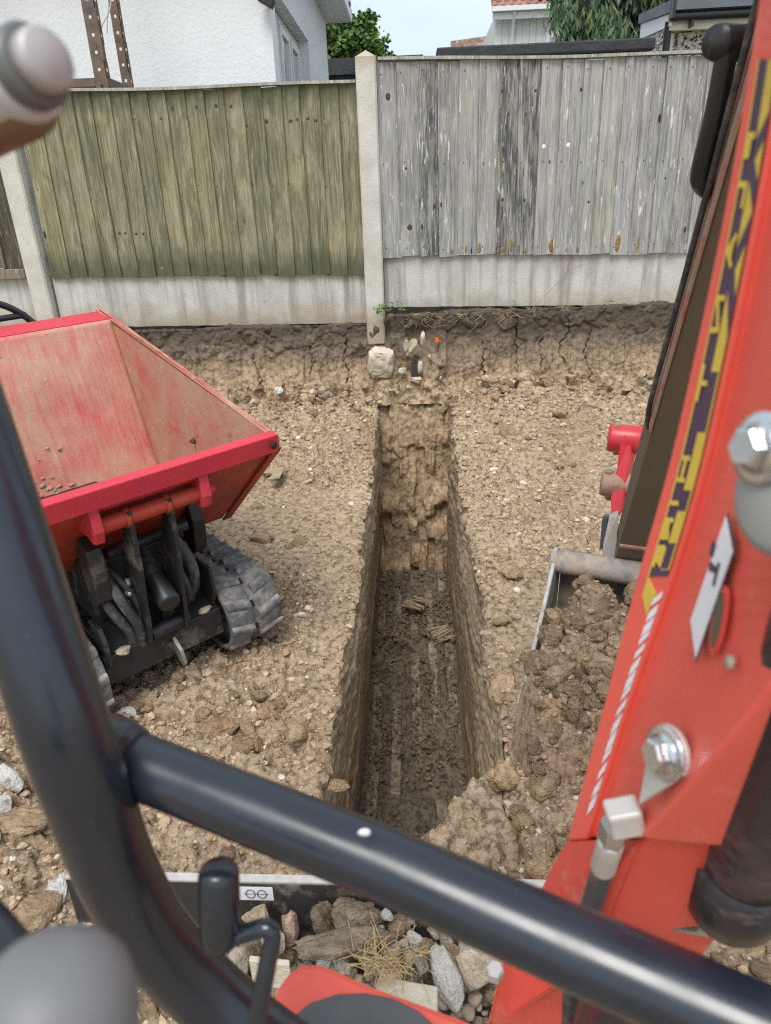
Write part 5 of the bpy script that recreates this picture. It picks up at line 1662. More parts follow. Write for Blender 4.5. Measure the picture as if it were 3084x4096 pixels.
paint('boom_red', (0.80, 0.125, 0.09), 0.38, (0.74, 0.36, 0.29), 0.22, 6.0, 0.55)
paint('boom_red_dirty', (0.70, 0.085, 0.06), 0.45, (0.50, 0.33, 0.25), 0.25)
paint('cover_red', (0.78, 0.115, 0.08), 0.45)
paint('arm_dirty', (0.135, 0.10, 0.068), 0.7, (0.36, 0.085, 0.04), 0.16, 7.0, 0.3)
paint('link_red', (0.58, 0.035, 0.045), 0.35, (0.42, 0.32, 0.25), 0.2, 18.0)
paint('link_worn', (0.40, 0.10, 0.08), 0.5, (0.34, 0.26, 0.19), 0.8, 14.0)
paint('bucket_steel', (0.20, 0.19, 0.185), 0.5, (0.42, 0.33, 0.245), 0.75, 14.0)
paint('bucket_edge', (0.40, 0.40, 0.40), 0.42, (0.36, 0.28, 0.20), 0.6, 22.0)
paint('guard_black', (0.012, 0.017, 0.027), 0.24, (0.30, 0.30, 0.30), 0.0, 14.0, 0.16)
MT['guard_black'].node_tree.nodes['Principled BSDF'].inputs['Specular IOR Level'].default_value = 0.65
MT['guard_black'].node_tree.nodes['Principled BSDF'].inputs['Coat Weight'].default_value = 0.12
MT['guard_black'].node_tree.nodes['Principled BSDF'].inputs['Coat Roughness'].default_value = 0.22
paint('tube_black', (0.02, 0.02, 0.021), 0.35, (0.25, 0.22, 0.17), 0.3, 16.0)
paint('ram_black', (0.022, 0.02, 0.024), 0.28, (0.16, 0.10, 0.11), 0.35, 9.0)
paint('ram_grey', (0.33, 0.34, 0.33), 0.4, (0.4, 0.36, 0.3), 0.1, 12.0)
plain('zinc', (0.66, 0.68, 0.70), 0.22, 0.9, var=0.08)
plain('zinc_dull', (0.56, 0.55, 0.52), 0.5, 0.35, var=0.1, dirt=(0.38, 0.30, 0.22), dirt_amt=0.15, sc=40)
plain('decal_yellow', (0.66, 0.47, 0.07), 0.5, var=0.06)
plain('decal_dark', (0.075, 0.045, 0.085), 0.5, var=0.15)
plain('decal_white', (0.78, 0.78, 0.82), 0.45, var=0.04)
plain('decal_ink', (0.07, 0.05, 0.07), 0.5)
plain('knob_grey', (0.17, 0.17, 0.175), 0.5, var=0.05)
plain('rubber_mat', (0.075, 0.08, 0.085), 0.6, var=0.12, sc=20)
plain('blade_black', (0.035, 0.033, 0.033), 0.55, var=0.25, sc=16, dirt=(0.30, 0.25, 0.19), dirt_amt=0.35)
plain('blade_edge', (0.55, 0.52, 0.48), 0.5, 0.3, var=0.2, sc=40)

exc = empty('mini_excavator', (0, 0, 0))
props(exc, 'red mini excavator with black guard bars, its bucket full of clay right of the trench', 'excavator')

# ---- boom: a steel box standing to the right, its left side plate turned to the seat
E_ = [Vector(p) for p in ((0.2060, 0.5150, 1.3889), (0.2088, 0.5200, 1.3546), (0.2102, 0.5250, 1.2941), (0.2082, 0.5300, 1.2070), (0.1998, 0.5400, 1.0615), (0.1877, 0.5500, 0.9439), (0.1725, 0.5600, 0.7879), (0.1535, 0.5700, 0.6112))]
G_ = [Vector(p) for p in ((0.2059, 0.4700, 1.3760), (0.2089, 0.4750, 1.3448), (0.2122, 0.4800, 1.2895), (0.2128, 0.4850, 1.2100), (0.2098, 0.4950, 1.0748), (0.2022, 0.5080, 0.9677), (0.1864, 0.5220, 0.8397), (0.1656, 0.5400, 0.6449))]
R_ = [Vector(p) for p in ((0.2217, 0.3000, 1.3263), (0.2133, 0.3000, 1.3064), (0.2081, 0.3000, 1.2718), (0.2014, 0.3000, 1.2229), (0.2004, 0.3050, 1.1404), (0.2015, 0.3150, 1.0737), (0.1972, 0.3350, 0.9956), (0.1704, 0.4100, 0.7941))]
RIGHT = Vector((0.985, -0.12, 0)).normalized()
def strip_mesh(name, cols, mat, parent, close=False, sub=1):
    n = len(cols[0])
    V = [p for c in cols for p in c]
    F = []
    for a in range(len(cols) - 1):
        for i in range(n - 1):
            F.append((a * n + i, a * n + i + 1, (a + 1) * n + i + 1, (a + 1) * n + i))
    return MB().add(V, F)
def smooth_col(c, n=6): return spline(c, n)
Es, Gs, Rs = smooth_col(E_), smooth_col(G_), smooth_col(R_)
# extend upward out of the frame so the boom reaches its elbow
def up_ext(c, dx, dy, dz):
    return [c[0] + Vector((dx, dy, dz)) * t for t in (1.0, 0.66, 0.33)] + c
ext = (0.10, 0.42, 0.85)
Es, Gs, Rs = up_ext(Es, *ext), up_ext(Gs, *ext), up_ext(Rs, 0.10, 0.50, 0.70)
nrm_in = Vector((0.03, 0.012, 0))
G2 = [g_ + nrm_in * 0.25 for g_ in Gs]
far = [e + RIGHT * 0.115 for e in Es]
rfar = [e + RIGHT * 0.085 for e in Rs]
mb = strip_mesh('boom', [far, Es, Gs, G2, Rs, rfar], None, None)
n = len(Es)
# close the far side and the ends
for i in range(n - 1):
    mb.f.append((5 * n + i, 5 * n + i + 1, i + 1, i)); mb.sm.append(False)
mb.f.append(tuple(k * n for k in range(6))); mb.sm.append(False)
mb.f.append(tuple(k * n + n - 1 for k in reversed(range(6)))); mb.sm.append(False)
boom = mb.build('boom', MT['boom_red'], exc)
md = boom.modifiers.new('bevel', 'BEVEL'); md.width = 0.004; md.segments = 2; md.limit_method = 'ANGLE'; md.angle_limit = 0.5
def facept(cols, a, t, i0=3):
    """point on the boom's left surface: a across (0 at first column, 1 at second), t row position"""
    c0, c1 = cols
    i = min(int(t), len(c0) - 2); f_ = t - i
    p = (c0[i].lerp(c0[i + 1], f_)).lerp(c1[i].lerp(c1[i + 1], f_), a)
    n_ = (c0[i + 1] - c0[i]).cross(c1[i] - c0[i]).normalized()
    if n_.x > 0: n_ = -n_
    return p, n_
def on_face(name, cols, quad, mat, parent, lift=0.0012, nsub=10):
    """thin sticker following the surface; quad = outline in (a, t)"""
    V = []
    mbb = MB()
    P = [facept(cols, a, t) for a, t in quad]
    mbb.add([p + n_ * lift for p, n_ in P] + [p + n_ * (lift - 0.0009) for p, n_ in P], [tuple(range(len(P)))] + [(i, (i + 1) % len(P), (i + 1) % len(P) + len(P), i + len(P)) for i in range(len(P))])
    return mbb.build(name, mat, parent)
EG, GR = (Es, Gs), (G2, Rs)
# rows: index of Es; rows 3.. correspond to the frame (each original point is 6 rows apart)
def row(k): return 3 + 6 * k       # k = index of the original control point
# hire decal on the narrow face: yellow border, dark ground, yellow blocks, lettering
t0, t1 = row(1.55), row(4.98)
def band(name, a0, a1, ta, tb, mat, parent, lift, n=16):
    pts = [(a0, ta + (tb - ta) * i / n) for i in range(n + 1)] + [(a1, ta + (tb - ta) * i / n) for i in reversed(range(n + 1))]
    cols = EG
    P0 = [facept(cols, a0, ta + (tb - ta) * i / n) for i in range(n + 1)]
    P1 = [facept(cols, a1, ta + (tb - ta) * i / n) for i in range(n + 1)]
    V = [p + n_ * lift for p, n_ in P0] + [p + n_ * lift for p, n_ in P1]
    F = [(i, i + 1, n + 2 + i, n + 1 + i) for i in range(n)]
    o = MB().add(V, F).build(name, mat, parent)
    return o
dec = band('hire_decal', 0.37, 0.90, t0, t1, MT['decal_dark'], exc, 0.0010, 40)
band('decal_line', 0.37, 0.415, t0, t1, MT['decal_yellow'], dec, 0.0015, 40)
band('decal_band', 0.665, 0.90, t0, t1 - 0.3, MT['decal_yellow'], dec, 0.0015, 40)
on_face('decal_corner', EG, [(0.37, t1), (0.37, t1 + 0.9), (0.66, t1 + 1.9), (0.74, t1 + 0.9)], MT['decal_yellow'], dec, 0.0014)
# dark diagonal blocks in the wide yellow lettering
blocks = [(2.05, 2.25), (2.42, 2.62), (2.80, 2.98), (3.12, 3.30), (3.55, 3.86), (4.25, 4.42), (4.70, 4.92)]
for q, (a, b) in enumerate(blocks):
    ta, tb = row(a), row(b)
    sk = 0.9 if q % 2 == 0 else -0.9
    on_face('decal_block', EG, [(0.66, ta + sk), (0.66, tb + sk), (0.90, tb - sk * 0.5), (0.90, ta - sk * 0.5)] if q < 4 else [(0.655, ta), (0.655, tb), (0.86, tb), (0.86, ta)], MT['decal_dark'], dec, 0.0017)
# letters of the small line, built from strokes; glyph box: x 0..1 along the line, y 0..1 across it
GLY = {'P': [(0, 0, 0, 1), (0, 1, .8, 1), (.8, 1, .8, .5), (.8, .5, 0, .5)], 'L': [(0, 0, 0, 1), (0, 0, .8, 0)], 'A': [(0, 0, .45, 1), (.45, 1, .9, 0), (.2, .4, .7, .4)],
       'N': [(0, 0, 0, 1), (0, 1, .8, 0), (.8, 0, .8, 1)], 'T': [(0, 1, .9, 1), (.45, 0, .45, 1)], 'H': [(0, 0, 0, 1), (.8, 0, .8, 1), (0, .5, .8, .5)], 'I': [(.4, 0, .4, 1)],
       'R': [(0, 0, 0, 1), (0, 1, .8, 1), (.8, 1, .8, .5), (.8, .5, 0, .5), (.3, .5, .85, 0)], 'E': [(0, 0, 0, 1), (0, 1, .8, 1), (0, .5, .65, .5), (0, 0, .8, 0)]}
def letter(ch, tc, size_t, a0, a1):
    mbb = MB()
    for (x0, y0, x1, y1) in GLY[ch]:
        q0, _ = facept(EG, a1 + (a0 - a1) * y0, tc + size_t * x0)
        q1, nn_ = facept(EG, a1 + (a0 - a1) * y1, tc + size_t * x1)
        q0, q1 = q0 + nn_ * 0.0022, q1 + nn_ * 0.0022
        d = (q1 - q0).normalized(); s_ = nn_.cross(d) * 0.0019
        mbb.add([q0 + s_ - d * 0.001, q0 - s_ - d * 0.001, q1 - s_ + d * 0.001, q1 + s_ + d * 0.001], [(0, 1, 2, 3)])
    mbb.build('letter_' + ch.lower(), MT['decal_yellow'], dec)
for ch, k in zip('PLANTHIRE', (2.15, 2.52, 2.86, 3.20, 3.52, 4.02, 4.28, 4.50, 4.74)):
    letter(ch, row(k), 1.15, 0.46, 0.63)
# white painted strokes of the model name lower on the same face
for q in range(15):
    ta = row(5.15) + q * 0.66
    w0, w1 = (0.08, 0.66, 0.02)[q % 3], (0.40, 0.55, 0.62, 0.36)[q % 4]
    on_face('name_stroke', EG, [(0.70, ta + 0.10), (0.70, ta + 0.10 + w1 * 0.9), (0.90, ta - 0.22 + w1 * 0.9), (0.90, ta - 0.26)], MT['decal_white'], exc, 0.0012)
# warning label on the side plate
def flat(name, pts, mat, parent, lift):
    nn_ = (pts[1] - pts[0]).cross(pts[2] - pts[0]).normalized()
    if nn_.x > 0: nn_ = -nn_
    return MB().prism([p + nn_ * lift for p in pts], nn_ * -0.0006).build(name, mat, parent)
WL = [Vector(p) for p in ((0.2079, 0.4416, 1.0538), (0.2043, 0.4158, 1.0385), (0.1938, 0.4213, 0.9483), (0.1975, 0.4475, 0.9640))]
wl_ = flat('warning_label', WL, MT['decal_ink'], exc, 0.0016)
wc = sum(WL, Vector()) / 4
flat('label_face', [wc + (p - wc) * 0.94 for p in WL], MT['decal_white'], wl_, 0.0026)
flat('label_mark', [Vector(p) for p in ((0.2054, 0.4479, 1.0296), (0.2050, 0.4413, 1.0300), (0.2038, 0.4408, 1.0200), (0.2042, 0.4471, 1.0193))], MT['decal_ink'], wl_, 0.0034)
flat('label_mark', [Vector(p) for p in ((0.2035, 0.4427, 1.0165), (0.2028, 0.4310, 1.0177), (0.2023, 0.4312, 1.0134), (0.2026, 0.4406, 1.0105))], MT['decal_ink'], wl_, 0.0034)
flat('label_mark', [Vector(p) for p in ((0.2033, 0.4307, 1.0218), (0.2031, 0.4272, 1.0222), (0.2010, 0.4251, 1.0061), (0.2012, 0.4285, 1.0056))], MT['decal_ink'], wl_, 0.0034)
# round casting boss near the top, slotted hole, grease spot
p_, n_ = facept(GR, 0.13, row(1.9))
def disc(name, c, nrm_, prof, mat, seg=20, parent=exc):
    return MB().lathe(prof, c, nrm_, seg).build(name, mat, parent)
hp = Vector((0.1980, 0.4101, 0.9894)); hn = (Vector((0.2022, 0.5080, 0.9677)) - Vector((0.1980, 0.4101, 0.9894))).cross(Vector((0.1839, 0.4631, 0.8418)) - Vector((0.1980, 0.4101, 0.9894))).normalized()
if hn.x > 0: hn = -hn
tdir = (Vector((0.1950, 0.4043, 0.9679)) - Vector((0.2005, 0.4139, 1.0083))).normalized()
hw = hn.cross(tdir)
MB().prism([hp + tdir * 0.024 * math.cos(a) + hw * 0.010 * math.sin(a) + hn * 0.0012 for a in np.linspace(0, 6.283, 19)[:-1]], hn * -0.002).build('slot_rim', MT['boom_red_dirty'], exc)
MB().prism([hp + tdir * 0.019 * math.cos(a) + hw * 0.0065 * math.sin(a) + hn * 0.0019 for a in np.linspace(0, 6.283, 19)[:-1]], hn * -0.002).build('slot_hole', MT['arm_dirty'], exc)
disc('grease_cap', Vector((0.1945, 0.3776, 0.9794)), hn, [(0, 0.005), (0.003, 0.004)], MT['mud_dry'], 12)

# ---- bolts with washers on the side plate
def hexbolt(name, c, ax, s, washer=True, tear=None):
    P = empty(name + '_root', (0, 0, 0)) if False else None
    c, ax = Vector(c), Vector(ax).normalized()
    w = MB().lathe([(0, 1.75 * s), (0.25 * s, 1.75 * s), (0.3 * s, 1.6 * s)], c, ax, 24)
    wo = w.build(name + '_washer', MT['zinc'], exc)
    MB().lathe([(0.3 * s, 1.25 * s), (0.42 * s, 1.25 * s)], c, ax, 24).build('flange', MT['zinc'], wo)
    MB().lathe([(0.42 * s, 1.0 * s), (1.15 * s, 1.0 * s), (1.3 * s, 0.85 * s)], c, ax, 6, False).build('bolt_head', MT['zinc'], wo)
    return wo
AXL = Vector((-0.93, -0.30, 0.16))
hexbolt('pin', Vector((0.1732, 0.3450, 1.1314)), AXL, 0.0105)
w = hexbolt('plate', Vector((0.1751, 0.4050, 0.8824)), AXL, 0.0112)
# teardrop tab below that bolt
c0 = Vector((0.1751, 0.4050, 0.8824)); ax = AXL.normalized()
dn = (Vector((0.1715, 0.4150, 0.8237)) - c0); dn -= ax * dn.dot(ax); L_ = dn.length; dn.normalize(); sd_ = ax.cross(dn)
pts = [c0 + sd_ * 0.020 * math.cos(a) - dn * 0.020 * math.sin(a) for a in np.linspace(0, math.pi, 13)] + [c0 + dn * L_]
MB().prism([p + ax * 0.0005 for p in pts], ax * -0.005).build('locking_tab', MT['zinc_dull'], exc, bevel=0.0012)
# hydraulic elbow and hose below it
e0, e1, e2, e3 = [Vector(p) for p in ((0.1670, 0.4250, 0.8003), (0.1556, 0.4300, 0.7935), (0.1564, 0.4550, 0.7039), (0.1513, 0.4900, 0.5327))]
el = MB().box((-0.013, -0.011, -0.013), (0.014, 0.011, 0.012), 0.003, Matrix.Rotation(-0.25, 3, 'Y'), e1.lerp(e0, 0.3)).build('hydraulic_elbow', MT['zinc_dull'], exc)
dh = (e2 - e1).normalized()
MB().lathe([(0.010, 0.0125), (0.024, 0.0125)], e1, dh, 6, False).lathe([(0.025, 0.0115), (0.036, 0.0115)], e1, dh, 6, False).build('nut', MT['zinc'], el)
MB().lathe([(0.036, 0.0105), (0.040, 0.0110), (0.085, 0.0110), (0.09, 0.0095)], e1, dh, 18).build('ferrule', MT['zinc_dull'], el)
MB().tube(spline([e1 + dh * 0.085, e2.lerp(e3, 0.35), e3, Vector((0.1593, 0.5000, 0.3733))], 6), 0.0095, 12).build('hose', MT['black_hose'], exc)

# ---- boom ram on the near side of the boom, right edge of the view
ra, rb = Vector((0.2277, 0.3300, 1.0535)), Vector((0.2779, 0.4650, 0.6481))
ra2 = ra + (ra - rb) * 0.6
d = (rb - ra).normalized()
ram = MB().tube([ra2, rb + d * -0.02], 0.036, 28).build('boom_ram', MT['ram_black'], exc)
MB().lathe([(-0.10, 0.041), (-0.02, 0.041), (0.0, 0.035), (0.012, 0.02)], rb, d, 28).build('ram_end', MT['ram_black'], ram)
MB().lathe([(-0.05, 0.020), (0.05, 0.020)], rb + d * 0.025, (0.9, -0.3, 0.2), 20).build('ram_pin', MT['zinc'], ram)
# grey pin cover of the arm ram high on the right
c = Vector((0.1902, 0.3350, 1.1083))
MB().lathe([(0, 0.030), (0.012, 0.030), (0.016, 0.024)], c, AXL, 28).build('ram_cover', MT['ram_grey'], exc)

# ---- boom foot and swing bracket
foot = [(0.1535, 0.5700, 0.6112), (0.1400, 0.5750, 0.5668), (0.1286, 0.5750, 0.5263), (0.1092, 0.5750, 0.4604), (0.1384, 0.5500, 0.4404), (0.1750, 0.5000, 0.5292), (0.1767, 0.4250, 0.7774)]
MB().prism(foot, RIGHT * 0.10).build('boom_foot', MT['boom_red_dirty'], exc, bevel=0.004)
br = [(0.0942, 0.5600, 0.4493), (0.0854, 0.5550, 0.4199), (0.0700, 0.5450, 0.3327), (0.0606, 0.5400, 0.2630), (0.0848, 0.5300, 0.2820), (0.1009, 0.5300, 0.3801), (0.1385, 0.5200, 0.4380), (0.1862, 0.5000, 0.4816), (0.1950, 0.5000, 0.5437)]
MB().prism(br, (0.13, 0.06, 0)).build('swing_bracket', MT['boom_red_dirty'], exc, bevel=0.004)
c = Vector((0.0751, 0.5200, 0.4644))
MB().lathe([(0, 0.010), (0.014, 0.010), (0.016, 0.008)], c, (0, -0.15, 1), 6, False).build('bracket_bolt', MT['zinc_dull'], exc)
MB().tube([(0.1744, 0.4200, 0.6080), (0.1661, 0.4500, 0.4069)], 0.030, 18).build('swing_ram', MT['ram_black'], exc)

# ---- arm: from the elbow above down to the bucket
A0, A1 = Vector((0.4571, 1.0200, 1.6271)), Vector((0.5479, 1.8000, 0.2910))
af = (A1 - A0).normalized()
alat = Vector((0.965, -0.26, 0)); alat = (alat - af * alat.dot(af)).normalized()
aback = alat.cross(af).normalized()
if aback.y < 0: aback = -aback
def arm_ring(t, w, dep): 
    c = A0.lerp(A1, t)
    return [c, c + alat * w, c + alat * w + aback * dep, c + aback * dep]
rings = [arm_ring(t, w, dp) for t, w, dp in ((0, 0.125, 0.15), (0.3, 0.125, 0.17), (0.62, 0.12, 0.15), (0.85, 0.115, 0.12), (1.0, 0.11, 0.09))]
V = [p for g_ in rings for p in g_]
F = []
for i in range(4):
    for k in range(4):
        F.append((i * 4 + k, i * 4 + (k + 1) % 4, i * 4 + 4 + (k + 1) % 4, i * 4 + 4 + k))
F += [(3, 2, 1, 0), (16, 17, 18, 19)]
MB().add(V, F).build('arm', MT['arm_dirty'], exc, bevel=0.004)
# flange plates along both edges, hose on the left
for s_, w_ in ((-0.0055, 'arm_flange'), (0.126, 'arm_flange')):
    c0, c1 = A0 + alat * s_ - aback * 0.006, A1.lerp(A0, 0.36) + alat * s_ - aback * 0.003
    MB().prism([c0, c1, c1 + aback * 0.10, c0 + aback * 0.13], alat * 0.005).build(w_, MT['link_worn'], exc)
MB().tube(spline([A0 - alat * 0.016 + aback * 0.03, A0.lerp(A1, 0.4) - alat * 0.013 + aback * 0.03, A0.lerp(A1, 0.60) - alat * 0.014 + aback * 0.03, A0.lerp(A1, 0.66) - alat * 0.002 + aback * 0.04], 6), 0.0055, 10).build('arm_hose', MT['black_hose'], exc)
# cross weld on the arm near its foot
c = A0.lerp(A1, 0.93)
MB().box((-0.056, -0.006, -0.006), (0.056, 0.004, 0.006), 0.002, Matrix((alat, aback, -af)).transposed(), c + alat * 0.057).build('arm_weld', MT['link_worn'], exc)
# black pipe bent along the arm
q0, q1, q2, q3, q4 = [Vector(p) for p in ((0.5069, 1.2500, 1.4445), (0.4578, 1.2200, 1.4425), (0.4597, 1.2400, 1.3617), (0.4635, 1.2800, 1.2810), (0.5144, 1.3200, 1.2492))]
MB().tube(spline([q1 + Vector((0, 0, 0.002)), (0.4566, 1.2200, 1.4243), q2, q3, (0.4728, 1.2900, 1.2620), (0.4907, 1.3050, 1.2533), q4], 7), 0.0155, 16).build('steel_pipe', MT['tube_black'], exc)
MB().lathe([(-0.012, 0.022), (0.0, 0.025), (0.06, 0.024), (0.075, 0.019)], q1 + Vector((-0.012, 0, 0.004)), q0 - q1, 20).build('pipe_tee', MT['tube_black'], exc)
MB().lathe([(0, 0.024), (0.018, 0.024)], q4 - Vector((0.012, 0, 0)), (1, 0.15, -0.1), 18).build('pipe_collar', MT['tube_black'], exc)

# ---- bucket linkage
L0, L1 = Vector((0.5893, 1.9300, 0.5723)), Vector((0.5642, 1.8800, 0.4515))
lk = [(0.5865, 1.9500, 0.6303), (0.5758, 1.9500, 0.6073), (0.5692, 1.9300, 0.5379), (0.5505, 1.9000, 0.4578), (0.5486, 1.8800, 0.4231), (0.5606, 1.8700, 0.4056), (0.5794, 1.8700, 0.4268), (0.5902, 1.9000, 0.5065), (0.6049, 1.9300, 0.5719), (0.6063, 1.9500, 0.6134)]
MB().prism(lk, (0.03, 0.05, 0)).build('bucket_link', MT['link_red'], exc, bevel=0.004)
for (c, l0, rr, mt_) in ((L0, -0.050, 0.041, 'link_red'), (L1, -0.048, 0.037, 'link_worn')):
    ps = MB().lathe([(l0, rr * 0.93), (l0 + 0.006, rr), (0.02, rr), (0.10, rr)], c + aback * 0.065, alat, 24).build('link_boss', MT[mt_], exc)
    MB().lathe([(-0.042, 0.013), (-0.030, 0.013), (0.030, 0.011), (0.05, 0.011)], c + alat * (l0 + 0.022) + aback * 0.065, (0.12, 0.1, -1), 6, False).build('cross_bolt', MT['steel_worn'], ps)
MB().prism([(0.5379, 1.8500, 0.4150), (0.5623, 1.8500, 0.4288), (0.5549, 1.8000, 0.2716), (0.5192, 1.8000, 0.2647), (0.5200, 1.8200, 0.3428)], (0.012, 0.05, 0)).build('bucket_ear', MT['bucket_edge'], exc, bevel=0.002)
MB().prism([(0.5213, 1.8600, 0.4109), (0.5366, 1.8600, 0.4134), (0.5335, 1.8400, 0.3327), (0.5164, 1.8400, 0.3182)], (0.012, 0.03, 0)).build('bump_stop', MT['black_hose'], exc, bevel=0.002)

# ---- bucket: tube along the hinge edge, two side plates, curved shell, teeth
B0 = Vector((0.3842, 1.8221, 0.3000))
blat = Vector((0.925, -0.38, 0.0)).normalized()
bfw = Vector((0.38, 0.925, 0)).normalized()          # away from the seat
BW = 0.40
MB().tube([B0 - blat * 0.004, B0 + blat * (BW + 0.004)], 0.034, 22).build('bucket_tube', MT['bucket_steel'], exc)
side = [(-0.012, 0.045), (0.03, 0.03), (0.05, -0.06), (0.03, -0.18), (-0.06, -0.27), (-0.20, -0.30), (-0.33, -0.285), (-0.385, -0.255), (-0.375, -0.225), (-0.28, -0.175), (-0.13, -0.075), (-0.03, 0.01)]
for k, s_ in enumerate((0.0, BW - 0.012)):
    MB().prism([B0 + blat * s_ + bfw * y + Vector((0, 0, z)) for y, z in side], blat * 0.012).build('side_plate', MT['bucket_edge'], exc, bevel=0.003)
prof = [(0.035, 0.02), (0.055, -0.06), (0.035, -0.185), (-0.06, -0.278), (-0.20, -0.308), (-0.33, -0.292), (-0.40, -0.262)]
V = [B0 + blat * s_ + bfw * y + Vector((0, 0, z)) for s_ in (0.013, BW - 0.013) for y, z in prof]
n = len(prof)
o = MB().add(V, [(i, i + 1, n + i + 1, n + i) for i in range(n - 1)], True).build('shell', MT['bucket_steel'], exc)
md = o.modifiers.new('thick', 'SOLIDIFY'); md.thickness = 0.008; md.offset = 0
for k in range(4):
    s_ = 0.04 + k * (BW - 0.13) / 3
    t_ = B0 + blat * s_ + bfw * -0.38 + Vector((0, 0, -0.278))
    MB().prism([t_, t_ + blat * 0.05, t_ + blat * 0.045 - bfw * 0.09 + Vector((0, 0, 0.03)), t_ + blat * 0.005 - bfw * 0.09 + Vector((0, 0, 0.03))], (0, 0, 0.014)).build('tooth', MT['bucket_edge'], exc, bevel=0.002)
# clay heaped in the bucket and spilling over its front edge
hy = np.linspace(0.0, -0.62, 210)
hs_ = np.linspace(-0.14, 1.06, 190)
HYg, HSg = np.meshgrid(hy, hs_, indexing='ij')
lx, ly = HSg * BW, HYg
top = np.interp(HYg, [-0.62, -0.58, -0.52, -0.42, -0.28, -0.14, -0.06, 0.0], [-0.42, -0.28, -0.13, -0.075, -0.04, -0.025, -0.055, -0.15])
spill = sstep(-0.30, -0.50, HYg)
edge = sstep(-0.12 * spill - 0.0, -0.12 * spill + 0.12, HSg + 0.05 * fbm(HYg * 14, HSg * 3, 3601, 2)) * sstep(1.06, 0.98, HSg)
HZ = top * 1.0 - (1 - edge) * 0.55
HZ += -0.09 * sstep(0.30, 0.08, HSg) * sstep(-0.22, -0.10, HYg)          # hollow at the left of the tube
HZ += 1.3 * wclods(lx, ly, 0.10, 3101, 0.85, 0.7) + 1.3 * wclods(lx, ly, 0.055, 3201, 0.75, 0.7) + wclods(lx, ly, 0.03, 3301, 0.75, 0.7) + 0.7 * wclods(lx, ly, 0.014, 3401, 0.7, 0.7) + 0.02 * fbm(lx * 9, ly * 9, 3501, 3) - 0.05
B0n, bl_, bf_ = np.array(B0[:]), np.array(blat[:]), np.array(bfw[:])
HZ[edge < 0.02] = -0.6
hx = B0[0] + lx * blat[0] + ly * bfw[0]
hyw = B0[1] + lx * blat[1] + ly * bfw[1]
HZ -= 0.16 * sstep(0.075, 0.0, hx - edge_r(hyw) - 0.012)          # the heap thins out towards the trench lip
P = B0n + lx[..., None] * bl_ + ly[..., None] * bf_ + HZ[..., None] * np.array([0, 0, 1.0])
fq = grid_faces(210, 190)
ok_ = ((P[..., 0] > edge_r(P[..., 1]) + 0.012) & (edge > 0.03)).ravel()
hp_ = link('clay_heap', np_mesh('clay_heap', P, fq[ok_[fq].all(1)]), MT['clay_wet'])
props(hp_, 'heap of damp broken clay filling the bucket and spilling over', kind='stuff')
rh = np.random.default_rng(44)
ii, jj = rh.integers(8, 206, 2600), rh.integers(6, 184, 2600)
good = (HZ[ii, jj] > -0.34) & (edge[ii, jj] > 0.5) & (P[ii, jj, 0] > 0.245)
ii, jj = ii[good], jj[good]
o = scatter('heap_crumbs', P[ii, jj] + np.array([0, 0, 0.002]), 0.0035 + 0.009 * rh.uniform(size=len(ii)) ** 3, np.repeat(rh.uniform(0.45, 0.85, (len(ii), 1)), 3, 1) * np.array([[1, 0.95, 0.9]]), MT['soil_crumbs'], 1, 17)
props(o, 'fine clay crumbs strewn over the heap in the bucket', kind='stuff')
r_ = random.Random(21)
cnt2 = 0
while cnt2 < 140:
    i_, j_ = (r_.randrange(12, 140) if cnt2 % 5 < 2 else r_.randrange(125, 206)), r_.randrange(8, 180)
    if HZ[i_, j_] < -0.30 or edge[i_, j_] < 0.6 or P[i_, j_, 0] < 0.25: continue
    sz = 0.012 + 0.032 * r_.random() ** 1.8
    pos = Vector(P[i_, j_]) + Vector((0, 0, sz * 0.2))
    b = r_.uniform(0.85, 1.25)
    zone = 'towards the hinge tube' if hy[i_] > -0.25 else ('in the middle' if hy[i_] > -0.46 else 'on the spilling front')
    stone('clay_lump', 'clod_wet', pos, (sz * r_.uniform(0.85, 1.25), sz * r_.uniform(0.85, 1.2), sz * r_.uniform(0.75, 1.05)), 'damp brown clay lump on the bucket heap, ' + zone, 'clay lump', group='clay lumps heaped in the bucket ' + zone, tint=(b, b, b))
    cnt2 += 1

# ---- black guard: thick pillar on the left, cross bar
pil = MB().tube(spline([(-0.3490, 0.5043, 1.2706), (-0.3097, 0.4577, 1.1534), (-0.2769, 0.4181, 1.0557), (-0.2481, 0.3827, 0.9581), (-0.2393, 0.3737, 0.9063), (-0.2364, 0.3747, 0.8628), (-0.2333, 0.3789, 0.7916), (-0.2198, 0.3837, 0.7130), (-0.1922, 0.3853, 0.6506), (-0.1509, 0.3785, 0.6000), (-0.0831, 0.3663, 0.5438)], 8), 0.0295, 28).build('guard_pillar', MT['guard_black'], exc)
bar = MB().tube([(-0.2510, 0.4202, 0.8763), (-0.2136, 0.4080, 0.8692), (-0.0263, 0.3424, 0.8447), (0.0790, 0.2931, 0.8397), (0.1860, 0.2474, 0.8303), (0.2299, 0.2249, 0.8311)], 0.0235, 28).build('guard_bar', MT['guard_black'], exc)
j = Vector((-0.2494, 0.4066, 0.8826))
MB().lathe([(-0.018, 0.020), (-0.004, 0.029), (0.012, 0.0275), (0.020, 0.0255)], Vector((-0.2371, 0.4110, 0.8786)), Vector((-0.0263, 0.3424, 0.8447)) - Vector((-0.2371, 0.4110, 0.8786)), 26).build('bar_joint', MT['guard_black'], exc)
def chip(px, s, k):
    q, f = rock_shape(5000 + k, 2, 4, 0.2, (0.6, 0.9), 0)
    return link('paint_chip', np_mesh('paint_chip', np.array([px]) + q * np.array(s), f), MT['decal_white'], bar)
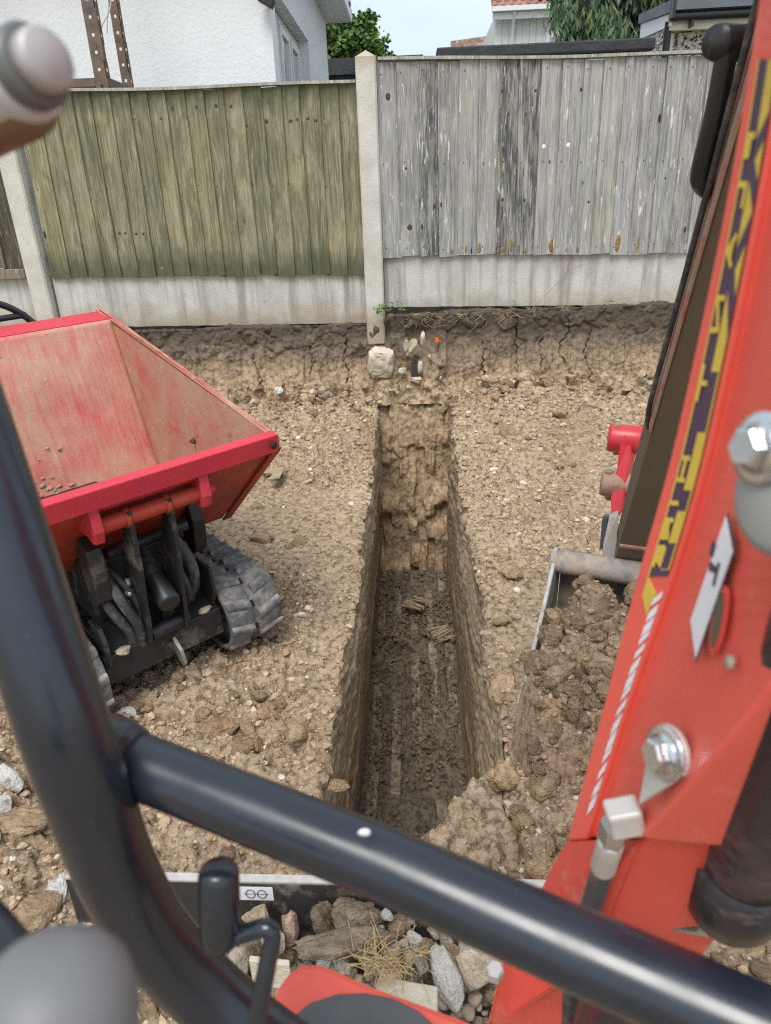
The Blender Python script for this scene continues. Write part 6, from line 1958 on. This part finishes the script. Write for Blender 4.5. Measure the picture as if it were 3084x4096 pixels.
chip((-0.0375, 0.3327, 0.8840), (0.0045, 0.0018, 0.0035), 1)
chip((-0.2031, 0.3820, 0.8659), (0.002, 0.0012, 0.002), 2)
chip((-0.1281, 0.3644, 0.8670), (0.0012, 0.0008, 0.0012), 3)

# ---- lever with black grip, joystick knob, bracket bolt in the top corner
lev = MB().tube(spline([(-0.1553, 0.3542, 0.7508), (-0.1367, 0.3531, 0.7587), (-0.1176, 0.3523, 0.7674), (-0.1123, 0.3500, 0.7613), (-0.1161, 0.3420, 0.7434), (-0.1273, 0.3201, 0.6940), (-0.1376, 0.3008, 0.6508)], 7), 0.0068, 14).build('lever', MT['guard_black'], exc)
g0, g1 = Vector((-0.1507, 0.3681, 0.8075)), Vector((-0.1527, 0.3513, 0.7437))
MB().lathe([(0.0, 0.0118), (0.003, 0.0142), (0.008, 0.0150), (0.052, 0.0152), (0.060, 0.0140), (0.064, 0.011)], g0 + (g0 - g1).normalized() * 0.003, g1 - g0, 24).build('grip', MT['guard_black'], lev)
c = Vector((-0.1229, 0.1445, 1.0059))
up = Vector((0.0, 0.25, 1)).normalized()
MB().lathe([(-0.06, 0.012), (-0.04, 0.018), (-0.02, 0.0245), (0.0, 0.027), (0.014, 0.0245), (0.022, 0.018), (0.0265, 0.008)], c, up, 26).build('joystick_knob', MT['knob_grey'], exc)
MB().tube([(-0.2297, 0.2391, 0.9218), (-0.1916, 0.2104, 0.9267), (-0.1803, 0.1885, 0.8999)], 0.016, 16).build('joystick_boot', MT['guard_black'], exc)
ax = Vector((0.873, -0.457, 0.18)).normalized()
c = Vector((-0.1515, 0.3468, 1.3123))
plain('bolt_grey', (0.40, 0.375, 0.375), 0.5, 0.25, var=0.1)
plain('boss_grey', (0.52, 0.53, 0.54), 0.4, 0.2, var=0.1)
plain('collar_grey', (0.13, 0.13, 0.13), 0.45, 0.2, var=0.1)
plain('bush_brown', (0.17, 0.10, 0.05), 0.45)
bb = MB().lathe([(-0.075, 0.020), (-0.021, 0.020), (-0.018, 0.018)], c, ax, 28).build('bracket_boss', MT['boss_grey'], exc)
MB().lathe([(-0.018, 0.0160), (-0.016, 0.0170), (-0.011, 0.0170), (-0.009, 0.015)], c, ax, 24).build('washer', MT['collar_grey'], bb)
MB().lathe([(-0.009, 0.0128), (-0.002, 0.0128), (0.0, 0.0112)], c, ax, 24).build('bolt_head', MT['bolt_grey'], bb)
MB().lathe([(-0.05, 0.0150), (-0.006, 0.0150), (-0.003, 0.0125)], Vector((-0.1658, 0.3571, 1.3001)), ax, 24).build('bracket_bush', MT['bush_brown'], bb)
MB().lathe([(-0.05, 0.0145), (-0.006, 0.0145)], Vector((-0.1745, 0.3669, 1.2985)), ax, 20).build('bracket_foot', MT['guard_black'], bb)

# ---- red front cover with rubber mat at the bottom of the view
cv = [(-0.1804, 0.4459, 0.4600), (-0.1730, 0.4826, 0.4600), (-0.1652, 0.5099, 0.4600), (-0.1563, 0.5256, 0.4600), (-0.1419, 0.5354, 0.4600), (-0.1219, 0.5366, 0.4600), (-0.0999, 0.5288, 0.4600), (-0.0622, 0.5126, 0.4600), (-0.0111, 0.4953, 0.4600), (0.0377, 0.4783, 0.4600), (0.0931, 0.4564, 0.4600), (0.0835, 0.3860, 0.4600), (-0.1671, 0.3817, 0.4600)]
cov = MB().prism(cv, (0, 0, -0.07)).build('front_cover', MT['cover_red'], exc, bevel=0.009)
mt2 = [(-0.1537, 0.4451, 0.4620), (-0.1432, 0.4700, 0.4620), (-0.1248, 0.4868, 0.4620), (-0.0966, 0.4959, 0.4620), (-0.0664, 0.4973, 0.4620), (-0.0360, 0.4918, 0.4620), (-0.0087, 0.4788, 0.4620), (0.0173, 0.4564, 0.4620), (0.0272, 0.3841, 0.4620), (-0.1425, 0.3812, 0.4620)]
MB().prism(mt2, (0, 0, 0.006)).build('rubber_mat', MT['rubber_mat'], exc, bevel=0.002)
# ---- dozer blade lying in front of the tracks
bl0, bl1 = Vector((-0.3875, 0.8718, 0.1700)), Vector((0.0535, 0.8644, 0.1700))
bd = (bl1 - bl0).normalized(); bn = Vector((-bd.y, bd.x, 0))
blade = MB().prism([bl0 - bd * 0.25, bl1 + bd * 0.25, bl1 + bd * 0.25 + Vector((0, 0, -0.17)), bl0 - bd * 0.25 + Vector((0, 0, -0.17))], bn * 0.016).build('dozer_blade', MT['blade_black'], exc, bevel=0.001)
MB().box((0, 0, 0), ((bl1 - bl0).length + 0.5, 0.0155, 0.004), 0.0, Matrix((bd, bn, Vector((0, 0, 1)))).transposed(), bl0 - bd * 0.25 + bn * 0.0003 + Vector((0, 0, 0.001))).build('blade_edge', MT['blade_edge'], blade)
st0 = bl0.lerp(bl1, 0.135) - bn * 0.002 + Vector((0, 0, -0.006))
stk = MB().prism([st0, st0 + bd * 0.062, st0 + bd * 0.062 - Vector((0, 0, 0.032)), st0 - Vector((0, 0, 0.032))], bn * 0.001).build('maker_plate', MT['decal_white'], blade)
for q in range(2):
    c = st0 + bd * (0.022 + 0.020 * q) - Vector((0, 0, 0.016)) - bn * 0.0008
    MB().tube([c + bd * 0.008 * math.cos(a) + Vector((0, 0, 0.010 * math.sin(a))) for a in np.linspace(0, 6.283, 17)], 0.0008, 5).tube([c - bd * 0.012, c + bd * 0.012], 0.0005, 5).build('plate_mark', MT['decal_ink'], blade)

# ------------------------------------------------------------------ rubble between the blade and the machine
def at_rot(rz, tilt=0.0): return (tilt, 0.15, rz)
RUB = [
 ('clay_clod', 'clay_slab', (-0.1211, 0.8311, 0.1400), (0.062, 0.044, 0.042), 0.2, 0, 'big grey-brown clay clod against the black dozer blade', 'clod', (0.95, 0.93, 0.9)),
 ('clay_clod', 'clay_slab', (-0.1792, 0.8413, 0.1200), (0.026, 0.024, 0.024), 0.8, 1, 'smaller brown clay clod left of the big one behind the blade', 'clod', (0.8, 0.76, 0.7)),
 ('clay_slab', 'clay_slab', (-0.1342, 0.7706, 0.1600), (0.085, 0.028, 0.022), 0.22, 2, 'long bent slab of clay lying across the rubble', 'clod', (1.0, 0.98, 0.95)),
 ('stone', 'rubble_pink', (-0.2293, 0.8175, 0.1400), (0.024, 0.028, 0.046), 0.1, 0, 'upright pinkish stone between the lever and the clay clods', 'stone', (1.0, 0.95, 0.92)),
 ('stone', 'rubble_pale', (-0.2862, 0.8255, 0.1400), (0.034, 0.034, 0.045), 0.5, 1, 'beige stone half hidden behind the black lever grip', 'stone', (0.95, 0.82, 0.68)),
 ('concrete_chunk', 'rubble_white', (-0.2532, 0.7905, 0.1200), (0.026, 0.03, 0.038), 0.4, 2, 'whitish concrete chunk right of the lever rod', 'concrete', (1, 0.97, 0.92)),
 ('concrete_chunk', 'rubble_pale', (-0.3102, 0.7662, 0.1200), (0.040, 0.034, 0.030), 1.0, 3, 'grey concrete chunk left of the lever rod', 'concrete', (0.9, 0.86, 0.8)),
 ('concrete_chunk', 'rubble_white', (0.0318, 0.7354, 0.1300), (0.044, 0.042, 0.042), 0.3, 1, 'knobbly white concrete lump beside the red swing bracket', 'concrete', (1, 1, 0.98)),
 ('concrete_chunk', 'rubble_pale', (0.0921, 0.7621, 0.1400), (0.060, 0.046, 0.042), 0.0, 2, 'large pale slab of broken concrete by the red bracket', 'concrete', (1.12, 1.02, 0.92)),
 ('stone', 'rubble_pale', (0.0160, 0.8144, 0.1300), (0.024, 0.024, 0.024), 0.0, 0, 'round pale stone under the cross bar', 'stone', (1.05, 0.98, 0.92)),
 ('stone', 'rubble_white', (-0.0615, 0.8275, 0.1500), (0.018, 0.015, 0.013), 0.0, 3, 'small white stone at the end of the bent clay slab', 'stone', (1, 1, 1)),
 ('stone', 'rubble_pale', (-0.1027, 0.7662, 0.1400), (0.018, 0.016, 0.024), 0.4, 3, 'small brown-grey stone under the bent clay slab', 'stone', (0.8, 0.72, 0.62)),
]
for nm_, key, loc, size, rz, k, lab, cat, tn in RUB:
    stone(nm_, key, loc, size, lab, cat, at_rot(rz, 0.2 * k), k, tint=tn)
r_ = random.Random(33)
spots = [(-0.0384, 0.7966, 0.1200), (-0.0268, 0.7715, 0.1200), (-0.0115, 0.8009, 0.1200), (0.0037, 0.7874, 0.1200), (0.0326, 0.8054, 0.1200), (-0.0482, 0.8253, 0.1200), (0.0414, 0.7815, 0.1200), (0.0617, 0.8016, 0.1200), (-0.0066, 0.7617, 0.1200), (0.0664, 0.7570, 0.1000), (-0.0574, 0.7845, 0.1200), (-0.0780, 0.8209, 0.1200), (0.0734, 0.7477, 0.0800), (-0.1697, 0.7813, 0.1000), (-0.1384, 0.7777, 0.1000), (-0.2023, 0.7929, 0.1000), (0.0090, 0.8577, 0.1000), (-0.0316, 0.8574, 0.1000), (-0.2377, 0.8063, 0.0800), (-0.0941, 0.8102, 0.1000), (0.0521, 0.7691, 0.1100), (-0.2872, 0.8141, 0.0800), (-0.3068, 0.8307, 0.0800), (0.1024, 0.7408, 0.0800), (0.0223, 0.7765, 0.1100), (-0.0395, 0.8443, 0.1000)]
for loc in spots:
    s_ = r_.uniform(0.014, 0.026)
    key = r_.choice(['rubble_pale', 'rubble_pale', 'rubble_white', 'clod'])
    stone('rubble_stone', key, loc, (s_, s_ * 0.95, s_ * 0.9), 'small pale stone in the rubble behind the dozer blade', 'stone', group='small stones behind the blade', tint=(r_.uniform(0.85, 1.1),) * 3)
# fill under the pile
pos = []
for k in range(900):
    x, y = r_.uniform(-0.38, 0.30), r_.uniform(0.50, 0.84)
    pos.append((x, y, 0.02 + 0.07 * math.sin(min(1, max(0, (0.86 - y) / 0.3)) * 3.14) * r_.uniform(0.6, 1.0)))
pos = np.array(pos)
rr = np.random.default_rng(9)
tn = tints(len(pos), rr) * rr.uniform(0.7, 1.3, (len(pos), 1)) * np.array([[0.95, 1.02, 1.15]])
o = scatter('rubble_fill', pos, rr.uniform(0.006, 0.02, len(pos)), tn, MT['soil_crumbs'], 2, 8, True)
props(o, 'broken stone and clay rubble heaped behind the dozer blade', kind='stuff')
# pale flat block with straw on it
plain('pale_block', (0.62, 0.55, 0.42), 0.9, var=0.25, sc=20, bump=0.004, dirt=(0.42, 0.40, 0.38), dirt_amt=0.4)
a, b, c, d = [Vector(p) for p in ((-0.0729, 0.7261, 0.1500), (0.0166, 0.7107, 0.1500), (0.0153, 0.6720, 0.1500), (-0.0821, 0.6943, 0.1500))]
o = MB().prism([a, b, c, d], (0, 0, -0.03)).build('paving_block', MT['pale_block'], recenter=True, bevel=0.003)
props(o, 'pale flat block with straw on it in front of the red cover', 'block')
a, b, c, d = [Vector(p) for p in ((-0.2806, 0.7491, 0.1600), (-0.2163, 0.7422, 0.1600), (-0.2148, 0.7333, 0.1600), (-0.2800, 0.7393, 0.1600))]
o = MB().prism([a, b, c, d], (0, 0.0, -0.06)).build('broken_tile', MT['pale_block'], recenter=True, bevel=0.001)
props(o, 'broken tile on edge beside the lever rod', 'tile')
plain('straw', (0.50, 0.36, 0.17), 0.8, var=0.3, sc=60)
mb = MB()
c0 = Vector((-0.0619, 0.7381, 0.1650))
for k in range(120):
    a = r_.uniform(0, 6.283); L_ = r_.uniform(0.02, 0.055)
    p0 = c0 + Vector((r_.gauss(0, 0.022), r_.gauss(0, 0.015), r_.uniform(-0.012, 0.012)))
    dv = Vector((math.cos(a), math.sin(a), r_.uniform(-0.2, 0.35))) * L_
    mb.tube([p0, p0 + dv * 0.5 + Vector((0, 0, r_.uniform(0.0, 0.012))), p0 + dv], 0.0006, 4, False)
props(mb.build('straw_tuft', MT['straw'], recenter=True), 'tangled tuft of dry straw on the pale block', 'straw')

# ------------------------------------------------------------------ lumps one can tell apart on the ground
def gz1(p): return float(ground_z(np.array([p[0]]), np.array([p[1]]))[0])
NAMED = [
 ('concrete_chunk', 'rubble_white', (-0.7273, 0.9609, 0.0200), (0.036, 0.075, 0.028), 0.35, 0, 'long white concrete shard on the ground left of the guard pillar', 'concrete', (1.05, 1.05, 1.05)),
 ('concrete_chunk', 'rubble_white', (-0.9529, 1.2291, 0.0200), (0.042, 0.040, 0.034), 0.9, 1, 'white concrete lump at the left edge, upper of two', 'concrete', (0.98, 0.97, 0.94)),
 ('concrete_chunk', 'rubble_white', (-0.9362, 1.1608, 0.0200), (0.032, 0.030, 0.028), 0.2, 2, 'white concrete lump at the left edge, lower of two', 'concrete', (1, 0.99, 0.97)),
 ('concrete_chunk', 'rubble_white', (-0.8991, 1.0611, 0.0300), (0.042, 0.046, 0.036), 0.2, 3, 'white lump cut off by the left edge of the view', 'concrete', (1, 0.97, 0.93)),
 ('clay_clod', 'clod', (-0.8401, 1.1033, 0.0300), (0.070, 0.036, 0.026), 0.35, 0, 'big flat brown clod left of the guard pillar', 'clod', (0.95, 0.93, 0.9)),
 ('concrete_chunk', 'rubble_white', (-0.7942, 1.5201, 0.0200), (0.035, 0.026, 0.014), 0.5, 2, 'flat white chunk beside the left track of the dumper', 'concrete', (1, 1, 0.98)),
 ('stone', 'rubble_white', (-0.5406, 1.6491, 0.0150), (0.023, 0.015, 0.010), 0.4, 3, 'flat white stone in front of the dumper beam', 'stone', (1, 0.98, 0.96)),
 ('clay_clod', 'clod', (-0.5403, 1.4595, 0.0300), (0.058, 0.046, 0.034), 0.5, 1, 'largest brown clod between the dumper and the cross bar', 'clod', (0.86, 0.8, 0.76)),
 ('clay_clod', 'clod', (-0.4342, 1.4063, 0.0300), (0.042, 0.032, 0.026), 0.1, 2, 'brown clod right of the largest one before the cross bar', 'clod', (0.95, 0.9, 0.86)),
 ('clay_clod', 'clod', (-0.4212, 1.5301, 0.0200), (0.030, 0.026, 0.020), 1.0, 3, 'yellowish clod left of the trench near its edge', 'clod', (1.1, 1.02, 0.9)),
 ('clay_clod', 'clod', (-0.3874, 1.5747, 0.0200), (0.024, 0.022, 0.020), 0.4, 0, 'rounded brown clod close to the left trench edge', 'clod', (0.9, 0.86, 0.8)),
 ('clay_clod', 'clod', (-0.1968, 1.2526, 0.0200), (0.026, 0.019, 0.018), 0.0, 1, 'rounded clod on the left lip of the trench by the bar', 'clod', (1.05, 1.0, 0.92)),
 ('clay_clod', 'clod', (0.1924, 1.2859, 0.0500), (0.055, 0.046, 0.038), 0.3, 2, 'pale crumbling clod on the right lip of the trench', 'clod', (1.12, 1.1, 1.05)),
 ('clay_clod', 'clod', (0.2305, 1.6391, 0.0200), (0.036, 0.060, 0.018), -0.2, 3, 'flaky pale slab beside the right trench edge', 'clod', (1.15, 1.12, 1.08)),
 ('clay_clod', 'clod', (0.2174, 1.1455, 0.0600), (0.030, 0.026, 0.022), 0.7, 0, 'angular clod below the bucket heap, nearest the boom', 'clod', (0.92, 0.88, 0.82)),
 ('clay_clod', 'clod', (0.2080, 1.1844, 0.0600), (0.024, 0.02, 0.018), 0.2, 1, 'small angular clod just left of the boom foot', 'clod', (0.85, 0.8, 0.74)),
 ('clay_clod', 'clod', (0.3312, 2.2568, 0.0200), (0.062, 0.045, 0.028), 0.2, 2, 'broad brown clod left of the bucket tube', 'clod', (0.98, 0.92, 0.87)),
 ('stone', 'rubble_pale', (0.3128, 1.9931, 0.0100), (0.030, 0.022, 0.015), 0.1, 1, 'pale flat stone between the trench and the bucket', 'stone', (1.0, 0.9, 0.78)),
 ('clay_clod', 'clod', (0.4154, 3.9568, 0.0200), (0.07, 0.06, 0.035), 0.4, 3, 'broken clod right of the trench near the bank', 'clod', (0.92, 0.88, 0.82)),
 ('clay_clod', 'clod', (1.0019, 4.0537, 0.0600), (0.05, 0.05, 0.035), 0.4, 0, 'lump of clay in front of the bank at the right', 'clod', (0.9, 0.86, 0.8)),
 ('stone', 'rubble_white', (0.1117, 1.2350, 0.0300), (0.008, 0.006, 0.005), 0.4, 0, 'tiny white pebble on the right trench lip', 'pebble', (1, 1, 1)),
 ('stone', 'rubble_white', (0.1968, 1.0241, 0.0200), (0.010, 0.008, 0.006), 0.4, 1, 'tiny white pebble in front of the cross bar by the boom foot', 'pebble', (1, 1, 1)),
]
for nm_, key, loc, size, rz, k, lab, cat, tn in NAMED:
    loc = (loc[0], loc[1], gz1(loc) + size[2] * 0.35)
    stone(nm_, key, loc, size, lab, cat, at_rot(rz, 0.12 * k), k, tint=tn)
# fallen clods along the right lip of the trench, below the bucket
rq = random.Random(77)
q = 0
while q < 34:
    x, y = rq.gauss(0.36, 0.085), rq.uniform(0.98, 1.42)
    if x < 0.235 or x > 0.56: continue
    s_ = 0.013 + 0.026 * rq.random() ** 1.5
    b = rq.uniform(0.68, 1.0)
    stone('clay_clod', 'clod', (x, y, gz1((x, y)) + s_ * 0.3), (s_ * rq.uniform(0.9, 1.4), s_ * rq.uniform(0.8, 1.2), s_ * rq.uniform(0.7, 1.0)), 'damp clod fallen beside the trench below the bucket heap', 'clod', group='clods fallen below the bucket', tint=(b, b * 0.96, b * 0.91))
    q += 1
# thin flake of dried clay on the ground
plain('flake', (0.36, 0.27, 0.18), 0.9, var=0.15, sc=20, bump=0.003)
fl = [Vector(p) for p in ((-0.7702, 3.2814, 0.0300), (-0.7236, 3.3314, 0.0300), (-0.6573, 3.3141, 0.0300), (-0.6590, 3.1736, 0.0300), (-0.7204, 3.1648, 0.0300), (-0.7022, 3.2388, 0.0300))]
zz_ = gz1((fl[0].x, fl[0].y)) + 0.02
for p in fl: p.z = zz_ + (p.x - fl[0].x) * 0.12
props(MB().prism(fl, (0, 0, -0.010)).build('clay_flake', MT['flake'], recenter=True, bevel=0.002), 'thin notched flake of grey-brown clay between dumper and trench', 'flake')
# splintered slabs lying on the trench floor
plain('splinter', (0.33, 0.245, 0.15), 0.9, var=0.3, sc=30, bump=0.006)
for lab, pts, zz_ in (('fan of splintered brown slab on the trench floor, farther one', ((-0.1199, 3.5160, -0.7600), (-0.0017, 3.5637, -0.7800), (0.1213, 3.3187, -0.7800), (0.0588, 3.3289, -0.8000), (-0.0675, 3.3800, -0.8000), (-0.1246, 3.4308, -0.8000)), 0),
                      ('splintered brown slab on the trench floor, nearer one', ((0.0420, 3.1164, -0.7800), (0.1878, 3.1700, -0.7600), (0.1963, 3.1109, -0.7700), (0.0995, 3.0608, -0.8000), (0.0287, 3.0496, -0.8000)), 1)):
    mb = MB()
    P = [Vector(p) for p in pts]
    cc = sum(P, Vector()) / len(P)
    dirv = (P[2] - P[0]).normalized() if zz_ == 0 else (P[1] - P[0]).normalized()
    sv = Vector((-dirv.y, dirv.x, 0))
    for k in range(9):
        o_ = (k - 4) * 0.012
        st_ = cc + sv * o_ + Vector((0, 0, r_.uniform(-0.006, 0.012)))
        L_ = r_.uniform(0.06, 0.11)
        an = dirv * L_ + sv * r_.uniform(-0.015, 0.015) + Vector((0, 0, r_.uniform(-0.01, 0.02)))
        mb.prism([st_ - an * 0.6, st_ - an * 0.6 + sv * 0.011, st_ + an * 0.6 + sv * 0.009, st_ + an * 0.6], (0, 0, -0.008))
    props(mb.build('splintered_slab', MT['splinter'], recenter=True, bevel=0.001), lab, 'slab')
